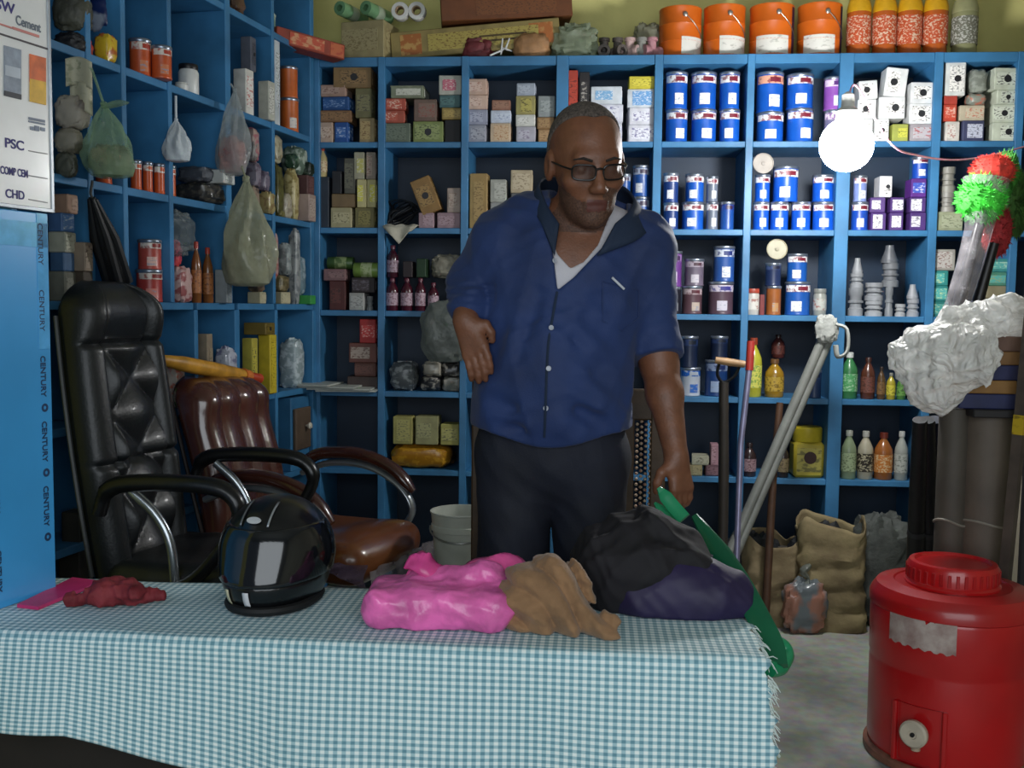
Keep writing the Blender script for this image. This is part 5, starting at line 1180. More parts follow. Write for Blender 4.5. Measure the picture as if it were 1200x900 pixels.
# ================================================================== office chairs (local frame: x = forward, y = left, z = up)
def star_base(t, m_leg, m_wheel, zc, rad=.29):
    obj('gas_column', MB().lathe([(.028, .08), (.028, zc * .55), (.02, zc * .55), (.02, zc)], seg=18), mat('#1c1c1e', .35, .5), t)
    for k in range(5):
        a = 2 * pi * k / 5 + .3; d = Vector((cos(a), sin(a), 0))
        obj('base_leg', MB().tube([d * .02 + Vector((0, 0, .11)), d * rad * .6 + Vector((0, 0, .095)), d * rad + Vector((0, 0, .07))], [.026, .022, .016], 8), m_leg, t)
        c = obj('caster', MB().lathe([(.008, -.02), (.026, -.018), (.03, 0), (.026, .018), (.008, .02)], tuple(d * rad + Vector((0, 0, .031))), 16, rot=Matrix.Rotation(pi / 2, 3, 'X')), m_wheel, t)
def chair_panel(nu, nv, half, zlo, zhi, recline, front, back, curve=0.0):
    """closed cushion panel; front(u,v)/back(u,v) give the bulge in x"""
    mb = MB(); N = nu + 1
    def P(u, v, f):
        hw = half(v); y = u * hw; z = zlo + (zhi - zlo) * v
        x0 = -recline * (z - zlo) + curve * sin(v * pi)
        edge = max(0, 1 - abs(u) ** 7) ** .5 * max(0, 1 - abs(2 * v - 1) ** 16) ** .5
        return (x0 + f(u, v) * edge, y, z)
    vf = [P(-1 + 2 * i / nu, j / nv, front) for j in range(nv + 1) for i in range(N)]
    vb = [P(-1 + 2 * i / nu, j / nv, back) for j in range(nv + 1) for i in range(N)]
    fs = [(j * N + i, j * N + i + 1, (j + 1) * N + i + 1, (j + 1) * N + i) for j in range(nv) for i in range(nu)]
    o = len(vf)
    mb.add(vf + vb, fs + [tuple(o + k for k in f[::-1]) for f in fs])
    me = mb.mesh('p'); bm = bmesh.new(); bm.from_mesh(me); bmesh.ops.remove_doubles(bm, verts=bm.verts, dist=.0015); bmesh.ops.recalc_face_normals(bm, faces=bm.faces); bm.to_mesh(me); bm.free()
    me.polygons.foreach_set('use_smooth', [True] * len(me.polygons)); return me
LEA = mat('#14181b', .42, var=.15, vscale=12, bump=.10, bscale=120, coat=.08)
# ---- black high-back chair
YC = 2.66
bc = at(262, 600, YC)
t = thing('office_chair', (bc.x, YC, 0), radians(-5), 'black leather high-back office chair with tufted backrest', 'chair')
t.scale = (.96, .96, .98)
SZ = .56
def hw_b(v): 
    return .20 + .02 * sin(v * pi) - (.10 * max(0, (v - .90) / .10) ** 2.2)
def front_b(u, v):
    b = .045 + .030 * np.clip((abs(u) - .52) / .2, 0, 1)           # side bolsters
    z = v
    if v < .82:
        k_ = np.clip((.60 - abs(u)) / .12, 0, 1); b += .034 * k_ * (abs(sin(pi * (v * 4.4 + u * .85))) * abs(sin(pi * (v * 4.4 - u * .85)))) ** .8
    b -= .018 * math.exp(-((abs(u) - .58) / .05) ** 2)
    for s in (.42, .80): b -= .016 * math.exp(-((v - s) / .010) ** 2)
    if v > .82: b += .03 * sin((v - .82) / .18 * pi) * (1 - .3 * abs(u))     # head roll
    return b
me = chair_panel(80, 140, hw_b, SZ - .06, 1.335, .13, front_b, lambda u, v: -.028)
me.transform(Matrix.Translation((-.25, 0, 0)))
obj('backrest', me, LEA, t)
me = chair_panel(24, 40, lambda v: hw_b(v) * .97, SZ - .05, 1.325, .13, lambda u, v: -.03, lambda u, v: -.046)
me.transform(Matrix.Translation((-.25, 0, 0)))
obj('back_shell', me, mat('#0a0b0c', .45), t)
obj('seam_piping', MB().tube([(-.25 - .13 * (z - SZ + .06) - .02, -hw_b((z - SZ + .06) / (1.335 - SZ + .06)) - .002, z) for z in np.linspace(SZ, 1.24, 30)], .006, 6), mat('#4c4e50', .35), t)
def f_seat(p):
    d = s_box(p, (-.03, 0, SZ - .02), (.22, .225, .065), .055)
    d = smin(d, s_caps(p, (.15, -.17, SZ - .015), (.15, .17, SZ - .015), .06, .06), .03)
    return d + .004 * folds(p, 14, 3, 3)
obj('seat', sdf_mesh('seat', f_seat, (-.34, -.34, SZ - .14), (.38, .34, SZ + .1), .010), LEA, t)
for s in (-1, 1):
    y = s * .262
    loop = bez([(-.22, y, .74), (-.19, y, .805), (-.10, y, .825), (.08, y, .825), (.15, y, .80), (.165, y, .75), (.12, y, .67), (.05, y, .59), (-.02, y, .55)], 36)
    obj('armrest', MB().tube(loop, [.022] * 4 + [.028] * 12 + [.026] * 6 + [.022] * 15, 12, flat=.8), mat('#0d0e10', .3), t)
    obj('arm_bracket', MB().tube(bez([(-.14, y * .93, .80), (-.07, y * .93, .74), (-.03, y * .93, .66), (-.02, y * .93, .52)], 14), .013, 10), mat('#a8aeb2', .25, .9), t)
star_base(t, mat('#101112', .35), mat('#0a0a0a', .5), SZ - .08)

# ---- brown chair, still in its plastic wrap
BRN = mat('#4f2c24', .24, var=.15, vscale=10, coat=.8, bump=.22, bscale=16)
YD = 3.27
dc = at(360, 600, YD)
t = thing('office_chair', (dc.x, YD, 0), radians(-15), 'brown leather office chair wrapped in clear plastic behind the helmet', 'chair')
t.scale = (.94, .94, .98)
SZ2 = .47
def front_c(u, v):
    b = .05 + .03 * sin(v * pi) + .007 * abs(sin(pi * (u + 1) * 2.0)) + .05 * math.exp(-((v - .9) / .12) ** 2)
    for k in (-.5, 0, .5): b -= .006 * math.exp(-((u - k) / .06) ** 2)
    return b
me = chair_panel(48, 50, lambda v: .22 - .07 * max(0, (v - .86) / .14) ** 2, SZ2 - .02, 1.035, .27, front_c, lambda u, v: -.045, .02)
me.transform(Matrix.Translation((-.24, 0, 0)))
obj('backrest', me, BRN, t)
obj('seam_piping', MB().tube([(-.24 - .28 * (z - SZ2 + .02) - .005, -.232, z) for z in np.linspace(SZ2 + .05, .99, 20)], .007, 6), mat('#1c0f0c', .4), t)
def f_seat2(p):
    d = s_box(p, (.06, 0, SZ2 + .0), (.28, .25, .065), .06)
    d = smin(d, s_ell(p, (.25, 0, SZ2 + .01), (.13, .24, .075)), .04)
    return d + .003 * folds(p, 14, 3, 3)
obj('seat', sdf_mesh('seat', f_seat2, (-.34, -.34, SZ2 - .14), (.46, .34, SZ2 + .14), .010), mat('#6a3c1c', .3, var=.12, vscale=8, coat=.4), t)
def wrap(u, v):
    y = -.262 + .05 * (u - .5); return (-.18 + .55 * u, -.262 - .02 * v - .012 * sin(u * 30 + v * 7), SZ2 + .02 - v * .16 * (.6 + .4 * sin(u * 6)))
o = obj('plastic_wrap', MB().grid(wrap, 40, 14), mat_plastic_film('#6a5a6c', .75, .12, .2), t)
o = obj('plastic_wrap', MB().grid(lambda u, v: (.375 + .015 * v + .008 * sin(u * 28), -.25 + .5 * u, SZ2 - .0 - v * .14 * (.7 + .3 * sin(u * 7))), 40, 12), mat_plastic_film('#8a8488', .6, .12, .2), t)
for s in (-1, 1):
    y = s * .30
    pad = bez([(-.20, y, .69), (-.12, y, .735), (.04, y, .742), (.18, y, .70), (.27, y, .62)], 26)
    obj('arm_pad', MB().tube(pad, [.014, .02] + [.03] * 21 + [.03, .026, .022, .014], 14, flat=.75), mat('#3c1e16', .25, var=.1, coat=.5), t)
    fr_ = bez([(-.20, y, .66), (-.08, y, .703), (.08, y, .70), (.21, y, .64), (.265, y, .56), (.22, y, .49), (.10, y, .45), (-.04, y * .95, .42)], 34)
    obj('arm_frame', MB().tube(fr_, .020, 10, flat=.6), mat('#9aa0a4', .28, .75), t)
star_base(t, mat('#8a9094', .3, .7), mat('#121212', .5), SZ2 - .07)

# ---- wooden cane chair behind the man
WD = mat('#4a3826', .55, var=.2, vscale=10, bump=.15, bscale=40)
yw = 2.98
xl, xr = at(552, 560, yw).x, at(780, 560, yw).x
zt = at(760, 456, yw).z
t = thing('cane_chair', ((xl + xr) / 2, yw, 0), 0, 'wooden armchair with woven cane back behind the man', 'chair'); W2 = (xr - xl) / 2
for s in (-1, 1):
    obj('back_post', MB().box((s * (W2 - .025), 0, zt / 2 + (.06 if s < 0 else 0)), (.045, .035, zt + (.12 if s < 0 else 0)), .005), WD, t, smooth=False)
    obj('leg', MB().box((s * (W2 - .03), -.36, .22), (.04, .04, .44), .004), WD, t, smooth=False)
obj('top_rail', MB().box((0, 0, zt - .045), (W2 * 2 - .07, .028, .09), .005), WD, t, smooth=False)
obj('seat_rail', MB().box((0, 0, .46), (W2 * 2 - .07, .03, .06), .004), WD, t, smooth=False)
for s in (-.62, 0, .62): obj('back_stile', MB().box((s * W2, 0, .765), (.03, .024, zt * 1 - .09 - .49), .003), WD, t, smooth=False)
obj('seat', MB().box((0, -.18, .44), (W2 * 2 - .04, .40, .03), .006), mat('#6a5a38', .7, bump=.3), t, smooth=False)
mb = MB(); rr = random.Random(5)
nz = int((zt - .09 - .49) / .016)
for side in (-1, 1):
    for i in range(6):
        x = side * W2 * (.70 + .045 * i)
        for j in range(nz):
            mb.lathe([(0, -.0052), (.0050, -.002), (.0050, .002), (0, .0052)], (x, -.010, .50 + .016 * j + (.008 if i % 2 else 0)), 6)
o = obj('woven_cane', mb, mat('#c4b69c', .45, var=.5, vscale=90, col2='#8a4a34'), t); o['kind'] = 'stuff'

# ---- white bucket on a low stool
bp2 = at(541, 600, 3.2)
zst = .30
t = thing('low_stool', (bp2.x, 3.2, 0), .3, 'low dark stool under the white bucket', 'stool')
obj('stool_top', MB().box((0, 0, zst - .015), (.30, .30, .03), .004), mat('#2c241e', .6), t, smooth=False)
for sx in (-1, 1):
    for sy in (-1, 1): obj('leg', MB().box((sx * .12, sy * .12, (zst - .03) / 2), (.035, .035, zst - .03), .003), mat('#241d18', .6), t, smooth=False)
r1 = (at(578, 600, 3.2).x - at(505, 600, 3.2).x) / 2; hb_ = at(541, 598, 3.2).z - zst
t = thing('plastic_bucket', (bp2.x, 3.2, zst), 0, 'white plastic bucket left of the man', 'bucket')
obj('pail', MB().lathe([(r1 * .74, 0), (r1 * .76, .005), (r1 * .92, hb_ * .80), (r1 * .97, hb_ * .805), (r1 * .97, hb_ * .86), (r1 * .94, hb_ * .87), (r1 * .97, hb_ - .006), (r1, hb_ - .004), (r1, hb_), (r1 * .94, hb_), (r1 * .9, hb_ * .8), (r1 * .7, .01), (0, .01)], seg=36), mat('#b4b8ae', .45, var=.08), t)
obj('bail_handle', MB().tube([(r1 * 1.0 * cos(a), -r1 * 1.0 * abs(sin(a)) * .9 - .004, hb_ * .83 - r1 * .35 * sin(a)) for a in np.linspace(0, pi, 18)], .003, 6), mat('#8a8c88', .3, .6), t)
# ================================================================== the man
YM = 2.50
def m(px, py, dy=0.0): return np.array(at(px, py, YM + dy))
HC = m(687, 193, -.06)                      # head centre
fyaw, fpit, frol = radians(17), radians(17), radians(3)
Fw = Vector((sin(fyaw) * cos(fpit), -cos(fyaw) * cos(fpit), -sin(fpit))).normalized()
Lx = Vector((cos(fyaw), sin(fyaw), 0)).normalized(); Uz = Fw.cross(Lx).normalized()
Lx = (Matrix.Rotation(frol, 3, Fw) @ Lx).normalized(); Uz = Fw.cross(Lx).normalized()
HR = np.array([Lx, Fw, Uz], np.float32)     # rows: his left, forward, up
HS = 1.13
def hl(p): return ((p - HC.astype(np.float32)) @ HR.T) / HS
def head_sdf(p):
    q = hl(p)
    d = s_ell(q, (0, -.014, .034), (.074, .096, .086))
    d = smin(d, s_ell(q, (0, .022, -.028), (.060, .072, .088)), .03)
    d = smin(d, s_ell(q, (0, .036, -.078), (.045, .050, .042)), .025)
    d = smin(d, s_ell(q, (0, .072, -.098), (.022, .018, .017)), .02)
    d = smin(d, s_caps(q, (-.034, .076, .026), (.034, .076, .026), .012, .012), .018)      # brow
    for s in (-1, 1):
        d = smin(d, s_ell(q, (s * .043, .060, -.022), (.020, .020, .016)), .022)             # cheekbones
        d = smax(d, -s_ell(q, (s * .031, .100, .006), (.017, .018, .012)), .012)            # sockets
        d = smin(d, s_ell(q, (s * .031, .074, .004), (.0135, .0125, .0115)), .004)            # lids
        d = smin(d, s_ell(q, (s * .0115, .099, -.034), (.0085, .0095, .0075)), .006)          # nostril wings
        ear = s_ell(q, (s * .076, -.012, -.004), (.010, .022, .032)); ear = smax(ear, -s_ell(q, (s * .088, -.004, -.002), (.008, .012, .020)), .004)
        d = smin(d, ear, .008)
        d = smax(d, -s_caps(q, (s * .020, .094, -.040), (s * .030, .084, -.066), .002, .003), .008)   # nasolabial crease
    d = smin(d, s_caps(q, (0, .084, .014), (0, .106, -.028), .0075, .0125), .010)           # nose
    d = smin(d, s_caps(q, (-.019, .084, -.061), (.019, .084, -.061), .0065, .0065), .008)
    d = smin(d, s_caps(q, (-.016, .083, -.073), (.016, .083, -.073), .0075, .0075), .006)
    d = smax(d, -s_caps(q, (-.021, .094, -.0665), (.021, .094, -.0665), .0022, .0022), .004)
    return d * HS
# limbs (world points)
SHR, ELR, WRR = m(588, 288, .0), m(553, 338, .02), m(545, 374, -.09)
SHL, ELL, WRL = m(756, 300, .02), m(772, 425, .03), m(792, 532, -.06)
def hand(p, wr, dirf, side, back, curl, L=.165):
    """five fingers on a palm; dirf: pointing direction, side: towards the thumb, back: back of the hand"""
    dirf, side, back = [np.array(v, float) / np.linalg.norm(v) for v in (dirf, side, back)]
    pc = wr + dirf * L * .28
    d = s_caps(p, wr + dirf * .005, wr + dirf * L * .12, .026, .026)
    for k, o in enumerate((.020, .007, -.007, -.020)):
        d = smin(d, s_caps(p, wr + dirf * .02 + side * o * .8, wr + dirf * L * .50 + side * o * 1.25, .0155, .0125), .012)
    lens = (.40, .46, .43, .34)
    for k, o in enumerate((.0265, .009, -.009, -.026)):
        b0 = wr + dirf * L * .50 + side * o; a = 0; pt = b0; dd = dirf
        for seg, fr in enumerate((.46, .30, .24)):
            a += curl[seg]; dd = dirf * cos(a) - back * sin(a) + side * (o * 1.2)
            dd = dd / np.linalg.norm(dd); nx = pt + dd * L * lens[k] * fr
            d = smin(d, s_caps(p, pt, nx, .0098 - .0009 * seg, .0092 - .0010 * seg), .0035); pt = nx
    t0 = wr + dirf * L * .14 + side * .024; t1 = t0 + (dirf * .55 + side * .75 - back * .25) * L * .20; t2 = t1 + (dirf * .85 + side * .35 - back * .35) * L * .18; t3 = t2 + (dirf * .9 - side * .05 - back * .4) * L * .13
    d = smin(d, s_caps(p, t0 - side * .01, t1, .017, .0125), .012); d = smin(d, s_caps(p, t1, t2, .0120, .0105), .004); d = smin(d, s_caps(p, t2, t3, .0105, .0085), .004)
    return d
def torso(p, g=0.0):
    d = s_ell(p, m(658, 335, .02), (.198 + g, .120 + g, .20 + g))
    d = smin(d, s_ell(p, m(650, 430, -.005), (.172 + g, .130 + g, .20 + g)), .06)
    d = smin(d, s_ell(p, m(647, 525, .015), (.176 + g, .125 + g, .15 + g)), .06)
    d = smin(d, s_caps(p, m(602, 285, .03), m(744, 296, .03), .064 + g, .064 + g), .05)
    d = smin(d, s_caps(p, m(672, 262, .03), m(610, 278, .03), .055 + g, .060 + g), .05)
    d = smin(d, s_caps(p, m(685, 262, .03), m(745, 288, .03), .055 + g, .060 + g), .05)
    return d
def uarms(p, g=0.0):
    a = smin(s_caps(p, SHR, ELR, .054 + g, .047 + g), s_caps(p, SHR, m(590, 330, .0), .05 + g, .04 + g), .03)
    b = s_caps(p, SHL, ELL, .056 + g, .046 + g)
    return np.minimum(a, b)
FEET = [m(604, 600, .0), m(690, 600, .02)]
hipR, hipL = m(603, 540, .01), m(690, 540, .01)
kneR = np.array([hipR[0] - .005, YM - .03, .47]); kneL = np.array([hipL[0] + .005, YM + .0, .47])
ankR = np.array([hipR[0] - .01, YM + .03, .09]); ankL = np.array([hipL[0] + .01, YM + .05, .09])
def legs(p, g=0.0):
    d = None
    for h_, k, a in ((hipR, kneR, ankR), (hipL, kneL, ankL)):
        e = smin(s_caps(p, h_, k, .085 + g, .060 + g), s_caps(p, k, a, .060 + g, .042 + g), .03)
        d = e if d is None else np.minimum(d, e)
    return d
DR = (m(562, 426, -.12) - m(545, 374, -.09)); DL = (m(803, 600, -.07) - m(792, 532, -.06))
def body(p):
    p = p.astype(np.float32)
    d = torso(p); d = smin(d, uarms(p), .03)
    fa_ = s_caps(p, ELR, WRR, .044, .029); fb = smin(s_caps(p, ELL, (ELL * .65 + WRL * .35), .045, .043), s_caps(p, (ELL * .65 + WRL * .35), WRL, .043, .028), .02)
    d = smin(d, np.minimum(fa_, fb), .02)
    d = smin(d, legs(p), .03)
    d = smin(d, s_caps(p, m(676, 282, .02), HC + np.array([-.012, .035, -.07]), .060, .054), .035)
    d = smin(d, head_sdf(p), .016)
    nr = np.linalg.norm(p - WRR, axis=1) < .26
    if nr.any(): d[nr] = smin(d[nr], hand(p[nr], WRR, DR + np.array([0, 0, 0]), (.75, -.25, .5), (.35, -.9, .1), (.12, .28, .22), .165), .012)
    nl = np.linalg.norm(p - WRL, axis=1) < .26
    if nl.any(): d[nl] = smin(d[nl], hand(p[nl], WRL, DL, (-.75, -.65, .0), (.62, -.75, .1), (.25, .45, .35), .165), .012)
    return d
root = thing('person', (float(hipR[0] + hipL[0]) / 2, YM, 0), 0, 'man in a rolled-sleeve blue shirt and glasses leaning over the counter', 'person')
INV = Matrix.Translation(-root.location)
def mpart(name, me, mt, parent=root, **k):
    o = obj(name, me, mt, parent, **k); o.matrix_parent_inverse = INV if parent is root else Matrix.Identity(4); return o
SKIN = mat('#774c36', .48, var=.10, vscale=30, bump=.12, bscale=160)
STUB = mat('#5c3f31', .65, var=.25, vscale=220, bump=.2, bscale=300)
me = sdf_mesh('body', body, (-.55, YM - .42, .04), (.45, YM + .30, 1.80), .0046)
LIP = mat('#5a2f28', .5, var=.1)
ob = mpart('body', me, [SKIN, STUB, LIP])
V = np.array([v.co[:] for v in me.vertices], np.float32)
cen = np.array([p.center[:] for p in me.polygons], np.float32); q = hl(cen)
st = (np.linalg.norm(q, axis=1) < .17) & (q[:, 1] > .0) & (q[:, 2] < -.045 + .015 * np.sin(q[:, 0] * 60)) & (q[:, 2] > -.13) & ~((np.abs(q[:, 0]) < .012) & (q[:, 2] > -.055))
lip = (np.abs(q[:, 0]) < .021) & (np.abs(q[:, 2] + .067) < .0115) & (q[:, 1] > .072)
ix = np.where(lip, 2, np.where(st, 1, 0)).astype(np.int32); me.polygons.foreach_set('material_index', ix)
# hair: short grey crop
def hair(p):
    q = hl(p)
    d = s_ell(q, (0, -.016, .036), (.0775, .0985, .0895)); d = smin(d, s_ell(q, (0, -.03, -.01), (.073, .078, .07)), .02)
    front = q[:, 1] - (.052 - .55 * np.abs(q[:, 0]) + .0) - .55 * (q[:, 2] - .11)          # receding hair line
    side = -(q[:, 2] + .012 + .35 * (q[:, 1] + .02))
    side = np.maximum(side, q[:, 1] - .045)
    inner = s_ell(q, (0, -.014, .034), (.070, .092, .082))
    d = np.maximum(np.maximum(d, -inner), np.maximum(front, side))
    return d * HS + .0008 * folds(p, 500, 9, 3)
b0, b1 = HC - .16, HC + .16
mpart('hair', sdf_mesh('hair', hair, b0, b1, .0032), mat('#5c524c', .9, var=.35, vscale=180, bump=.5, bscale=400))
# eyebrows
def headpt(x, y, z): return Vector(HC) + (Lx * x + Fw * y + Uz * z) * HS
for s in (-1, 1):
    mpart('eyebrow', MB().tube([headpt(s * .014, .0925, .0225), headpt(s * .032, .0905, .028), headpt(s * .049, .079, .0235)], [.0035, .004, .002], 8, flat=.8), mat('#2c2420', .9))
# glasses
gt = mpart('glasses', MB().tube([headpt(-.009, .101, .007), headpt(0, .104, .010), headpt(.009, .101, .007)], .0024, 8), mat('#0d0d10', .3))
for s in (-1, 1):
    rim = []
    for k in range(28):
        a = 2 * pi * k / 28; ca, sa = cos(a), sin(a)
        x = .031 + .0235 * math.copysign(abs(ca) ** .55, ca); z = .001 + .0150 * math.copysign(abs(sa) ** .6, sa)
        rim.append(headpt(s * x, .1005 - .30 * max(0, x - .02) , z))
    o = obj('rim', MB().tube(rim, .0021, 8, closed=True), mat('#0d0d10', .3), gt)
    lens = obj('lens', MB().add(rim, [tuple(range(28))]), mat_plastic_film('#20242a', .35, .05, .0), gt)
    obj('temple_arm', MB().tube([headpt(s * .0545, .090, .006), headpt(s * .068, .062, .008), headpt(s * .0765, .0, .008), headpt(s * .0775, -.025, -.006)], .0022, 6), mat('#0d0d10', .3), gt)
# ---------------- clothes
def P2(px, py, dy=-.13): v = at(px, py, YM + dy); return (v.x, v.z)
VOPEN = [P2(*c) for c in ((650, 215), (641, 240), (647, 290), (653, 340), (672, 325), (712, 282), (738, 248), (735, 215))]
CREASE = []
for (xa, ya, xb, yb, w_) in ((706, 352, 742, 388, .010), (690, 372, 738, 418, .010), (662, 462, 706, 494, .008), (672, 482, 732, 512, .008), (566, 468, 622, 484, .009), (574, 498, 628, 506, .008), (604, 296, 588, 352, .010), (742, 330, 738, 440, .012), (590, 360, 572, 430, .010), (668, 400, 728, 452, .009), (630, 345, 610, 420, .009), (700, 440, 736, 474, .008)):
    CREASE.append((m(xa, ya, -.13), m(xb, yb, -.12), w_ * 2.2))
def shirt(p):
    p = p.astype(np.float32); z = p[:, 2]
    fold = .0075 * folds(p, 20, 61, 5, (1, .6, .8)) + .0035 * folds(p, 52, 62, 4)
    t_ = torso(p, .023)
    # loose lower part, sags over the belt
    skirt = s_ell(p, m(648, 470, .0), (.190, .147, .14)); t_ = smin(t_, skirt, .05)
    d = smin(t_, uarms(p, .014), .03)
    # rolled cuffs
    cr_ = smin(s_caps(p, m(554, 330, .01), m(553, 340, -.01), .060, .058), smin(s_caps(p, m(552, 347, -.025), m(552, 349, -.03), .057, .057), s_caps(p, m(551, 356, -.045), m(551, 358, -.05), .052, .051), .006), .006)
    cl_ = s_caps(p, m(771, 405, .03), m(773, 418, .028), .056, .057)
    d = smin(d, np.minimum(cr_, cl_), .008) + fold
    for a_, b_, w_ in CREASE:
        d = d + .013 * np.exp(-(np.maximum(s_caps(p, a_, b_, 0, 0), 0) / w_) ** 2)
    for y_ in (336, 345, 353):
        e_ = m(553, y_, 0); d = d + .006 * np.exp(-((p[:, 2] - e_[2]) / .006) ** 2) * (p[:, 0] < m(585, 340)[0])
    hemz = P2(640, 520)[1] + .018 * np.cos((p[:, 0] - m(646, 500)[0]) * 16) * -1 + .008
    d = smax(d, hemz - z, .004)
    endl = (p - m(773, 421, .03)) @ (np.array(WRL - ELL) / np.linalg.norm(WRL - ELL)); arml = s_caps(p, ELL, WRL, .09, .09)
    d = np.where(arml < .0, smax(d, endl, .003), d)
    v = s_poly(p[:, 0], z, VOPEN); v = np.maximum(v, p[:, 1] - (YM + .04))
    d = smax(d, -v, .005)
    neck = s_caps(p, m(680, 285, .02), HC + np.array([0, .03, .05]), .080, .085); d = smax(d, -neck, .006)
    return d
SH = mat('#172f60', .72, var=.14, vscale=7, bump=.12, bscale=260, sheen=.1)
SHD = mat('#14263f', .75, var=.12, vscale=7, bump=.12, bscale=260)
sm_ = sdf_mesh('shirt', shirt, (-.55, YM - .30, .75), (.45, YM + .30, 1.62), .0052)
sh = mpart('shirt', sm_, SH)
SB = BVHTree.FromPolygons([v.co[:] for v in sm_.vertices], [p_.vertices[:] for p_ in sm_.polygons])
# vest under the open collar
NECK = [P2(*c) for c in ((630, 180), (640, 250), (652, 296), (668, 314), (684, 306), (701, 285), (712, 255), (716, 230), (716, 180))]
def vest(p):
    p = p.astype(np.float32)
    d = torso(p, .006) + .0015 * folds(p, 40, 71, 3)
    d = np.maximum(d, p[:, 2] - P2(700, 232)[1]); d = np.maximum(d, P2(650, 352)[1] - p[:, 2])
    v = np.maximum(s_poly(p[:, 0], p[:, 2], NECK), p[:, 1] - (YM + .05)); d = smax(d, -v, .003)
    d = np.maximum(d, p[:, 1] - YM - .02)
    return d
mpart('vest', sdf_mesh('vest', vest, (-.3, YM - .25, 1.05), (.3, YM + .1, 1.6), .0045), mat('#c9c6cc', .8, var=.05, bump=.1, bscale=200))
# trousers
def trousers(p):
    p = p.astype(np.float32)
    d = smin(torso(p, .008), legs(p, .014), .03) + .006 * folds(p, 17, 81, 5, (1, 1, .5)) + .0025 * folds(p, 50, 82, 3)
    d = smax(d, p[:, 2] - P2(640, 500)[1], .006); d = smax(d, .06 - p[:, 2], .004)
    return d
mpart('trousers', sdf_mesh('trousers', trousers, (-.45, YM - .3, .03), (.3, YM + .3, 1.02), .007), mat('#0f1424', .75, var=.2, vscale=6, bump=.1, bscale=200))
for a in (ankR, ankL):
    mpart('shoe', sdf_mesh('shoe', lambda p: np.maximum(smin(s_ell(p, (a[0], a[1] - .06, .035), (.048, .135, .05)), s_ell(p, (a[0], a[1] + .01, .06), (.042, .05, .06)), .03), -p[:, 2] + .002), (a[0] - .08, a[1] - .22, -.01), (a[0] + .08, a[1] + .12, .14), .009), mat('#16120f', .5))
# collar: two stand-up flaps
def strip(name, up, low, mt, thick=.006, n=18):
    U, Lw = bez(up, n), bez(low, n); vs = []
    for a, b in zip(U, Lw):
        for k in range(5): vs.append(a.lerp(b, k / 4))
    mb = MB().add(vs, [(j * 5 + k, j * 5 + k + 1, (j + 1) * 5 + k + 1, (j + 1) * 5 + k) for j in range(n) for k in range(4)])
    o = mpart(name, mb, mt); s_ = o.modifiers.new('s', 'SOLIDIFY'); s_.thickness = thick; s_.offset = 0; return o
A_ = lambda px, py, dy: at(px, py, YM + dy)
strip('collar', [A_(655, 262, -.105), A_(640, 238, -.06), A_(632, 214, .0), A_(650, 207, .07), A_(700, 210, .10)],
      [A_(650, 300, -.125), A_(636, 265, -.10), A_(622, 238, .0), A_(640, 232, .09), A_(700, 240, .13)], SHD)
strip('collar', [A_(700, 210, .10), A_(728, 218, .075), A_(742, 232, .02), A_(738, 246, -.05), A_(722, 262, -.10)],
      [A_(700, 240, .13), A_(745, 246, .09), A_(762, 262, .0), A_(748, 280, -.08), A_(700, 300, -.125)], SHD)
# placket seam, buttons, pocket and pen
def on_shirt(px, py, out): 
    h, n_ = on_surface(SB, px, py, out); return h, n_
pl_ = [on_shirt(x, y, .0015)[0] for x, y in ((653, 342), (648, 370), (643, 400), (641, 430), (640, 460), (639, 490), (638, 512))]
pl_ = [x for x in pl_ if x is not None]
mpart('placket', MB().tube(bez(pl_, 24), .0032, 6), SHD)
pl2 = [on_shirt(x, y, .0012)[0] for x, y in ((651, 300), (645, 270), (641, 248))]
for x, y in ((648, 306), (646, 385), (643, 432), (640, 478)):
    h, n_ = on_shirt(x, y, .003)
    if h is None: continue
    o = mpart('button', MB().lathe([(.0035, .0022), (.0058, .003), (.0065, .001), (.006, 0), (0, 0)], seg=12), mat('#b8bcc8', .35)); o.matrix_parent_inverse = INV
    o.location = h; o.rotation_euler = n_.to_track_quat('Z', 'Y').to_euler()
pk_ = [on_shirt(x, y, .002)[0] for x, y in ((706, 330), (728, 336), (748, 340), (748, 372), (728, 388), (706, 376), (706, 330))]
if all(x is not None for x in pk_): mpart('pocket', MB().tube(pk_, .0012, 6), SH)
a, b = on_shirt(716, 325, .006)[0], on_shirt(730, 339, .006)[0]
if a and b: mpart('pen', MB().tube([a, b], .003, 8), mat('#c8ccd4', .3))
# ================================================================== right side of the shop
# ---- red water cooler
c0 = atz(1107, 882, 0)
D0 = dist(c0); RC = 88.5 / F * D0
t = thing('water_cooler', (c0.x, c0.y, 0), radians(-22), 'red insulated water cooler with round lid and white tap', 'cooler')
zt_ = at(1030, 690, c0.y).z
REDP = mat('#b81418', .32, var=.10, vscale=4, coat=.35)
obj('base_ring', MB().lathe([(RC * .99, 0), (RC * 1.03, .004), (RC * 1.03, .022), (RC * .98, .03)], seg=56), mat('#8a5a48', .5, var=.3), t)
zm = zt_ * .60
obj('body', MB().lathe([(RC * .96, .02), (RC * .985, .05), (RC * .99, zm - .012), (RC * .985, zm - .006), (RC * .985, zm + .004), (RC * .995, zm + .01), (RC, zt_ * .9), (RC * .99, zt_ * .92), (RC * .985, zt_ * .925)], seg=64), REDP, t)
obj('top_cover', MB().lathe([(RC * .99, zt_ * .915), (RC * 1.015, zt_ * .925), (RC * 1.015, zt_ * .975), (RC * .99, zt_), (RC * .93, zt_ + .018), (RC * .72, zt_ + .026), (RC * .70, zt_ + .022), (0, zt_ + .022)], seg=64), mat('#a81416', .35, var=.12, vscale=5, coat=.3), t)
RL = RC * .56
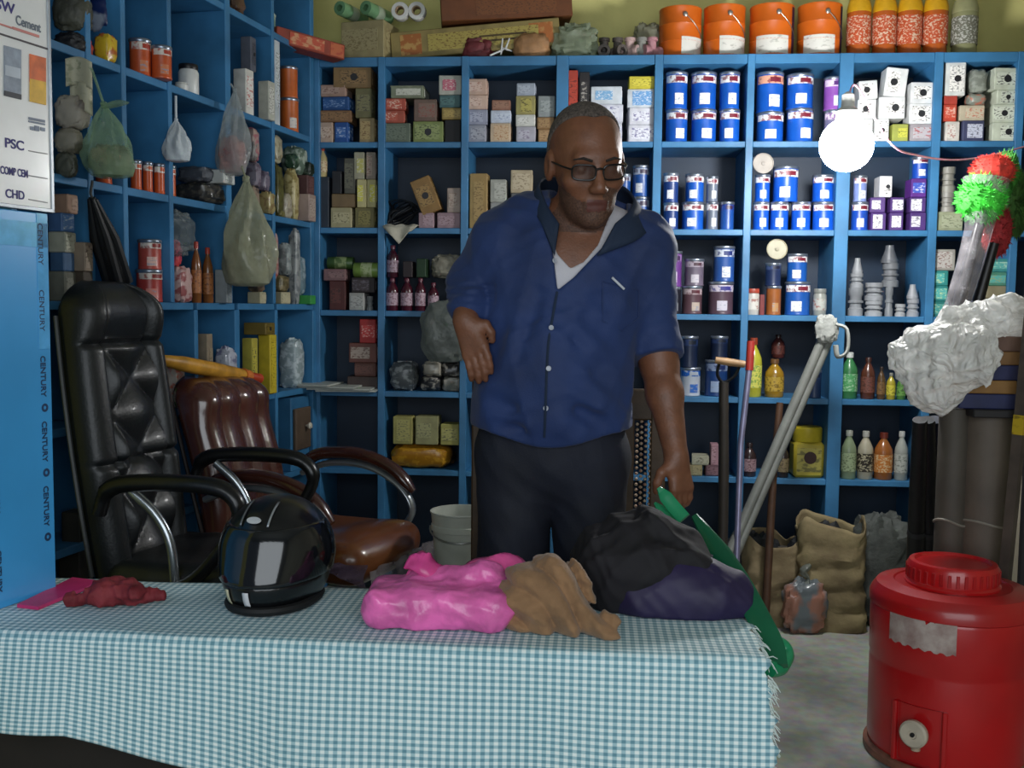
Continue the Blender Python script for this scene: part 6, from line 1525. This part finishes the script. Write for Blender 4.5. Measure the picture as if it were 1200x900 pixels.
lid = obj('lid', MB().lathe([(RL * 1.04, zt_ + .018), (RL * 1.05, zt_ + .028), (RL, zt_ + .034), (RL, zt_ + .075), (RL * .95, zt_ + .086), (RL * .84, zt_ + .088), (RL * .80, zt_ + .080), (RL * .2, zt_ + .080), (0, zt_ + .080)], seg=48), REDP, t)
for k in range(36):
    a = 2 * pi * k / 36
    obj('grip_rib', MB().box((RL * 1.0 * cos(a), RL * 1.0 * sin(a), zt_ + .055), (.006, .009, .034), .001, rot=Matrix.Rotation(a, 3, 'Z')), mat('#a31216', .35), lid, smooth=False)
# torn sticker on the front (towards the camera), tap recess, tap
fa0 = -pi / 2 - math.atan2(c0.x, c0.y) + radians(22)       # local angle that faces the camera
def arcs(z0, z1, u0, u1, r, n=10): return MB().lathe([(r, z0), (r, z1)], seg=n, a0=fa0 + u0, a1=fa0 + u1)
zs = at(1090, 768, c0.y - RC).z; zs1 = at(1090, 724, c0.y - RC).z
stv = []; n = 24
for k in range(n + 1):
    u = -.78 + .86 * k / n; jag = .006 * sin(k * 2.1) + .004 * sin(k * 5.3)
    up_ = zs1 + jag - (.022 if 13 < k < 18 else 0) - (.010 if k >= 18 else 0) - (.006 if k < 5 else 0)
    for z in (zs + .004 * sin(k * 1.7) - .006 * (k / n - .5), up_): stv.append(((RC + .0012) * cos(fa0 + u), (RC + .0012) * sin(fa0 + u), z))
obj('torn_sticker', MB().add(stv, [(2 * k, 2 * k + 2, 2 * k + 3, 2 * k + 1) for k in range(n)]), mat('#b8a8a0', .7, var=.25, vscale=22, col2='#8a6c66', bump=.2), t)
zr0, zr1 = .03, at(1080, 836, c0.y - RC).z
uu = -.32
rc = obj('tap_recess', MB().add([((RC * k_) * cos(fa0 + uu + s * .30 * w_), (RC * k_) * sin(fa0 + uu + s * .30 * w_), z) for (k_, w_) in ((1.012, 1.0), (.975, .86)) for s in (-1, -.5, 0, .5, 1) for z in (zr0, zr1)],
    [(2 * i, 2 * i + 2, 12 + 2 * i, 10 + 2 * i) for i in range(4)] + [(2 * i + 1, 2 * i + 3, 13 + 2 * i, 11 + 2 * i) for i in range(4)] + [(10 + 2 * i, 12 + 2 * i, 13 + 2 * i, 11 + 2 * i) for i in range(4)] + [(0, 1, 11, 10), (8, 9, 19, 18)]), mat('#9c1216', .35, coat=.2), t)
mb = MB(); 
for s in (-1, 1): 
    a = fa0 + uu + s * .31; mb.box((RC * 1.004 * cos(a), RC * 1.004 * sin(a), (zr0 + zr1) / 2), (.016, .014, zr1 - zr0), .003, rot=Matrix.Rotation(a, 3, 'Z'))
a = fa0 + uu
fr2 = MB().box((RC * 1.004 * cos(fa0 + uu - .31), RC * 1.004 * sin(fa0 + uu - .31), (zr0 + zr1) / 2), (.016, .014, zr1 - zr0), .003, rot=Matrix.Rotation(fa0 + uu - .31, 3, 'Z'))
obj('recess_edge', fr2, REDP, t, smooth=False)
fr2 = MB().box((RC * 1.004 * cos(fa0 + uu + .31), RC * 1.004 * sin(fa0 + uu + .31), (zr0 + zr1) / 2), (.016, .014, zr1 - zr0), .003, rot=Matrix.Rotation(fa0 + uu + .31, 3, 'Z'))
obj('recess_edge', fr2, REDP, t, smooth=False)
zt2 = at(1080, 864, c0.y - RC).z
dv = Vector((cos(a), sin(a), 0)); rot = dv.to_track_quat('Z', 'X').to_matrix()
tp = obj('tap', MB().lathe([(.014, -.01), (.014, .02), (.034, .022), (.037, .028), (.037, .040), (.032, .045), (.012, .046), (.010, .042), (0, .042)], tuple(dv * RC * .985 + Vector((0, 0, zt2))), 28, rot=rot), mat('#c8bca8', .4), t)
obj('spout', MB().lathe([(.011, 0), (.012, -.035), (.009, -.035), (0, -.03)], tuple(dv * (RC * .985 + .016) + Vector((0, 0, zt2 - .015))), 14), mat('#b8a48c', .4), tp)
obj('tap_pin', MB().lathe([(.006, .040), (.006, .047), (0, .047)], tuple(dv * RC * .985 + Vector((0, 0, zt2))), 12, rot=rot), mat('#18181a', .5), tp)

# ---- green plastic band
gt_ = thing('green_plastic_strip', tuple(at(905, 770, 2.05)), 0, 'long curved green plastic band leaning against the table end', 'strip')
INVg = Matrix.Translation(-gt_.location)
def band(pts, w0, thick, name, mt):
    P = bez(pts, 40); mb = MB(); vs = []; n_ = len(P)
    for k, p in enumerate(P):
        tt = (P[min(k + 1, n_ - 1)] - P[max(k - 1, 0)]).normalized(); view = (p - Vector(CAM)).normalized(); sd = tt.cross(view).normalized(); nr = sd.cross(tt).normalized()
        w_ = w0 * (.35 + .65 * min(1, k / n_ * 4))
        for u, v in ((-.5, -.5), (-.35, -.8), (.35, -.8), (.5, -.5), (.5, .5), (-.5, .5)): vs.append(p + sd * (u * w_) + nr * (v * thick))
    fs = [(k * 6 + j, k * 6 + (j + 1) % 6, (k + 1) * 6 + (j + 1) % 6, (k + 1) * 6 + j) for k in range(n_ - 1) for j in range(6)]
    mb.add(vs, fs + [tuple(range(6)), tuple(range((n_ - 1) * 6, n_ * 6))]); o = obj(name, mb, mt, gt_); o.matrix_parent_inverse = INVg; return o
GRN = mat('#0e5a3c', .35, var=.12, vscale=8, coat=.2)
GRN2 = mat('#1c8a5c', .35, var=.12, vscale=8)
band([at(815, 606, 2.25), at(838, 640, 2.18), at(866, 682, 2.09), at(888, 722, 2.02), at(904, 755, 1.97), at(909, 782, 1.93)], .046, .012, 'band', GRN)
band([at(772, 572, 2.30), at(788, 592, 2.28), at(802, 608, 2.26)], .03, .008, 'upper_tip', GRN2)
band([at(768, 590, 2.32), at(780, 602, 2.30), at(796, 612, 2.28)], .02, .008, 'upper_tip', GRN2)
o = obj('curled_end', MB().tube(bez([at(899, 752, 1.99), at(916, 756, 2.0), at(922, 768, 1.99), at(914, 782, 1.95), at(902, 784, 1.92)], 18), .016, 10, flat=.9), GRN2, gt_); o.matrix_parent_inverse = INVg

# ---- paper sacks on the floor
def sack(px, py, w_, h_, dp, rz, label, seed, top=.9, col='#8a7a58', prints='#6a5a40'):
    p = atz(px, py, 0); p.y += dp / 2
    t_ = thing('paper_sack', (p.x, p.y, 0), rz, label, 'sack', 'paper sacks on the floor')
    vs = []; n = 44; mrows = 26; g = random.Random(seed)
    for j in range(mrows + 1):
        v = j / mrows
        for i in range(n):
            a = 2 * pi * i / n; ca, sa = cos(a), sin(a)
            x = math.copysign(abs(ca) ** .45, ca) * w_ / 2 * (1 - .05 * v + .04 * sin(5 * v + seed)); y = math.copysign(abs(sa) ** .5, sa) * dp / 2 * (1 - .35 * max(0, v - .55))
            pnt = np.array([[x, y, v * h_]], np.float32)
            k = .02 * float(folds(pnt, 26, seed)[0]) + .010 * float(folds(pnt, 70, seed + 1)[0])
            zz = v * h_ * (1 + (.07 * sin(3 * a + seed) if j == mrows else .07 * sin(3 * a + seed) * v * v))
            vs.append((x * (1 + k * 5), y * (1 + k * 6), max(0, zz)))
    mb = MB().add(vs, [(j * n + i, j * n + (i + 1) % n, (j + 1) * n + (i + 1) % n, (j + 1) * n + i) for j in range(mrows) for i in range(n)] + [tuple(range(n))])
    o = obj('paper_shell', mb, mat(col, .8, var=.3, vscale=9, col2=prints, bump=.5, bscale=24), t_); s_ = o.modifiers.new('s', 'SOLIDIFY'); s_.thickness = .004
    obj('contents', lump_mb((w_ * .84, dp * .62, h_ * .2), 26, 16, .7, .7, .1, 6, seed), mat('#4a443c', .8, var=.4), t_, loc=(0, 0, h_ * .70))
    return t_
sack(902, 736, .24, .34, .20, .25, 'crumpled brown paper sack left of the taller sack', 3, col='#8c7c5c')
sack(976, 742, .27, .42, .20, -.1, 'tall brown paper sack standing on the floor', 8, col='#93845f')
p = atz(942, 741, 0)
t = thing('printed_bag', (p.x, p.y, 0), .1, 'small printed plastic bag in front of the paper sacks', 'bag')
obj('pouch', lump_mb((.165, .09, .21), 40, 26, .7, .65, .08, 5, 77), mat_print('#6c7478', '#a87058', 9, 7, .56, .25), t)
obj('tied_top', MB().tube(bez([(0, 0, .185), (.01, 0, .215), (-.01, .005, .24), (.02, .01, .265)], 10), [.03, .022, .014, .01, .012, .018, .022, .024, .024, .02, .01], 10, flat=.6), mat_plastic_film('#9aa098', .7), t)
# dark clutter behind
for k, (px, py, w_, c, d) in enumerate(((870, 705, .24, '#15171a', 'black rag heap behind the left paper sack'), (940, 700, .26, '#1c1e22', 'black rag heap behind the tall paper sack'), (1005, 705, .24, '#4c504c', 'grey crumpled bag behind the tall paper sack'))):
    p = atz(px, py, 0)
    o = obj('rag_heap', lump_mb((w_, .16, .36 + .04 * k), 36, 22, .8, .8, .1, 6, 90 + k), mat(c, .7, var=.3, bump=.4), loc=(p.x, min(p.y, YB - .16), 0)); tag(o, d, 'heap')
# ---- long-handled tools
def pole(name, pts, r, mt, label, cat='tool'):
    a = Vector(pts[0]); t_ = thing(name, tuple(a), 0, label, cat); obj('shaft', MB().tube([Vector(p) - a for p in pts], r, 12), mt, t_); return t_, a
f0 = at(848, 640, 3.86); t, a = pole('spade', [(f0.x, f0.y, .12), at(848, 560, f0.y + .02), at(848, 448, f0.y + .03)], [.018, .02, .018], mat('#2c2620', .6), 'dark spade with pale wooden cross grip standing upright')
g0, g1 = at(838, 422, f0.y + .03) - a, at(873, 427, f0.y + .03) - a; top = at(848, 448, f0.y + .03) - a
obj('grip', MB().tube([g0, g0.lerp(g1, .5), g1], [.013, .015, .013], 12), mat('#a8845c', .5), t)
obj('yoke', MB().tube(bez([g0 * .85 + g1 * .15, top + (g0 - top) * .35 + Vector((-.012, 0, 0)), top, top + (g1 - top) * .35 + Vector((.012, 0, 0)), g0 * .15 + g1 * .85], 20), .006, 8), mat('#1c1e20', .4, .6), t)
obj('blade', MB().box((0, 0, -.05), (.16, .012, .14), .004), mat('#2a2c2e', .45, .7), t, smooth=False)
f1 = at(863, 640, 3.84); t, a = pole('mop_pole', [(f1.x, f1.y + .0, .015), at(868, 520, f1.y + .12), at(878, 432, f1.y + .16)], [.012, .012, .012], mat('#8a88a4', .35, .5), 'slim silver-violet pole with red grip beside the spade')
obj('grip', MB().tube([at(878, 434, f1.y + .16) - a, at(880, 400, f1.y + .175) - a], .0155, 12), mat('#a03028', .4), t)
f2 = at(850, 645, 3.95); fy = 3.95
tt = thing('pipe_bundle', (f2.x, fy, 0), 0, 'leaning pair of grey plastic pipes tied with white plastic', 'pipes'); a = Vector(tt.location)
_t = at(968, 388, fy + .1); _m = at(858, 640, fy - .04); PB = _m + (_m - _t) * ((_m.z - .03) / (_t.z - _m.z))
for k in range(2):
    o_ = Vector((.028 * k, .012 * k, 0))
    obj('pipe', MB().tube([PB + o_ - a, at(968, 388, fy + .1) - a + o_], .018, 12), mat('#7c7e78', .45, var=.1), tt)
o = obj('plastic_tie', lump_mb((.085, .06, .11), 26, 18, .8, .8, .1, 6, 5), mat('#a8aaa4', .5, bump=.4), tt); o.location = at(968, 402, fy + .08) - a
o = obj('plastic_tail', MB().tube(bez([(.02, -.01, .05), (.06, -.02, .03), (.065, -.02, -.05), (.03, -.02, -.075), (.02, -.02, -.03)], 16), .014, 8, flat=.5), mat('#b0b2ac', .5), tt); o.location = at(972, 395, fy + .08) - a
f3 = at(900, 640, 3.92); t, a = pole('wooden_stick', [(f3.x, f3.y + .02, .002), at(906, 560, f3.y + .08), at(914, 472, f3.y + .12)], [.016, .015, .014], mat('#4c3220', .6, var=.2), 'brown wooden stick leaning beside the pipes', 'stick')
obj('ferrule', MB().tube([(0, 0, 0), (.001, .002, .05)], .0175, 12), mat('#2c2420', .5), t)

# ---- right corner: rolled goods with a big plastic-covered pile on top
YR = 3.22
for k, (x, r, hpx, c, d) in enumerate(((1112, .045, 478, '#4c463e', 'narrow grey-brown roll standing behind the cooler'), (1150, .075, 474, '#5a5046', 'wide brown-grey roll standing behind the cooler'))):
    p = at(x, 640, YR); h_ = at(x, hpx, YR).z
    t = thing('standing_roll', (p.x, YR, 0), 0, d, 'roll', 'standing rolls')
    obj('roll', MB().lathe([(r * .9, 0), (r, .01), (r, h_ - .01), (r * .95, h_), (r * .6, h_), (r * .55, h_ - .03), (0, h_ - .03)], seg=28), mat(c, .65, var=.15, vscale=6, bump=.2, bscale=20), t)
    obj('tie_string', MB().tube([((r + .002) * cos(a_), (r + .002) * sin(a_), at(x, 610, YR).z + .01 * sin(2 * a_)) for a_ in np.linspace(0, 2 * pi, 24, endpoint=False)], .004, 6, closed=True), mat('#8a8478', .6), t)
for k, (xt, yt, xb, yb, r, c, d) in enumerate(((1078, 492, 1018, 712, .028, '#0d0e11', 'black rolled hose leaning, nearest the paper sacks'), (1086, 492, 1040, 715, .032, '#101218', 'black rolled mat leaning, middle of three'), (1094, 492, 1066, 712, .034, '#0c1830', 'dark navy rolled mat leaning, nearest the grey roll'))):
    b_ = atz(xb, yb, 0); b_.y = min(b_.y, 3.75); top = at(xt, yt, 3.34 + .02 * k)
    t = thing('leaning_roll', (b_.x, b_.y, 0), 0, d, 'roll', 'dark leaning rolls'); q = top - Vector(t.location)
    pts = [Vector((0, 0, .002)), q * .3, q * .7, q]
    obj('roll', MB().tube(pts, [r * 1.25, r * 1.15, r, r * .8], 16), mat(c, .5, var=.2, bump=.4, bscale=18), t)
    obj('tie_band', MB().tube([q * .55, q * .57], [r * 1.12, r * 1.1], 16), mat('#2a2c30', .5), t)
# shelf plank that carries the pile
pc_ = at(1150, 484, YR)
zpl = at(1150, 480, YR - .1).z
tr = thing('side_bench', (pc_.x + .22, YR + .02, 0), 0, 'narrow dark bench carrying the plastic-covered pile', 'bench')
obj('bench_top', MB().box((0.02, 0, zpl - .012), (.60, .25, .024), .003), mat('#1c1a1c', .6), tr, smooth=False)
for sx in (1,):
    for sy in (-1, 1): obj('leg', MB().box((sx * .28, sy * .10, (zpl - .024) / 2), (.035, .035, zpl - .024), .003), mat('#1c1a1c', .6), tr, smooth=False)
for sy in (-1, 1): obj('leg', MB().box((-.02, .11, (zpl - .024) / 2), (.03, .02, zpl - .024), .003), mat('#1c1a1c', .6), tr, smooth=False) if sy > 0 else None
# coloured packs in the pile
for k, (x0, x1, y0, y1, c, d) in enumerate(((1130, 1200, 462, 480, '#1c2450', 'navy flat pack at the bottom of the pile'), (1120, 1196, 446, 462, '#8a6430', 'ochre flat pack in the covered pile'), (1140, 1205, 428, 446, '#232850', 'dark blue flat pack in the covered pile'), (1135, 1205, 412, 428, '#7c5a34', 'tan flat pack in the covered pile'), (1140, 1205, 394, 412, '#6a5044', 'brown flat pack near the top of the covered pile'))):
    a, b = at(x0, y0, YR - .1).x, at(x1, y0, YR - .1).x; z0, z1 = at(1160, y1, YR - .1).z, at(1160, y0, YR - .1).z
    if k == 0: z0 = zpl
    o = g_box('flat_pack', b - a, .20, z1 - z0 - .001, c, None, (((a + b) / 2, YR + .02, z0), radians(2 * k - 3))); tag(o, d, 'pack', 'packs in the covered pile')
# the plastic cover: one crumpled translucent sheet over the left and top of the pile
FILM = mat_plastic_film('#ecece8', .95, .16, .3, 1.0, 16)
pm = [np.array(at(x, y, YR - d_)) for x, y, d_ in ((1080, 398, .05), (1092, 452, .05), (1135, 415, .10), (1120, 375, .06), (1165, 372, .05), (1210, 385, .02), (1060, 420, .04), (1110, 476, .0), (1182, 352, .02))]
def f_bag(p):
    p = p.astype(np.float32)
    d = s_caps(p, pm[0], pm[2], .05, .085); d = smin(d, s_caps(p, pm[6], pm[1], .04, .065), .05); d = smin(d, s_caps(p, pm[1], pm[2], .06, .08), .05)
    d = smin(d, s_caps(p, pm[3], pm[4], .045, .05), .04); d = smin(d, s_caps(p, pm[4], pm[5], .045, .05), .04); d = smin(d, s_caps(p, pm[1], pm[7], .05, .035), .04)
    d = smin(d, s_caps(p, pm[8], pm[5], .03, .045), .02)
    return d + .012 * folds(p, 22, 101, 5) + .012 * folds(p, 55, 102, 5) + .005 * folds(p, 120, 103, 4)
lo_ = np.min(pm, 0) - .13; hi_ = np.max(pm, 0) + .12
o = obj('plastic_cover', sdf_mesh('plastic_cover', f_bag, lo_, hi_, .0055), FILM); tag(o, 'large crumpled white plastic bag heaped over the pile at right', 'bag')
# leaning board with yellow label at the right edge
b_ = at(1170, 640, 3.08); b_.z = 0; top = at(1212, 330, 3.08)
t = thing('leaning_post', (b_.x, b_.y, 0), 0, 'brown leaning post with a yellow tape label at right', 'post'); q = top - Vector(t.location)
obj('post', MB().tube([Vector((0, 0, .002)), q * .5, q], .020, 4, up=(0, 1, .2)), mat('#4a4038', .7, var=.2), t, smooth=False)
k1, k2 = (at(1188, 510, 3.06).z) / q.z, (at(1188, 487, 3.06).z) / q.z
obj('yellow_label', MB().tube([q * k1, q * k2], .0215, 4, up=(0, 1, .2)), mat_print('#b89c1c', '#6a5810', 30, 60, .6), t, smooth=False)

# ---- feather dusters in a plastic sleeve
YU = 3.64
hd = at(1158, 235, YU); bt_ = at(1112, 400, YU)
t = thing('feather_duster', tuple(bt_), 0, 'red and green feather dusters in a clear sleeve at right', 'duster'); base = Vector(t.location)
def fluff(c, r, n, col, name, seed, sq=(1, 1, 1)):
    g = random.Random(seed); mb = MB(); c = Vector(c)
    for k in range(n):
        d = Vector((g.gauss(0, 1), g.gauss(0, 1), g.gauss(0, 1))).normalized(); L = r * g.uniform(.90, 1.06)
        s_ = d.orthogonal().normalized() * r * .13; s2 = d.cross(s_)
        b0_ = Vector((d.x * sq[0], d.y * sq[1], d.z * sq[2])) * L * .35 + c; tip = Vector((d.x * sq[0], d.y * sq[1], d.z * sq[2])) * L + c + Vector((g.uniform(-1, 1), g.uniform(-1, 1), g.uniform(-1, 1))) * r * .08
        mb.add([b0_ + s_, b0_ - s_ * .5 + s2, b0_ - s_ * .5 - s2, tip], [(0, 1, 3), (1, 2, 3), (2, 0, 3), (0, 2, 1)])
    mb.lathe([(0, -r * .88 * sq[2])] + [(r * .88 * sin(a) * sq[0], -r * .88 * cos(a) * sq[2]) for a in np.linspace(.2, pi - .2, 10)] + [(0, r * .88 * sq[2])], tuple(c), 16)
    o = obj(name, mb, mat(col, .8, var=.25, vscale=40), t, smooth=False); o['kind'] = 'stuff'; return o
fluff(at(1150, 232, YU) - base, .085, 1000, '#3fc43a', 'green_feathers', 1, (1, 1, 1.15))
fluff(at(1163, 200, YU + .01) - base, .068, 700, '#d0382c', 'red_feathers', 2, (1.15, 1, .9))
fluff(at(1180, 205, YU + .12) - base, .06, 400, '#4a9a3c', 'green_feathers', 3, (.8, 1, 1.6))
fluff(at(1168, 270, YU + .07) - base, .062, 500, '#a82c30', 'red_feathers', 4, (.9, 1, 1.7))
fluff(at(1192, 240, YU + .12) - base, .065, 400, '#4c7a34', 'green_feathers', 5, (.7, 1, 2.0))
for k, (xt, yt, xb, yb) in enumerate(((1148, 262, 1112, 400), (1165, 285, 1132, 402))):
    obj('handle', MB().tube([at(xb, yb, YU + .03 * k) - base, at(xt, yt, YU + .03 * k) - base], [.024, .017], 12), mat('#101113', .35), t)
obj('plastic_sleeve', MB().tube([at(1120, 362, YU - .01) - base, at(1135, 315, YU - .01) - base, at(1147, 268, YU - .01) - base, at(1156, 210, YU) - base], [.040, .042, .045, .075], 20), mat_plastic_film('#b8b4b8', .28, .08, .1), t)
# ------------------------------------------------------------------ end
